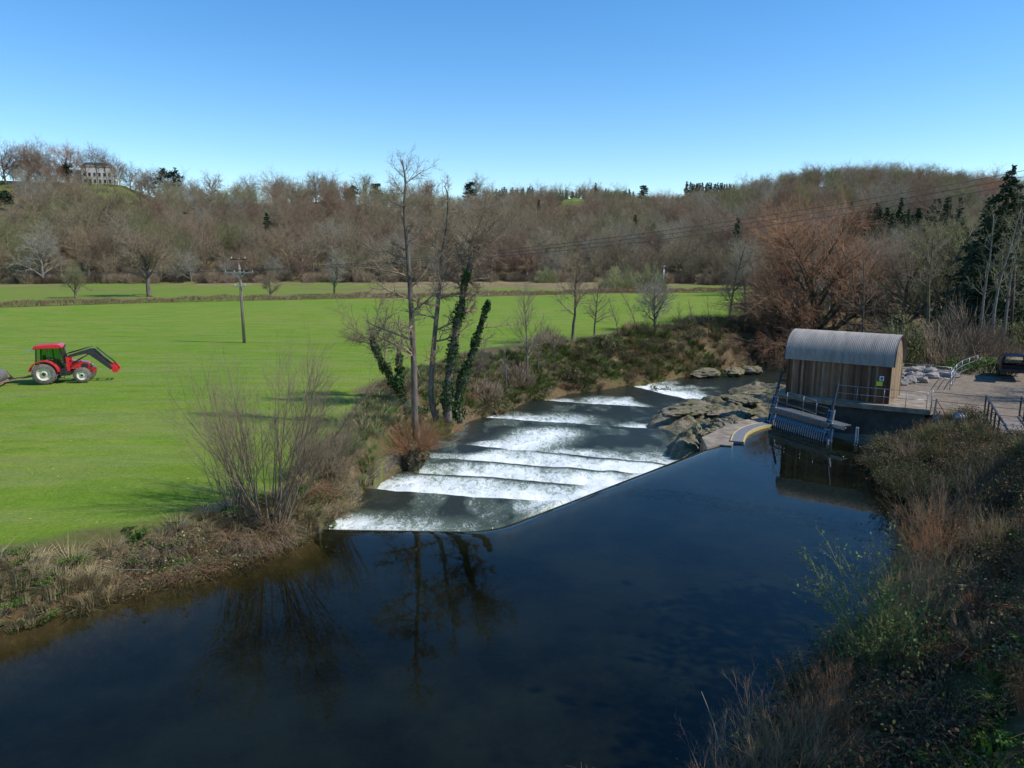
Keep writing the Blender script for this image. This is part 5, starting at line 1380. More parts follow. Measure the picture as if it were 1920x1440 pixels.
# skyline trees by name: (x, base y, top y, dist, kind, label)
SKY = [(12, 352, 258, 385, 'm', 'tall reddish skyline tree at the far left edge of the picture'), (58, 352, 276, 385, 'm', 'reddish brown skyline tree second from the left edge'),
       (132, 352, 267, 386, 'rust', 'broad domed rust brown beech left of the manor roof'), (90, 350, 284, 388, 'm', 'slim brown tree between the left skyline trees and the domed beech'),
       (150, 356, 318, 372, 'grey', 'low pale grey tree before the left half of the manor'), (166, 350, 330, 380, 'dark', 'low dark tree touching the left corner of the manor'),
       (245, 352, 306, 400, 'dark', 'dark rounded tree right of the manor'), (265, 352, 320, 400, 'm', 'low brown skyline tree behind the meadow'),
       (298, 358, 312, 398, 'grey', 'pale grey oval tree beside the skyline pine'), 
       (375, 380, 352, 430, 'm', 'small thin skyline tree right of the pine'), (400, 384, 327, 440, 'm', 'round bare skyline tree far left of centre'), (465, 385, 328, 440, 'm', 'round open bare skyline tree above the power pole'), (517, 385, 336, 440, 'm', 'small oval bare skyline tree right of the power pole'),
       (548, 385, 338, 440, 'm', 'slim bare skyline tree above the field'), (592, 385, 330, 440, 'm', 'tall domed bare skyline tree left of the river trees'), (622, 385, 326, 440, 'm', 'tallest domed bare skyline tree left of the river trees'), (648, 385, 342, 435, 'rust', 'russet dome shaped skyline tree left of the river trees'),
       (795, 390, 346, 460, 'm', 'low domed skyline tree between the river trees'), (1010, 385, 341, 540, 'm', 'low bare skyline tree right of the ivy clad trunk'), (1115, 380, 346, 600, 'm', 'bare skyline tree pair near the small hill meadow'),
       (1580, 352, 311, 500, 'rust', 'broad rust red beech crowning the right hand hill'), (1515, 352, 315, 505, 'm', 'round purple brown tree on the right hand hill top'), (1690, 352, 317, 480, 'm', 'domed brown tree on the right hand hill top'), (1765, 360, 326, 470, 'rust', 'round rust brown tree at the right end of the hill top'),
       (1745, 395, 355, 400, 'm', 'rounded brown tree half way up the right hand hill')]
kinds = {'m': 'twig_maroon', 'rust': 'twig_red', 'grey': 'twig_grey', 'dark': 'twig_dark'}
for i, (px, pb_, pt_, Y, kd, lb) in enumerate(SKY):
    x = WD(px, pb_, Y)[0]; g = gz(x, Y); zt = WD(px, pt_, Y)[2]; Hh = max(6, zt-g)
    fi = i % 6; Hm = 13.2
    me = far_variant(fi, kinds[kd]); o = bpy.data.objects.new('skyline_tree', me); C.objects.link(o)
    s_ = Hh/Hm; wd = .85 if 'slim' in lb or 'thin' in lb or 'oval' in lb else (1.35 if 'broad' in lb or 'spreading' in lb else 1.05)
    o.location = (x, Y, g-.3); o.scale = (s_*wd, s_*wd, s_); o.rotation_euler = (0, 0, i*1.7); tag(o, lb, 'tree')
def evergreen(name, px, pb_, pt_, Y, seed, label, R=4, layered=False):
    x = WD(px, pb_, Y)[0]; g = gz(x, Y); Hh = WD(px, pt_, Y)[2]-g
    rr = random.Random(seed); e = empty(name, (x, Y, g-.2), 0, label, 'tree')
    if layered:
        segs = [(0, 0, 0, 0, 0, Hh, .4, .08)]; pts = []
        for k in range(9):
            z = Hh*(.45+.55*k/9); L = R*(1.1-.6*k/9)
            for j in range(4):
                a = rr.random()*6.28; q = (math.cos(a)*L, math.sin(a)*L, z+.1*L); segs.append((0, 0, z-.5, *q, .12, .04))
                for m_ in range(70): f = .25+.8*rr.random(); pts.append((q[0]*f+rr.gauss(0, .6), q[1]*f+rr.gauss(0, .6), z+.1*L*f+rr.gauss(0, .22)))
        w_, l_ = segs_mesh('', segs, 5), leaves_np(pts, .8, seed, .9)
    else:
        w_, l_ = ever_round(seed, Hh, R, 1600, .9)
    link('trunk', np_mesh('trunk', w_[0], quads=w_[1]), M['bark'], e); link('crown', np_mesh('crown', l_[0], quads=l_[1]), M['conifer'], e)
evergreen('scots_pine', 314, 356, 310, 402, 61, 'dark flat topped pine on the skyline right of the manor', 4)
evergreen('cedar_tree', 706, 388, 343, 460, 62, 'small layered dark cedar on the skyline left of the tall river tree', 4.2, True)
evergreen('cedar_tree', 882, 388, 340, 500, 63, 'small layered dark cedar on the skyline above the ivy clad trunk', 4.6, True)
evergreen('yew_tree', 660, 384, 352, 440, 64, 'dark evergreen beside the russet skyline dome', 3.5)
evergreen('yew_tree', 128, 356, 312, 383, 65, 'dark evergreen below the domed beech by the manor', 5)
evergreen('yew_tree', 8, 392, 362, 330, 66, 'round dark green evergreen on the slope at the left edge', 5)
evergreen('douglas_fir', 1206, 398, 346, 520, 67, 'tall dark fir standing above the far wood right of centre', 3.6, True)

# ------------------------------------------------------------------ trees and shrubs of the left bank
def ivy_on(e, path, r0, r1, n, seed, size=.17, zmax=None):
    rr = random.Random(seed); pts = []
    L = [(Vector(a), Vector(b2)) for a, b2 in zip(path, path[1:])]
    for k in range(n):
        i = rr.randrange(len(L)); t = rr.random(); q = L[i][0].lerp(L[i][1], t); f = (i+t)/len(L); r_ = (r0+(r1-r0)*f)*(.5+.6*rr.random())*(1+.35*math.sin(f*23+seed))
        a = rr.random()*6.283; pts.append((q.x+r_*math.cos(a), q.y+r_*math.sin(a), q.z+rr.gauss(0, .1)))
    V, Q = leaves_np(pts, size, seed, .2, .8); link('ivy', np_mesh('ivy', V, quads=Q), M['ivy'], e)
def path_tree(name, loc, path, r0, r1, label, seed, limbs, mats, twn=(6, 5, 4), cat='tree', tl=(.5, .45, .45), rmin=.008):
    """trunk follows a given path; limbs = (fraction, azimuth, elevation, length)"""
    e = empty(name, loc, 0, label, cat); cp = catm(path, 5); n = len(cp)
    mb = MB(); mb.tube(cp, [r0+(r1-r0)*k/(n-1) for k in range(n)], 9); mb.build('trunk', mats[0], e)
    T = Tree(seed, .03)
    P = PR(list(twn), [6, 4, 3, 2], list(tl), [.8, .7, .6], [.05, .04, .02, .0], [.12, .15, .18, .2], st=[.15, .15, .1], tap=[.3, .4, .5, .5], rr=[.5, .55, .6], sh=[lambda t: 1.1-.5*t, one, one], rmin=rmin)
    for f, az, el, L in limbs:
        q = cp[min(n-1, int(f*(n-1)))]; r = (r0+(r1-r0)*f)*.5
        T.grow(tuple(q), (math.cos(az)*math.cos(el), math.sin(az)*math.cos(el), math.sin(el)), L, max(r, .012), 0, P)
    parts = []
    if T.thin: parts.append(segs_mesh('', T.thin, 3))
    if T.thick: parts.append(segs_mesh('', T.thick, 5))
    V, Q = np_join(parts); link('crown', np_mesh('crown', V, quads=Q), mats[1], e)
    return e, cp
def pth(base, *pp):
    """photo positions at the base's distance -> path relative to base"""
    out = [(0, 0, -.3)]
    for px, py, dy in pp:
        q = WD(px, py, base[1]+dy); out.append((q[0]-base[0], q[1]-base[1], q[2]-base[2]))
    return out
rr = random.Random(3)
def rlimbs(n, f0, f1, L0, L1, el=.35, seed=1):
    r_ = random.Random(seed); return [(f0+(f1-f0)*(k+.5)/n, r_.random()*6.283, el+r_.gauss(0, .25), (L0+(L1-L0)*k/n)*(.6+.7*r_.random())) for k in range(n)]
# tall alder
b1 = (-5.0, 38.8, gz(-5.0, 38.8)); b1 = G(779, 842, 0.2); b1 = (-5.1, 37.6, .6)
p1 = pth(b1, (778, 790, 0), (776, 690, 0), (770, 560, 0), (764, 470, .1), (758, 400, .2), (760, 345, .2), (754, 300, .2))
lm = [(.50, 3.3, .3, 2.6), (.53, 2.9, .25, 3.6), (.56, 3.1, .1, 2.2), (.44, 3.4, .1, 2.4), (.37, 3.0, .25, 2.9), (.33, 3.2, .45, 2.6), (.60, .2, .5, 1.6), (.48, .1, .5, 2.2), (.66, .0, .4, 1.3), (.75, 2.9, .3, 1.9), (.40, .0, .4, 2.0), (.8, 3.6, .6, 1.2), (.86, .1, .75, 1.9), (.88, .3, .6, 1.5), (.9, 3.0, .7, 1.3), (.93, .4, .9, 1.2), (.95, 2.6, .9, .9)]
e, cp = path_tree('alder_tree', b1, p1, .22, .025, 'tallest slender leafless tree rising from the orange stump beside the rapids', 201, lm+rlimbs(9, .3, .85, 1.4, .8, .4, 5), (M['bark'], M['twig_near']), (7, 5, 4))
V, Q = leaves_np([t for t in []] or [(0, 0, 0)], .01, 1)
b2_ = (-4.6, 42.2, 1.0)
p2 = pth(b2_, (808, 745, 0), (812, 660, .1), (822, 560, .2), (829, 480, .2), (838, 420, .2), (840, 370, .2), (833, 348, .2))
e, cp = path_tree('alder_tree', b2_, p2, .20, .02, 'slightly curved leafless tree second in the row beside the rapids', 202, [(.45, .1, .4, 2.4), (.5, .2, .6, 3.4), (.55, 3.2, 1.1, 2.6), (.58, 2.9, .9, 2.8), (.35, .1, .3, 2.8), (.68, 3.0, .7, 1.5)]+rlimbs(13, .25, .98, 2.2, .7, .5, 6), (M['bark'], M['twig_near']), (7, 5, 4))
# ivy clad pair
b3 = (-3.9, 42.0, .9)
p3 = pth(b3, (840, 735, 0), (848, 660, .1), (861, 590, .1), (872, 530, .2), (885, 480, .3))
e, cp = path_tree('ivy_clad_tree', b3, p3, .26, .12, 'leafless tree with a thick ivy sleeve third in the row beside the rapids', 203, [(.97, .1, .6, 3.4), (.99, 1.2, 1.1, 2.8), (.98, 3.0, 1.15, 2.6), (.9, 2.6, .8, 2.0), (1, .6, 1.2, 3.3), (1, 5, 1.2, 2.8), (.95, .3, 1.0, 2.9), (.88, 3.3, .7, 2.0), (.8, 0, .3, 1.6)]+rlimbs(5, .5, .9, 1.5, 1.5, .4, 8), (M['bark'], M['twig_near']), (9, 7, 5))
ivy_on(e, cp[2:-3], .36, .18, 2100, 5)
b4 = (-3.2, 42.6, .7)
p4 = pth(b4, (860, 735, 0), (882, 672, 0), (900, 615, .1), (916, 566, .1))
e, cp = path_tree('ivy_clad_stump', b4, p4, .2, .06, 'leaning ivy covered dead stem fourth in the row beside the rapids', 204, [(.75, .1, .15, 2.0), (.6, .2, .3, 1.6), (.4, 3.3, .2, 1.0)], (M['bark'], M['twig_near']), (4, 3, 3))
ivy_on(e, cp[1:], .34, .14, 1800, 6)
b5 = (-6.6, 45.5, gz(-6.6, 45.5))
p5 = pth(b5, (750, 735, 0), (728, 700, 0), (712, 672, 0), (698, 640, 0))
e, cp = path_tree('ivy_clad_tree', b5, p5, .18, .08, 'low ivy covered stem leaning left over the pasture behind the tall tree', 205, [(.95, 3.1, .75, 3.0), (.9, 2.8, .4, 2.4), (.98, 1.5, 1.0, 3.0), (.98, .4, .9, 2.6), (.8, .6, 1.0, 2.6), (.6, .3, 1.2, 3.2), (.92, 3.8, .5, 2.2)], (M['bark'], M['twig_near']), (9, 7, 5))
ivy_on(e, cp[1:], .40, .18, 1700, 7)
ivy_on(e, [Vector(cp[6]), Vector(cp[6])+Vector((.15, .2, 1.1)), Vector(cp[6])+Vector((.1, .3, 2.3))], .3, .15, 800, 8)
ivy_on(e, [Vector((.1, 0, .1)), Vector((.7, 0, .6))], .6, .5, 700, 9)
# pollard stump with orange shoots
def shoots(name, base, n, H, spread, mat, label, seed, R=.3, kids=5, cat='shrub', lr=.35, wood=None, rb=.012, up=.0, group=None, leaf=None, lsz=.06, stem_h=0, kid_an=.45, wobble=.05):
    e = empty(name, base, 0, label, cat, group); r_ = random.Random(seed); T = Tree(seed, .028); 
    P = PR([kids, 3], [6, 3, 2], [lr, .5], [kid_an, .5], [up, .04, .02], [wobble, .1, .15], st=[.3, .2], tap=[.3, .5, .5], rr=[.55, .6], sh=[lambda t: 1.1-.5*t, one], rmin=.004)
    for k in range(n):
        a = r_.random()*6.283; q = R*r_.random()**.5; sp = spread*(q/R)*(.5+.8*r_.random())
        d = Vector((math.cos(a)*math.sin(sp), math.sin(a)*math.sin(sp), math.cos(sp)))
        T.grow((q*math.cos(a), q*math.sin(a), stem_h), tuple(d), H*(.5+.6*r_.random()), rb*(.7+.6*r_.random()), 0, P)
    th = T.thick; 
    if th: V, Q = segs_mesh('', th, 5); link('stems', np_mesh('stems', V, quads=Q), M[wood or mat], e)
    V, Q = segs_mesh('', T.thin, 3); link('twigs', np_mesh('twigs', V, quads=Q), M[mat], e)
    if leaf:
        pts = [(s_[3]+r_.gauss(0, .03), s_[4]+r_.gauss(0, .03), s_[5]+r_.gauss(0, .03)) for s_ in T.thin if r_.random() < .8]
        V, Q = leaves_np(pts, lsz, seed, 0); link('buds', np_mesh('buds', V, quads=Q), M[leaf], e)
    return e
sb = (-5.35, 37.3, -.2)
e = shoots('pollard_stump', sb, 260, 2.1, 1.15, 'twig_rust', 'squat dark stump crowned with dense orange brown shoots beside the rapids', 211, R=.75, kids=3, stem_h=.35, rb=.011)
bm = bmesh.new(); bmesh.ops.create_icosphere(bm, subdivisions=4, radius=1)
from mathutils import noise as mn
for v in bm.verts:
    p = v.co.normalized(); r0_ = 1+.3*mn.fractal(p*2.2, .9, 2.1, 4)+.12*abs(math.sin(math.atan2(p.y, p.x)*5+p.z*2)); q = p*r0_
    v.co = (q.x*(.62+.22*q.z), q.y*(.58+.2*q.z), -.15+q.z*.85)
me = bpy.data.meshes.new('stump'); bm.to_mesh(me); bm.free(); link('stump', me, M['bark_moss'], e)
r_ = random.Random(4); V, Q = leaves_np([(.75*math.cos(a)*q, .7*math.sin(a)*q, -.2+.9*r_.random()) for a, q in [(r_.random()*6.28, .6+.6*r_.random()) for _ in range(500)]], .16, 3); link('litter', np_mesh('litter', V, quads=Q), M['litter'], e)
# big multi stemmed hazel, left foreground, and its neighbours
hb_ = G(500, 968, 1.2); H_ = height_to(500, 650, hb_)
T = Tree(301, .022); P = PR([9, 6, 4], [9, 5, 3, 2], [.34, .45, .45], [.5, .55, .6], [.012, .03, .02, .0], [.035, .09, .13, .18], st=[.38, .2, .1], tap=[.22, .35, .5, .5], rr=[.5, .55, .6], sh=[lambda t: 1.15-.5*t, one, one], rmin=.0035)
e = empty('hazel_bush', hb_, 0, 'big open multi stemmed leafless bush on the bank left of the weir crest', 'bush')
r_ = random.Random(12)
for k in range(42):
    a = r_.random()*6.283; q = .7*r_.random()**.5; sp = .10+.48*r_.random()**1.1 if k > 6 else .45+.2*r_.random()
    T.grow((q*math.cos(a)*1.3, q*math.sin(a)*.6, -.1), (math.cos(a)*math.sin(sp), math.sin(a)*math.sin(sp), math.cos(sp)), H_*(.5+.5*r_.random()), .03*(.6+.6*r_.random()), 0, P)
V, Q = segs_mesh('', T.thick, 5); link('stems', np_mesh('stems', V, quads=Q), M['twig_near'], e); V, Q = segs_mesh('', T.thin, 3); link('twigs', np_mesh('twigs', V, quads=Q), M['twig_near'], e)
hb2 = G(436, 966, 1.3); shoots('coppiced_bush', hb2, 26, 1.9, .35, 'twig_near', 'short stiff cut stems just left of the big open bush', 302, R=.45, kids=2, rb=.022, lr=.2)
hb3 = G(610, 902, 1.2); shoots('dense_bush', hb3, 95, height_to(610, 730, hb3)*.72, .42, 'twig_near', 'dense brown twiggy bush between the big open bush and the orange stump', 303, R=.9, kids=6, rb=.013)
# trees further along the left bank
def bank(name, px, pby, pty, seed, label, mats, fn='leader', **k):
    b_ = G(px, pby, 0.5); H_ = height_to(px, pty, b_)
    T = leader(seed, H_, **k) if fn == 'leader' else broad(seed, H_/.92, **k)
    return place_tree(name, b_, T, mats, label)
bank('birch_tree', 988, 712, 548, 401, 'pale stemmed leafless birch in the thicket left of the forked bank trees', (M['bark_pale'], M['twig_near']), n=(28, 9, 6), lr=(.36, .5, .45), an=(.65, .6, .6), rmin=.009, tro=(0, .04, .02, .01))
bank('birch_tree', 950, 745, 640, 402, 'thin pale sapling standing at the water edge below the birch', (M['bark_pale'], M['twig_grey']), n=(14, 5, 4), lr=(.25, .45, .4), an=(.5, .6, .6), rmin=.006)
bank('bank_tree', 1073, 668, 470, 403, 'forked dark leafless tree left of the bare slip on the bank', (M['bark'], M['twig_near']), n=(20, 9, 6), lr=(.42, .5, .45), an=(.85, .7, .6), rb=.018, rmin=.013, wob=(.07, .13, .15, .2), st=(.3, .15, .1), tro=(0, .08, .02, .01))
bank('bank_tree', 1113, 688, 528, 404, 'dark leafless tree directly right of the forked tree on the bank', (M['bark'], M['twig_near']), n=(18, 8, 6), lr=(.44, .5, .45), an=(.95, .7, .6), rb=.018, rmin=.012, wob=(.06, .12, .15, .2), st=(.28, .15, .1), tro=(0, .07, .02, .01))
bank('bank_tree', 1226, 660, 508, 405, 'spreading grey leafless tree with several stems on the far bank', (M['bark'], M['twig_grey']), fn='broad', spread=1.25, n=(11, 10, 8, 5), trunk=.45, an0=.8, rmin=.012, thick=.04)
bank('bank_tree', 1328, 640, 560, 406, 'small thin leafless tree in front of the field right of the spreading tree', (M['bark'], M['twig_near']), n=(13, 6, 4), lr=(.33, .5, .4), rmin=.008)
bank('bank_tree', 1364, 655, 452, 407, 'tall straight leafless tree on the far bank left of the red beech', (M['bark'], M['twig_near']), n=(28, 9, 6), lr=(.32, .5, .45), an=(.9, .7, .6), rmin=.014, rb=.015)
bank('bank_tree', 1392, 640, 500, 408, 'slim leafless tree close behind the tall straight one', (M['bark'], M['twig_near']), n=(18, 7, 4), lr=(.26, .5, .4), rmin=.01)
for i, (px, pb_, h, r__, mt, lf, lb) in enumerate([(905, 745, 2.4, 2.2, 'twig_near', None, 'brown leafless thicket just right of the ivy covered stem'), (965, 722, 3.0, 2.4, 'twig_near', None, 'tall brown thicket around the birch on the left bank'),
        (1030, 700, 2.6, 2.2, 'twig_near', None, 'brown leafless thicket right of the birch'), (930, 760, 1.2, 1.8, 'twig_near', 'olive_leaf', 'low olive bramble bush at the water edge right of the ivy covered stem'), (1000, 735, 1.1, 2.0, 'twig_near', 'olive_leaf', 'low olive bramble bush above the second far sill'),
        (1070, 708, 1.4, 1.8, 'twig_near', 'olive_leaf', 'overhanging olive bush on the dark cut bank'), (1140, 700, 1.6, 2.0, 'twig_dark', 'olive_leaf', 'green brown bramble bush left of the bare earth slip'), (1180, 672, 2.1, 1.7, 'twig_tan', None, 'tan leafless bush right of the bare earth slip'),
        (1235, 692, 1.5, 2.4, 'twig_dark', 'olive_leaf', 'dark overhanging bush at the shaded water edge'), (1290, 680, 2.0, 2.8, 'twig_dark', 'olive_leaf', 'dark bush at the water edge below the small thin tree'), (1345, 672, 1.8, 2.4, 'twig_dark', 'green_leaf', 'bright green low bush at the water edge left of the shed'),
        (1300, 650, 1.9, 2.6, 'twig_near', None, 'brown thicket at the field corner right of the spreading tree'), (1245, 655, 1.5, 2.0, 'twig_dark', None, 'dark thicket at the foot of the spreading tree'), (1400, 655, 2.4, 3.0, 'twig_near', None, 'brown thicket on the far bank under the beech branches')]):
    b_ = G(px, pb_, .3); dome_bush('bank_bush', b_, h*.8, r__*.8, mt, lb, 500+i, 900 if not lf else 700, leaf=lf, size=.2)
# ------------------------------------------------------------------ red beech and the right hand woods
bb_ = (41.5, 99.0, gz(41.5, 99.0)); bb_ = WD(1535, 606, 96.0); bb_ = (bb_[0], 96.0, gz(bb_[0], 96.0)); Hb = height_to(1540, 362, bb_)*.93
T = broad(601, Hb/.90, 1.05, (16, 12, 11, 7), trunk=.52, an0=1.0, st0=.22, rb=.028, rmin=.0125, thick=.08, lr0=.86)
# low limbs drooping towards the river, left, and one rising right
P = PR([9, 8, 6], [9, 5, 3, 2], [.42, .5, .5], [.6, .6, .6], [-.015, -.01, -.02, -.03], [.09, .12, .16, .2], st=[.25, .2, .1], tap=[.25, .3, .4, .5], rr=[.5, .5, .6], sh=[one, one, one], rmin=.012)
for az, el, L, z in ((3.3, .12, 12, 3.6), (3.6, .02, 11.5, 3.0), (2.9, .2, 10.5, 4.4), (3.9, .1, 10, 4), (3.1, .35, 11.5, 6)):
    T.grow((0, 0, z), (math.cos(az)*math.cos(el), math.sin(az)*math.cos(el), math.sin(el)), L, .26, 0, P)
P2_ = dict(P); P2_['tro'] = [.10, .04, 0, 0]
T.grow((0, 0, 4.5), (.97, -.1, -.05), 11, .26, 0, P2_)
tm = smooth_trunk(T)
thin = segs_mesh('', T.thin, 3); thick = segs_mesh('', T.thick, 4)
e = empty('beech_tree', bb_, .4, 'huge spreading beech with a red brown crown and drooping limbs behind the shed', 'tree')
link('trunk', tm, M['bark_moss'], e); link('limbs', np_mesh('limbs', thick[0], quads=thick[1]), M['bark'], e)
link('crown', np_mesh('crown', thin[0], quads=thin[1]), M['twig_red'], e)
def at(px, pb_, Y): x = WD(px, pb_, Y)[0]; return (x, Y, gz(x, Y))
def rtree(name, px, Y, pty, T_or, mats, label, **k):
    b_ = at(px, 600, Y); H_ = height_to(px, pty, b_); return place_tree(name, b_, T_or(H_), mats, label, **k)
def ivyd(e, H_, r0, n, seed): ivy_on(e, [Vector((0, 0, .2)), Vector((0, 0, H_*.5)), Vector((0, 0, H_*.8))], r0, r0*.4, n, seed)
rtree('birch_tree', 1622, 84, 470, lambda H_: leader(611, H_, n=(20, 8, 5), lr=(.3, .5, .4), rmin=.01), (M['bark'], M['twig_near']), 'thin brown leafless tree in the gap right of the beech')
rtree('ash_tree', 1740, 70, 430, lambda H_: leader(612, H_, n=(16, 8, 6), lr=(.26, .5, .45), st=(.5, .2, .1), rb=.017, rmin=.012, an=(.7, .7, .6)), (M['bark_moss'], M['twig_near']), 'straight dark trunked leafless tree rising right of the shed roof')
rtree('ash_tree', 1690, 92, 440, lambda H_: broad(613, H_/.9, .9, (10, 9, 8, 5), trunk=.6, rmin=.014), (M['bark'], M['twig_near']), 'brown leafless tree behind the shed roof right end')
rtree('ash_tree', 1780, 88, 378, lambda H_: broad(614, H_/.9, .8, (12, 9, 8, 5), trunk=.62, rmin=.014), (M['bark'], M['twig_green']), 'olive brown leafless tree left of the dark conifer')
rtree('ash_tree', 1660, 118, 452, lambda H_: broad(615, H_/.9, 1, (12, 9, 8, 5), trunk=.55, rmin=.016), (M['bark'], M['twig_near']), 'brown leafless tree behind the beech right flank')
rtree('ash_tree', 1460, 135, 455, lambda H_: broad(616, H_/.9, 1, (12, 9, 8, 5), trunk=.55, rmin=.016), (M['bark'], M['twig_near']), 'brown leafless tree behind the beech left flank')
rtree('birch_tree', 1842, 66, 400, lambda H_: leader(617, H_, n=(20, 6, 4), lr=(.2, .45, .4), st=(.4, .2, .1), rb=.012, rmin=.008), (M['bark_pale'], M['twig_green']), 'pale stemmed birch in front of the dark conifer, left one')
rtree('birch_tree', 1866, 64, 385, lambda H_: leader(618, H_, n=(20, 6, 4), lr=(.2, .45, .4), st=(.4, .2, .1), rb=.012, rmin=.008), (M['bark_pale'], M['twig_green']), 'pale stemmed birch in front of the dark conifer, middle one')
rtree('birch_tree', 1886, 67, 400, lambda H_: leader(619, H_, n=(22, 6, 4), lr=(.24, .45, .4), st=(.3, .2, .1), rb=.012, rmin=.008), (M['bark_pale'], M['twig_green']), 'pale stemmed birch in front of the dark conifer, nearest the pole')
def conif(name, px, Y, pty, seed, label, R=3.4, **k):
    b_ = at(px, 600, Y); H_ = height_to(px, pty, b_); e = empty(name, b_, 0, label, 'tree')
    tv, lv = conifer_tree(seed, H=H_, R=R, **k); link('trunk', np_mesh('trunk', tv[0], quads=tv[1]), M['bark'], e); link('crown', np_mesh('crown', lv[0], quads=lv[1]), M['conifer'], e)
conif('tall_conifer', 1864, 74, 306, 71, 'tallest dark ragged conifer at the right edge topping the skyline', R=5.6, dens=1.35, size=.5, base_h=.03)
conif('tall_conifer', 1832, 80, 372, 72, 'dark conifer just left of the tallest ragged one', R=4.8, dens=1.3, size=.5, base_h=.03)
conif('tall_conifer', 1905, 84, 372, 73, 'dark conifer at the right picture edge behind the telegraph pole', R=5.6, dens=1.3, size=.5, base_h=.03)
conif('tall_conifer', 1772, 100, 420, 74, 'slim green conifer between the leafless trees right of the shed', R=3.4, dens=1.2, size=.55)
for i, (px, Y, h, r__, mt, lf, lb) in enumerate([(1808, 62, 6.0, 3.6, 'twig_near', None, 'big brown leafless bush behind the curved ramp railing'), (1690, 60, 4.2, 2.0, 'twig_green', 'olive_leaf', 'bright green budding bush right behind the shed'),
        (1760, 60, 3.4, 2.6, 'twig_near', None, 'brown bramble thicket behind the riprap fence'), (1730, 64, 3.4, 2.6, 'twig_near', 'olive_leaf', 'olive brown thicket at the foot of the dark trunked tree'), (1858, 66, 2.6, 3.0, 'twig_near', None, 'brown scrub left of the telegraph pole'), (1912, 68, 3.0, 3.0, 'twig_green', 'olive_leaf', 'green scrub behind the parked car'),
        (1840, 57, 1.2, 3.0, 'twig_dark', 'green_leaf', 'low green patch of growth at the gravel edge behind the ramp'), (1650, 78, 3.2, 3.2, 'twig_near', None, 'brown thicket seen over the shed roof right half'), (1575, 84, 3.4, 3.4, 'twig_near', None, 'brown thicket seen over the shed roof middle'),
        (1500, 90, 3.0, 3.6, 'twig_near', None, 'brown thicket seen over the shed roof left end'), (1450, 97, 3.0, 3.6, 'twig_dark', None, 'dark thicket on the far shore under the drooping branches'), (1890, 80, 5.0, 4.0, 'twig_green', None, 'olive tall thicket among the birches'), (1600, 100, 4.5, 4.5, 'twig_near', None, 'tall brown thicket right of the beech trunk'),
        (1480, 112, 4.0, 4.5, 'twig_near', None, 'brown thicket left of the beech trunk'), (1420, 118, 4.0, 4.5, 'twig_near', None, 'brown thicket at the right end of the field'), (1540, 120, 5.0, 5.0, 'twig_green', None, 'olive thicket behind the beech trunk'), (1700, 110, 5.0, 5.0, 'twig_near', None, 'brown thicket deep in the right hand wood'), (1800, 110, 5.0, 5.0, 'twig_green', 'olive_leaf', 'olive thicket deep in the right hand wood')]):
    b_ = at(px, 600, Y); dome_bush('scrub_bush', b_, h, r__, mt, lb, 700+i, 1300, leaf=lf, size=.22, flat=.8)
# valley wood on the right, between the river and the hill
LABV = ('leafless brown tree in the valley wood between the beech and the hill', 'valley wood trees right of the field')
rv_ = random.Random(91); vs = []
for k in range(400):
    px = rv_.uniform(1400, 2000); Y = rv_.uniform(112, 205); x = WD(px, 500, Y)[0]
    if any((x-a)**2+(Y-b2)**2 < 50 for a, b2 in vs): continue
    if px < 1480 and Y < 150: continue
    vs.append((x, Y))
for x, Y in vs:
    g = gz(x, Y); con = rv_.random() < .12; me = CON[rv_.randrange(2)] if con else far_variant(rv_.randrange(6), rv_.choice(('twig_wood', 'twig_wood', 'twig_grey', 'twig_green')))
    o = bpy.data.objects.new('valley_tree', me); C.objects.link(o); s_ = rv_.uniform(.75, 1.0); o.location = (x, Y, g-.2); o.rotation_euler = (0, 0, rv_.random()*6.28); o.scale = (s_, s_, s_*rv_.uniform(.9, 1.1))
    tag(o, 'dark conifer in the valley wood between the beech and the hill' if con else LABV[0], 'tree', 'valley conifers right of the field' if con else LABV[1])

# ------------------------------------------------------------------ rocks
m, nt, b = new_mat('rock')
P_ = pos(nt); n1 = noise(nt, P_, 1.5, 8, .75); n2 = noise(nt, mapping(nt, P_, (1, 1, 2.5), (.4, .2, .3)), 3.5, 9, .8)
c = ramp(nt, n2, [(.28, (.06, .045, .03)), (.46, (.18, .145, .105)), (.6, (.30, .25, .19)), (.76, (.48, .42, .34))])
c = mixc(nt, ramp(nt, n1, [(.42, 0), (.56, .85)]), c, (.10, .095, .02))
sn = nt.nodes.new('ShaderNodeSeparateXYZ'); nt.links.new(nd(nt, 'ShaderNodeNewGeometry').outputs['Normal'], sn.inputs[0])
nt.links.new(c, b.inputs['Base Color']); b.inputs['Roughness'].default_value = .85; bump(nt, b, n2, .9, .12); M['rock'] = m
from mathutils import noise as mn
def rock(name, c, size, seed, label=None, parent=None, rz=0, sub=4, layered=.5, cat='rock', group=None, mat='rock'):
    bm = bmesh.new(); bmesh.ops.create_icosphere(bm, subdivisions=sub, radius=1); o_ = Vector((seed*3.1, seed*1.7, seed*.9))
    for v in bm.verts:
        p = v.co.normalized(); r_ = 1+.38*(mn.fractal(p*1.4+o_, .9, 2.1, 3))+.16*mn.ridged_multi_fractal(p*3+o_, .9, 2.1, 4, 1, 2)-.15+.10*mn.cell(p*5+o_)
        q = p*r_; q.z = q.z*.9+layered*.06*math.floor(q.z*6)/1.0*.5; v.co = Vector((q.x*size[0], q.y*size[1], q.z*size[2]))
    me = bpy.data.meshes.new(name); bm.to_mesh(me); bm.free(); ob = link(name, me, M[mat], parent); ob.location = c; ob.rotation_euler = (0, 0, rz)
    if label: tag(ob, label, cat, group)
    return ob
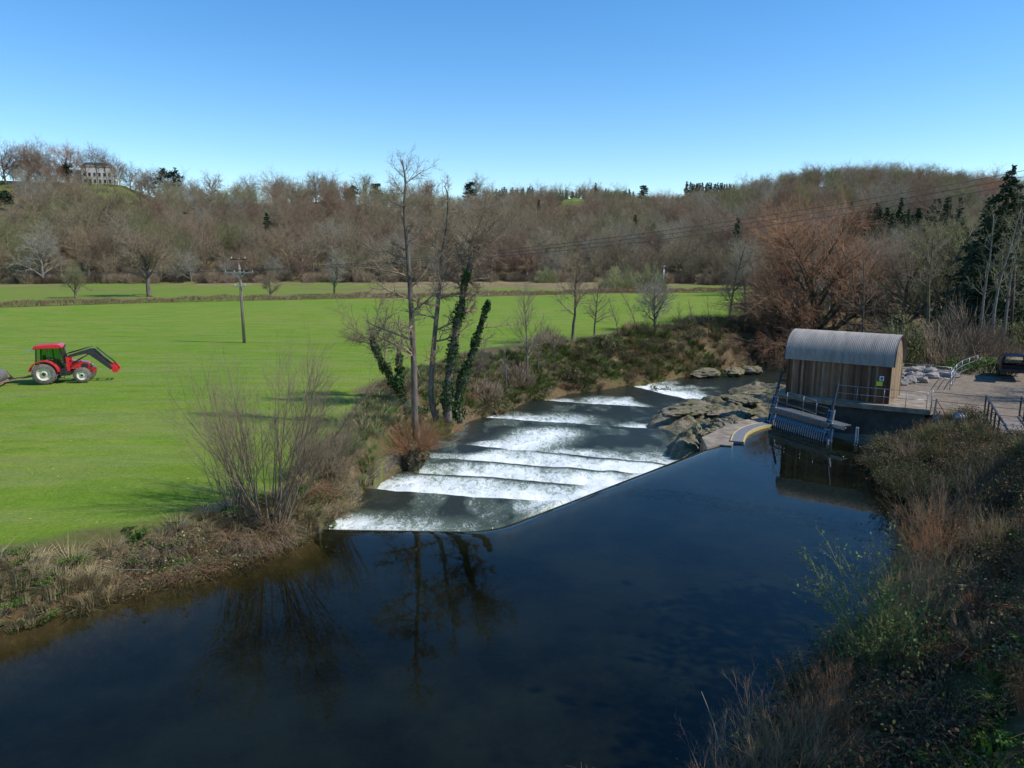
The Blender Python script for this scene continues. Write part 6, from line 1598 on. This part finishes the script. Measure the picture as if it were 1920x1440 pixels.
def island(name, poly, z0, z1, seed, label, cell=.12, tilt=(0, 0)):
    xs_ = [p[0] for p in poly]; ys_ = [p[1] for p in poly]
    ax = np.arange(min(xs_)-.6, max(xs_)+.6, cell); ay = np.arange(min(ys_)-.6, max(ys_)+.6, cell); X, Y = np.meshgrid(ax, ay)
    d = -sdist(X, Y, poly); jag = fbm(X, Y, 1.4, 4, seed)-.5; strata = fbm(X*1.6+Y*.9, (Y-X*.5)*.35, 1.1, 4, seed+3)
    dd = d+1.3*jag; h = sst(0, 1.5, dd)
    rdg = 1-2*np.abs(fbm(X*1.3+Y*.6, (Y-X*.4)*.6, 1.7, 4, seed+21)-.5); cr_ = np.floor((X*.9+Y*.5+1.6*strata)/.62); st2 = vnoise(cr_*7.3, np.floor((Y-X*.5)/1.3+strata*2)*5.1, 1.0, seed+2)
    Z = z0+(z1-z0)*h*(.35+.45*fbm(X, Y, 2.6, 3, seed+9))+.9*(strata-.5)*h+.42*(st2-.5)*h+.35*(rdg-.6)*h+.28*(fbm(X, Y, .45, 3, seed+5)-.5)*h+tilt[0]*(X-ax[0])*h+tilt[1]*(Y-ay[0])*h
    Z = np.where(dd < 0, z0-.9*np.clip(-dd, 0, 1.2), Z)
    I = np.arange(X.size).reshape(X.shape); Qr = np.stack([I[:-1, :-1], I[:-1, 1:], I[1:, 1:], I[1:, :-1]], -1).reshape(-1, 4); okr = (dd > -.8).ravel(); Qr = Qr[okr[Qr].all(1)]
    us = np.unique(Qr); rm = -np.ones(X.size, int); rm[us] = np.arange(len(us)); V = np.stack([X, Y, Z], -1).reshape(-1, 3)[us]
    ob = link(name, np_mesh(name, V, quads=rm[Qr], smooth=False), M['rock']); tag(ob, label, 'rock'); return ob, V
i1, V1 = island('rock_outcrop', [(10.7, 51.8), (11.0, 48.2), (12.2, 46.0), (14.2, 46.4), (16.4, 47.2), (17.6, 50.0), (20.5, 53.5), (22.5, 57), (20.6, 60.5), (16.8, 60.8), (13.6, 58.6), (11.8, 55.6)], -1.9, -1.15, 5, 'large pale grey rock outcrop with mossy patches in the river left of the shed')
i2, V2 = island('rock_outcrop', [(9.6, 43.6), (10.4, 41.0), (11.6, 40.9), (12.6, 42.4), (13.2, 45.6), (12.0, 47.0), (10.5, 47.2)], -1.9, -.5, 12, 'dark weed draped rock rib between the rapids and the concrete apron')
i3, V3 = island('rock_outcrop', [(22.6, 71.0), (24.8, 66.5), (27.5, 63), (30, 64), (28, 70), (25.5, 74)], -2.7, -1.8, 19, 'smaller rock island with green growth in the river behind the large outcrop')
rk = random.Random(8)
for k in range(5):
    x, y = 16.2+rk.uniform(-1.2, 1.6), 48.2+rk.uniform(-1.5, 1.5); rock('boulder', (x, y, -.9+rk.random()*.4), (rk.uniform(.4, .9), rk.uniform(.4, .8), rk.uniform(.35, .6)), 40+k, 'pale boulder lying between the large outcrop and the shed', group='boulders beside the shed', rz=rk.random()*6, sub=3)
for k in range(3):
    x, y, _ = W(1330+k*40+rk.uniform(-8, 8), 700-k*3, -2.7); rock('bank_rock', (x, y, -2.7), (rk.uniform(1, 1.8), rk.uniform(.6, 1), .5), 50+k, ('left', 'middle', 'right')[k]+' low rock of three at the far water edge left of the shed', rz=rk.random(), sub=3)
M['pale_rock'] = simple('pale_rock', [(.3, (.16, .14, .12)), (.6, (.30, .27, .235)), (.8, (.42, .385, .34))], 1.5, .9, bmp=.6, bd=.05)
for k in range(20):
    u_ = rk.random(); x, y, _ = W(1686+u_*100+rk.uniform(-5, 5), 722-u_*14-rk.random()*22, 1.6); y2 = min(y+rk.uniform(-.5, 1.5), 62)
    g = gz(x, y2); rock('riprap_boulder', (x, y2, max(g, 1.1)+.1), (rk.uniform(.3, .6), rk.uniform(.3, .55), rk.uniform(.25, .45)), 100+k, 'pale grey boulder in the riprap heap behind the three rail fence', group='pale boulders behind the three rail fence', rz=rk.random()*6, sub=2, mat='pale_rock')
# bare slip on the left bank
sl = [G(1130, 652, 1.2), G(1136, 672, 0), G(1160, 690, -1), G(1172, 706, -2.3)]
mb = MB(); cc3 = catm([(p[0], p[1], 0) for p in sl], 6)
lf, rt = [], []
for i, p in enumerate(cc3):
    d = cc3[min(i+1, len(cc3)-1)]-cc3[max(i-1, 0)]; n_ = Vector((-d.y, d.x, 0)).normalized()*(.22+.2*math.sin(i*.8)**2); 
    for arr, s_ in ((lf, 1), (rt, -1)):
        q = p+n_*s_; arr.append(mb.bm.verts.new((q.x, q.y, gz(q.x, q.y)+.10)))
for i in range(len(lf)-1): mb.bm.faces.new((lf[i], lf[i+1], rt[i+1], rt[i]))
tag(mb.build('earth_path', simple('bare_earth', [(.3, (.3, .2, .13)), (.7, (.48, .35, .24))], 1.5, .95, bmp=.5)), kind='structure')

# thin saplings along the left bank
sp_ = random.Random(17)
where = [(888, 'just right of the ivy covered stem'), (912, 'second right of the ivy covered stem'), (1008, 'right of the pale birch'), (1040, 'between the birch and the forked tree'), (1158, 'beside the tan bush'), (1195, 'left of the spreading grey tree'), (1268, 'right of the spreading grey tree'), (1296, 'second right of the spreading grey tree'), (1415, 'left of the shed roof'), (1440, 'nearest the shed roof')]
for i, (px, wh_) in enumerate(where):
    pby = np.interp(px, [888, 1000, 1100, 1200, 1300, 1440], [735, 705, 690, 668, 655, 645]); b_ = G(px, float(pby), .5)
    T = leader(980+i, sp_.uniform(3.2, 6), n=(15, 6, 4), lr=(.3, .45, .4), an=(.6, .6, .6), rmin=.006, wob=(.06, .12, .15, .2), lean=(sp_.gauss(0, .1), sp_.gauss(0, .1), 1))
    place_tree('bank_sapling', b_, T, (M['bark'], M['twig_near']), 'thin leafless sapling on the left bank '+wh_, 'sapling')
# ------------------------------------------------------------------ ground cover on the banks
def combine(name, parts):
    """parts: (V, Q, material key) -> one mesh with several materials"""
    V = []; Q = []; mi = []; o = 0; ms = []
    for v, q, k in parts:
        if k not in ms: ms.append(k)
        V.append(v); Q.append(q+o); mi += [ms.index(k)]*len(q); o += len(v)
    me = np_mesh(name, np.concatenate(V), quads=np.concatenate(Q)); me.polygons.foreach_set('material_index', np.array(mi, np.int32))
    for k in ms: me.materials.append(M[k])
    return me
def disc(n, R, seed, z=0):
    g = np.random.default_rng(seed); a = g.random(n)*6.283; q = R*np.sqrt(g.random(n)); return np.stack([q*np.cos(a), q*np.sin(a), np.full(n, z)], 1)
def arcs(n, R, H, seed, r=.006, k=4, droop=.6):
    """arching bramble stems"""
    rr = random.Random(seed); S_ = []; tips = []
    for i in range(n):
        a = rr.random()*6.283; q = R*.4*rr.random(); x, y = q*math.cos(a), q*math.sin(a); az = rr.random()*6.283; L = R*(.6+.7*rr.random()); h = H*(.5+.6*rr.random()); p = (x, y, 0)
        for j in range(1, k+1):
            t = j/k; w = (x+L*t*math.cos(az)+rr.gauss(0, .03), y+L*t*math.sin(az)+rr.gauss(0, .03), h*math.sin(min(t*(1+droop*.6), 1.6)*PI/2*1.1)*(1 if t < .6 else 1-.3*droop*(t-.6)))
            S_.append((*p, *w, r*(1.2-.6*t), r*(1-.6*t))); tips.append(w); p = w
    return S_, tips
def tussock(nm, mat, n, h, R, lean, w, seed, extra=None):
    V, Q = blades_np(disc(n, R, seed), h, lean, w, seed); parts = [(V, Q, mat)]
    if extra: parts += extra
    return combine(nm, parts)
g_ = np.random.default_rng(5)
def bramble(nm, seed, H, R, wood, leafs, nstem=40, nleaf=260, lsz=.07, sr=.006):
    S_, tips = arcs(nstem, R, H, seed, sr); V, Q = segs_mesh('', S_, 3); parts = [(V, Q, wood)]
    g = np.random.default_rng(seed); T_ = np.array(tips)
    for k, f in leafs:
        n = int(nleaf*f); P = T_[g.integers(0, len(T_), n)]+g.normal(size=(n, 3))*np.array([.12, .12, .07])*R; P[:, 2] = np.maximum(P[:, 2], .02)
        V, Q = leaves_np(P, lsz, seed+len(k), .4, .7); parts.append((V, Q, k))
    return combine(nm, parts)
PROTO = dict(
    straw=tussock('straw_tussock', 'straw', 110, .55, .28, .75, .02, 1),
    straw2=tussock('straw_tussock', 'straw', 90, .38, .35, 1.1, .02, 2),
    green=tussock('grass_tussock', 'field_blade', 110, .30, .35, .5, .02, 3),
    olive=tussock('grass_tussock', 'olive_leaf', 110, .42, .32, .8, .02, 4),
    bram=bramble('bramble_clump', 11, .55, .8, 'twig_near', [('green_leaf', .45), ('litter', .35), ('straw', .2)]),
    bram2=bramble('bramble_clump', 12, .45, .7, 'twig_rust', [('litter', .7), ('olive_leaf', .3)], 60, 200),
    nettle=combine('nettle_patch', [(*leaves_np(disc(330, .5, 8)*np.array([1, 1, 0])+np.random.default_rng(8).random((330, 1))*np.array([[0, 0, .32]]), .085, 9, .6, .7), 'green_leaf')]),
    twigs=combine('dead_twig_tangle', [(*segs_mesh('', arcs(90, .9, .7, 21, .006)[0], 3), 'twig_near'), (*segs_mesh('', arcs(30, .8, .9, 22, .007)[0], 3), 'twig_tan')]),
    dark=bramble('bramble_clump', 13, .8, .9, 'twig_dark', [('litter', .45), ('olive_leaf', .55)], 70, 320, .08),
    rush=tussock('rush_clump', 'olive_leaf', 190, .95, .35, .55, .016, 14),
    rust=tussock('dead_stem_clump', 'litter', 120, .8, .3, .35, .014, 15),
)
PO = {}
HOME = dict(straw=((-11.6, 23.4), 'tallest straw tussock on the left bank near the picture edge'), straw2=((-13.2, 22.0), 'flattened straw tussock on the left bank'), green=((-9.6, 25.4), 'short green tussock on the left bank by the short cut stems'),
            olive=((18.2, 35.2), 'olive tussock on the right bank below the terrace'), bram=((-12.6, 21.9), 'bramble clump with fresh green leaves overhanging the left waterline'), bram2=((-10.2, 24.0), 'brown bramble clump on the left bank'),
            nettle=((-13.9, 21.2), 'bright green nettle patch on the left bank near the picture edge'), twigs=((13.2, 21.0), 'tangle of dead pale twigs on the shaded right bank'), dark=((15.8, 27.0), 'dark bramble clump at the shaded right waterline'),
            rush=((19.6, 36.4), 'long bladed rush clump near the barrier frame'), rust=((11.0, 17.5), 'clump of dead rust brown stems on the near right bank'))
for k, me in PROTO.items():
    (x, y), lb = HOME[k]; o = link(me.name.split('.')[0], me); o.location = (x, y, gz(x, y)); tag(o, lb, 'plant'); PO[k] = o
def cover(name, n, xr, yr, dens, kinds, label, seed, smin=.6, smax=1.3, tilt=.25):
    g = np.random.default_rng(seed); x = g.uniform(*xr, n); y = g.uniform(*yr, n); keep = g.random(n) < dens(x, y)
    x, y = x[keep], y[keep]; z = ground_z(x, y)-.03; h = g.uniform(smin, smax, len(x))
    o = scatter(name, np.stack([x, y, z], 1), h, [PO[k] for k in kinds], tilt=tilt); tag(o, label, 'ground cover', kind='stuff'); print(name, len(x)); return o
dd_ = lambda x, y: sdist(x, y, RIV)
midf = lambda x, y: np.interp(y, [-40, 13, 30, 45, 60, 75, 95, 120], [-18, -3, 6, 12, 13, 21, 38, 80])
def bandL(y0, y1, d0, d1, nsz, thr, sd, soft=.8):
    def f(x, y):
        d = dd_(x, y)+1.0*(fbm(x, y, 1.6, 3, sd)-.5); return (d > d0)*(1-sst(d1-soft, d1, d))*(x < midf(x, y))*(y > y0)*(y < y1)*sst(thr-.08, thr+.08, fbm(x, y, nsz, 3, sd+1))
    return f
cover('bank_straw', 9000, (-30, -6.5), (6, 30), bandL(0, 30, -.35, 1.55, 1.6, .38, 3), ['straw', 'straw2', 'straw2'], 'pale dead grass matted along the near left bank', 1, .6, 1.15)
cover('bank_brambles', 3600, (-30, -6.5), (6, 30), bandL(0, 30, -.5, 1.1, 1.8, .46, 7), ['bram', 'bram2', 'twigs'], 'brambles and dead twigs tumbling down the near left bank', 2, .6, 1.1)
cover('bank_greens', 4200, (-30, -6.5), (6, 30), bandL(0, 30, -.2, 1.8, 1.7, .50, 9), ['nettle', 'green', 'nettle'], 'fresh green weeds among the dead grass of the near left bank', 3, .4, .95)
cover('bank_grass', 19000, (-9, 26), (27, 86), bandL(27, 88, .2, 6.5, 2.5, .30, 13, 2.5), ['straw2', 'olive', 'green', 'green', 'olive'], 'rough olive and straw grass on the bank beside the rapids', 4, .6, 1.3)
cover('bank_scrub', 1000, (-9, 16), (42, 78), bandL(42, 80, .1, 4.5, 3.0, .48, 17, 1.5), ['bram2', 'dark', 'bram', 'olive'], 'brambles and ivy hanging over the far left bank', 5, .8, 1.4)
cover('far_bank_scrub', 2000, (12, 60), (66, 110), bandL(60, 125, .1, 9, 4.0, .38, 19, 3), ['dark', 'bram2', 'olive', 'rush'], 'rough scrub on the far bank towards the beech', 6, .8, 1.6)
def bandR(y0, y1, d0, d1, nsz, thr, sd):
    def f(x, y):
        d = dd_(x, y)+1.2*(fbm(x, y, 1.8, 3, sd)-.5); ok_ = (d > d0)*(d < d1)*(x > midf(x, y))*(y > y0)*(y < y1)*sst(thr-.08, thr+.08, fbm(x, y, nsz, 3, sd+1))
        return ok_*(sdist(x, y, TERRACE) > .4)*(x < .85*y+5)
    return f
fbp = [(rA.x-.3, rA.y+.5), (rB.x-.2, rB.y-.3), (rB.x+off.x+1, rB.y+off.y-.3), (rA.x+off.x+1, rA.y+off.y+.5)]
offb = lambda f: (lambda x, y: f(x, y)*(sdist(x, y, fbp) > .2))
cover('right_bank_scrub', 7000, (3, 40), (5, 40), offb(bandR(5, 39.3, -.25, 11, 2.2, .36, 31)), ['bram', 'bram2', 'dark', 'rust', 'dark', 'bram2'], 'dark tangled brambles and dead stems covering the right bank', 8, .5, 1.15, .35)
cover('right_bank_grass', 6000, (3, 40), (5, 40), offb(bandR(5, 39.5, .0, 12, 2.6, .46, 37)), ['olive', 'rush', 'olive', 'green'], 'olive grass and rushes among the brambles of the right bank', 9, .5, 1.05, .25)
cover('right_bank_greens', 2600, (3, 30), (5, 38), offb(lambda x, y: bandR(5, 36, 1.5, 13, 1.8, .5, 43)(x, y)*np.where(y < 18, 1, .35)), ['nettle', 'green', 'nettle'], 'low green weeds on the near right bank top', 10, .6, 1.1)
cover('rock_growth', 900, (9, 31), (40, 74), lambda x, y: ((sdist(x, y, [(10, 52), (10.5, 47), (13, 45.5), (14, 50), (20, 54), (20, 56), (14, 54)]) < 0)*.5+(sdist(x, y, [(22.6, 71.0), (24, 67), (26, 66), (25.5, 74)]) < 0)*.9)*sst(.45, .6, fbm(x, y, 1.8, 3, 49)), ['green'], 'fresh green grass growing on the river rocks', 11, .5, .9)
go = bpy.data.objects['rock_growth']
# seat the rock grass on the rocks
bpy.context.view_layer.update()
dg_ = bpy.context.evaluated_depsgraph_get()
for v in go.data.vertices:
    best = -9
    for ob in (i1, i2, i3):
        hit, loc, n_, _ = ob.ray_cast(Vector((v.co.x, v.co.y, 20)), Vector((0, 0, -1)))
        if hit and n_.z > .2: best = max(best, loc.z)
    v.co.z = best-.02 if best > -2.6 else -8

# ------------------------------------------------------------------ plants of the near right bank, one by one
def ground_at(x, y): return (x, y, gz(x, y)-.05)
def nearshoot(name, x, y, n, H, sp, mat, label, seed, **k): return shoots(name, ground_at(x, y), int(n*1.3), H, sp, mat, label, seed, **k)
e = nearshoot('budding_sapling', 8.6, 14.8, 17, 3.3, .42, 'twig_green', 'slender sapling with bright yellow green buds leaning over the water', 801, R=.25, kids=9, lr=.3, leaf='bud', lsz=.075, rb=.014, kid_an=.5, up=.03)
e.rotation_euler = (0, -.28, 0)
e = nearshoot('budding_sapling', 8.9, 15.4, 7, 2.2, .5, 'twig_green', 'low green budding shoots right below the tall budding sapling', 802, R=.3, kids=9, lr=.34, leaf='bud', lsz=.075, rb=.011)
SHR = [(9.9, 16.4, 60, 2.3, .42, 'twig_tan', 'tan upright shoots right of the budding sapling'), (10.7, 17.6, 40, 2.3, .4, 'twig_near', 'grey brown upright shoots behind the tan ones'), (5.3, 12.3, 60, 1.9, .5, 'twig_tan', 'fan of golden brown stems at the bottom edge of the picture'),
       (4.3, 12.0, 50, 1.6, .6, 'twig_near', 'low brown stems leftmost at the bottom edge'), (6.3, 12.8, 50, 1.7, .5, 'twig_rust', 'rust brown stems right of the golden fan at the bottom edge'), (7.3, 13.7, 44, 1.3, .6, 'twig_rust', 'low rust brown thicket below the budding sapling'),
       (6.9, 14.9, 26, 1.1, .7, 'twig_dark', 'dark leafy sprays hanging over the water left of the sapling'), (12.1, 19.2, 50, 2.2, .45, 'twig_near', 'brown thicket of shoots at the bend of the right bank'), (13.4, 21.2, 60, 2.3, .5, 'twig_rust', 'orange brown brush on the slope of the right bank'),
       (15.0, 23.8, 60, 2.3, .5, 'twig_near', 'dense brown brush at the water edge half way along the right bank'), (16.6, 27.3, 60, 2.0, .6, 'twig_dark', 'dark brush overhanging the water across from the weir crest'), (17.2, 30.0, 46, 1.7, .6, 'twig_dark', 'dark brush on the promontory of the right bank'),
       (14.2, 19.8, 30, 1.6, .55, 'twig_near', 'brown brush at the right picture edge'), (17.6, 25.6, 40, 1.7, .5, 'twig_near', 'brown brush on the upper slope of the right bank'), (11.4, 15.6, 40, 1.2, .7, 'twig_rust', 'low rusty brush near the bottom right of the picture'),
       (19.0, 32.5, 40, 1.5, .6, 'twig_near', 'low brown brush below the footbridge'), (22.0, 36.6, 26, 1.1, .6, 'twig_rust', 'small reddish brush in front of the barrier frame'), (10.2, 14.0, 30, 1.0, .7, 'twig_near', 'low brown brush above the green corner')]
for i, (x, y, n, H, sp, mt, lb) in enumerate(SHR):
    nearshoot('bank_shrub', x, y, n, H, sp, mt, lb, 820+i, R=.45, kids=7, lr=.34, rb=.0085, kid_an=.55, wobble=.09, leaf='olive_leaf' if mt == 'twig_dark' else None, lsz=.05)
def dead_branch(name, x, y, dirv_, L, mat, label, seed, r=.03, n=(7, 4), z=.3):
    T = Tree(seed, .012); P = PR(list(n), [9, 4, 2], [.3, .4], [.6, .6], [.015, .02, 0], [.09, .12, .15], st=[.3, .2], tap=[.3, .4, .5], rr=[.5, .6], rmin=.004)
    T.grow((0, 0, 0), dirv_, L, r, 0, P); e = empty(name, (x, y, gz(x, y)+z), 0, label, 'branch')
    V, Q = segs_mesh('', T.thick, 5); link('limb', np_mesh('limb', V, quads=Q), M[mat], e)
    if T.thin: V, Q = segs_mesh('', T.thin, 3); link('twigs', np_mesh('twigs', V, quads=Q), M[mat], e)
dead_branch('bare_branch', 3.6, 12.0, (-.86, .10, .22), 2.5, 'twig_tan', 'thin forked bare branch reaching left over the dark water at the bottom', 851, .028)
dead_branch('pale_stick', 4.6, 12.8, (-.45, .1, .85), 1.9, 'twig_grey', 'single pale straight dead stick rising above the bottom brush', 852, .018, n=(0, 0))
dead_branch('dead_bough', 17.6, 25.9, (-.35, .2, .9), 1.6, 'twig_grey', 'pale dead forked bough lying at the right edge below the footbridge', 853, .05, n=(3, 2))
dead_branch('dead_bough', 12.9, 17.6, (-.9, .4, .1), 1.6, 'twig_tan', 'tan broken bough lying on the dark right bank', 854, .04, n=(3, 2))
dead_branch('drooping_branch', -13.2, 21.3, (.7, -.3, -.1), 1.8, 'twig_near', 'thin bare branch drooping into the water from the left bank', 855, .02, n=(4, 2))
# ------------------------------------------------------------------ trees outside the right edge that throw the shade on the right bank
for i, (x, y, H, R) in enumerate([(16.5, 11.5, 9.5, 2.6), (31, 22.5, 11, 3.4), (19.5, 16.2, 10, 2.9)]):
    e = empty('bank_evergreen', (x, y, gz(x, y)-.2), 0, 'ivy clad tree beyond the right edge shading the near bank, number %s from the bridge' % ('first', 'third', 'second')[i], 'tree')
    w_, l_ = ever_round(900+i, H, R, 1100, .45); link('trunk', np_mesh('trunk', w_[0], quads=w_[1]), M['bark'], e); link('crown', np_mesh('crown', l_[0], quads=l_[1]), M['ivy'], e)
for i, (x, y, H) in enumerate([(38, 34, 13), (44, 38, 14), (41, 44, 13), (50, 46, 15), (33, 30, 12), (46, 42, 13)]):
    place_tree('roadside_tree', (x, y, gz(x, y)), broad(930+i, H/.92, 1, (10, 8, 7, 4), trunk=.5, rmin=.012), (M['bark'], M['twig_near']), 'leafless tree beyond the right edge shading the gravel, %s from the footbridge' % ('second', 'third', 'fourth', 'farthest', 'nearest', 'fifth')[i]+' of six')

for k in range(16):
    a = rk.random(); x = 11.2+a*4.2+rk.uniform(-.4, .4); y = 41.9+a*3.9+rk.uniform(-.3, 1.0)
    rock('boulder', (x, y, -.35+rk.random()*.3), (rk.uniform(.2, .5), rk.uniform(.2, .45), rk.uniform(.18, .35)), 140+k, 'dark mossy boulder scattered along the edge of the concrete apron', group='mossy boulders along the apron edge', rz=rk.random()*6, sub=3)
for k in range(14):
    x = rk.uniform(10.8, 21); y = 47.5+(x-10.8)*.95+rk.uniform(-2.5, 5); dI = float(sdist(np.array([x]), np.array([y]), [(10.7, 51.8), (11.0, 48.2), (12.2, 46.0), (14.2, 46.4), (16.4, 47.2), (17.6, 50.0), (20.5, 53.5), (22.5, 57), (20.6, 60.5), (16.8, 60.8), (13.6, 58.6), (11.8, 55.6)])[0])
    if dI > .3: continue
    rock('slab_rock', (x, y, -1.25+rk.random()*.25), (rk.uniform(.6, 1.5), rk.uniform(.4, .8), rk.uniform(.16, .28)), 170+k, 'angular slab standing proud on the large river outcrop', group='angular slabs on the large outcrop', rz=.5+rk.gauss(0, .3), sub=3)
# ------------------------------------------------------------------ light and camera
SUN_EL = math.radians(47); SUN_AZ = Vector((.98, -.2, 0)).normalized()
ld = bpy.data.lights.new('sun', 'SUN'); ld.energy = 3.6; ld.angle = math.radians(.5); ld.color = (1, .955, .89)
lo_ = bpy.data.objects.new('sun', ld); C.objects.link(lo_)
dirv = Vector((SUN_AZ.x*math.cos(SUN_EL), SUN_AZ.y*math.cos(SUN_EL), math.sin(SUN_EL)))
lo_.rotation_euler = dirv.to_track_quat('Z', 'Y').to_euler(); lo_.location = (40, -10, 60)
w = bpy.data.worlds.new('World'); S.world = w; w.use_nodes = True
nt = w.node_tree; bg = nt.nodes['Background']
sky = nt.nodes.new('ShaderNodeTexSky'); sky.sky_type = 'NISHITA'; sky.sun_disc = False
sky.sun_elevation = SUN_EL; sky.sun_rotation = math.atan2(SUN_AZ.x, SUN_AZ.y)
sky.altitude = 50; sky.air_density = 1.0; sky.dust_density = 0.0; sky.ozone_density = 3.0
hs = nt.nodes.new('ShaderNodeHueSaturation'); hs.inputs['Saturation'].default_value = 1.3; hs.inputs['Hue'].default_value = .501
nt.links.new(sky.outputs[0], hs.inputs['Color']); nt.links.new(hs.outputs[0], bg.inputs['Color']); bg.inputs['Strength'].default_value = .142
S.view_settings.view_transform = 'Standard'; S.view_settings.look = 'None'; S.view_settings.exposure = .4; S.view_settings.gamma = 1
cam = bpy.data.cameras.new('camera'); co = bpy.data.objects.new('camera', cam); C.objects.link(co)
cam.sensor_width = 36; cam.lens = 36*F_PX/1920; cam.clip_start = .1; cam.clip_end = 5000
co.location = (0, 0, CAMH); co.rotation_euler = (PI/2-PITCH, 0, 0); S.camera = co
S.cycles.max_bounces = 8; S.cycles.transparent_max_bounces = 16; S.cycles.diffuse_bounces = 2; S.cycles.glossy_bounces = 3
S.cycles.volume_bounces = 0; S.cycles.caustics_reflective = False; S.cycles.caustics_refractive = False
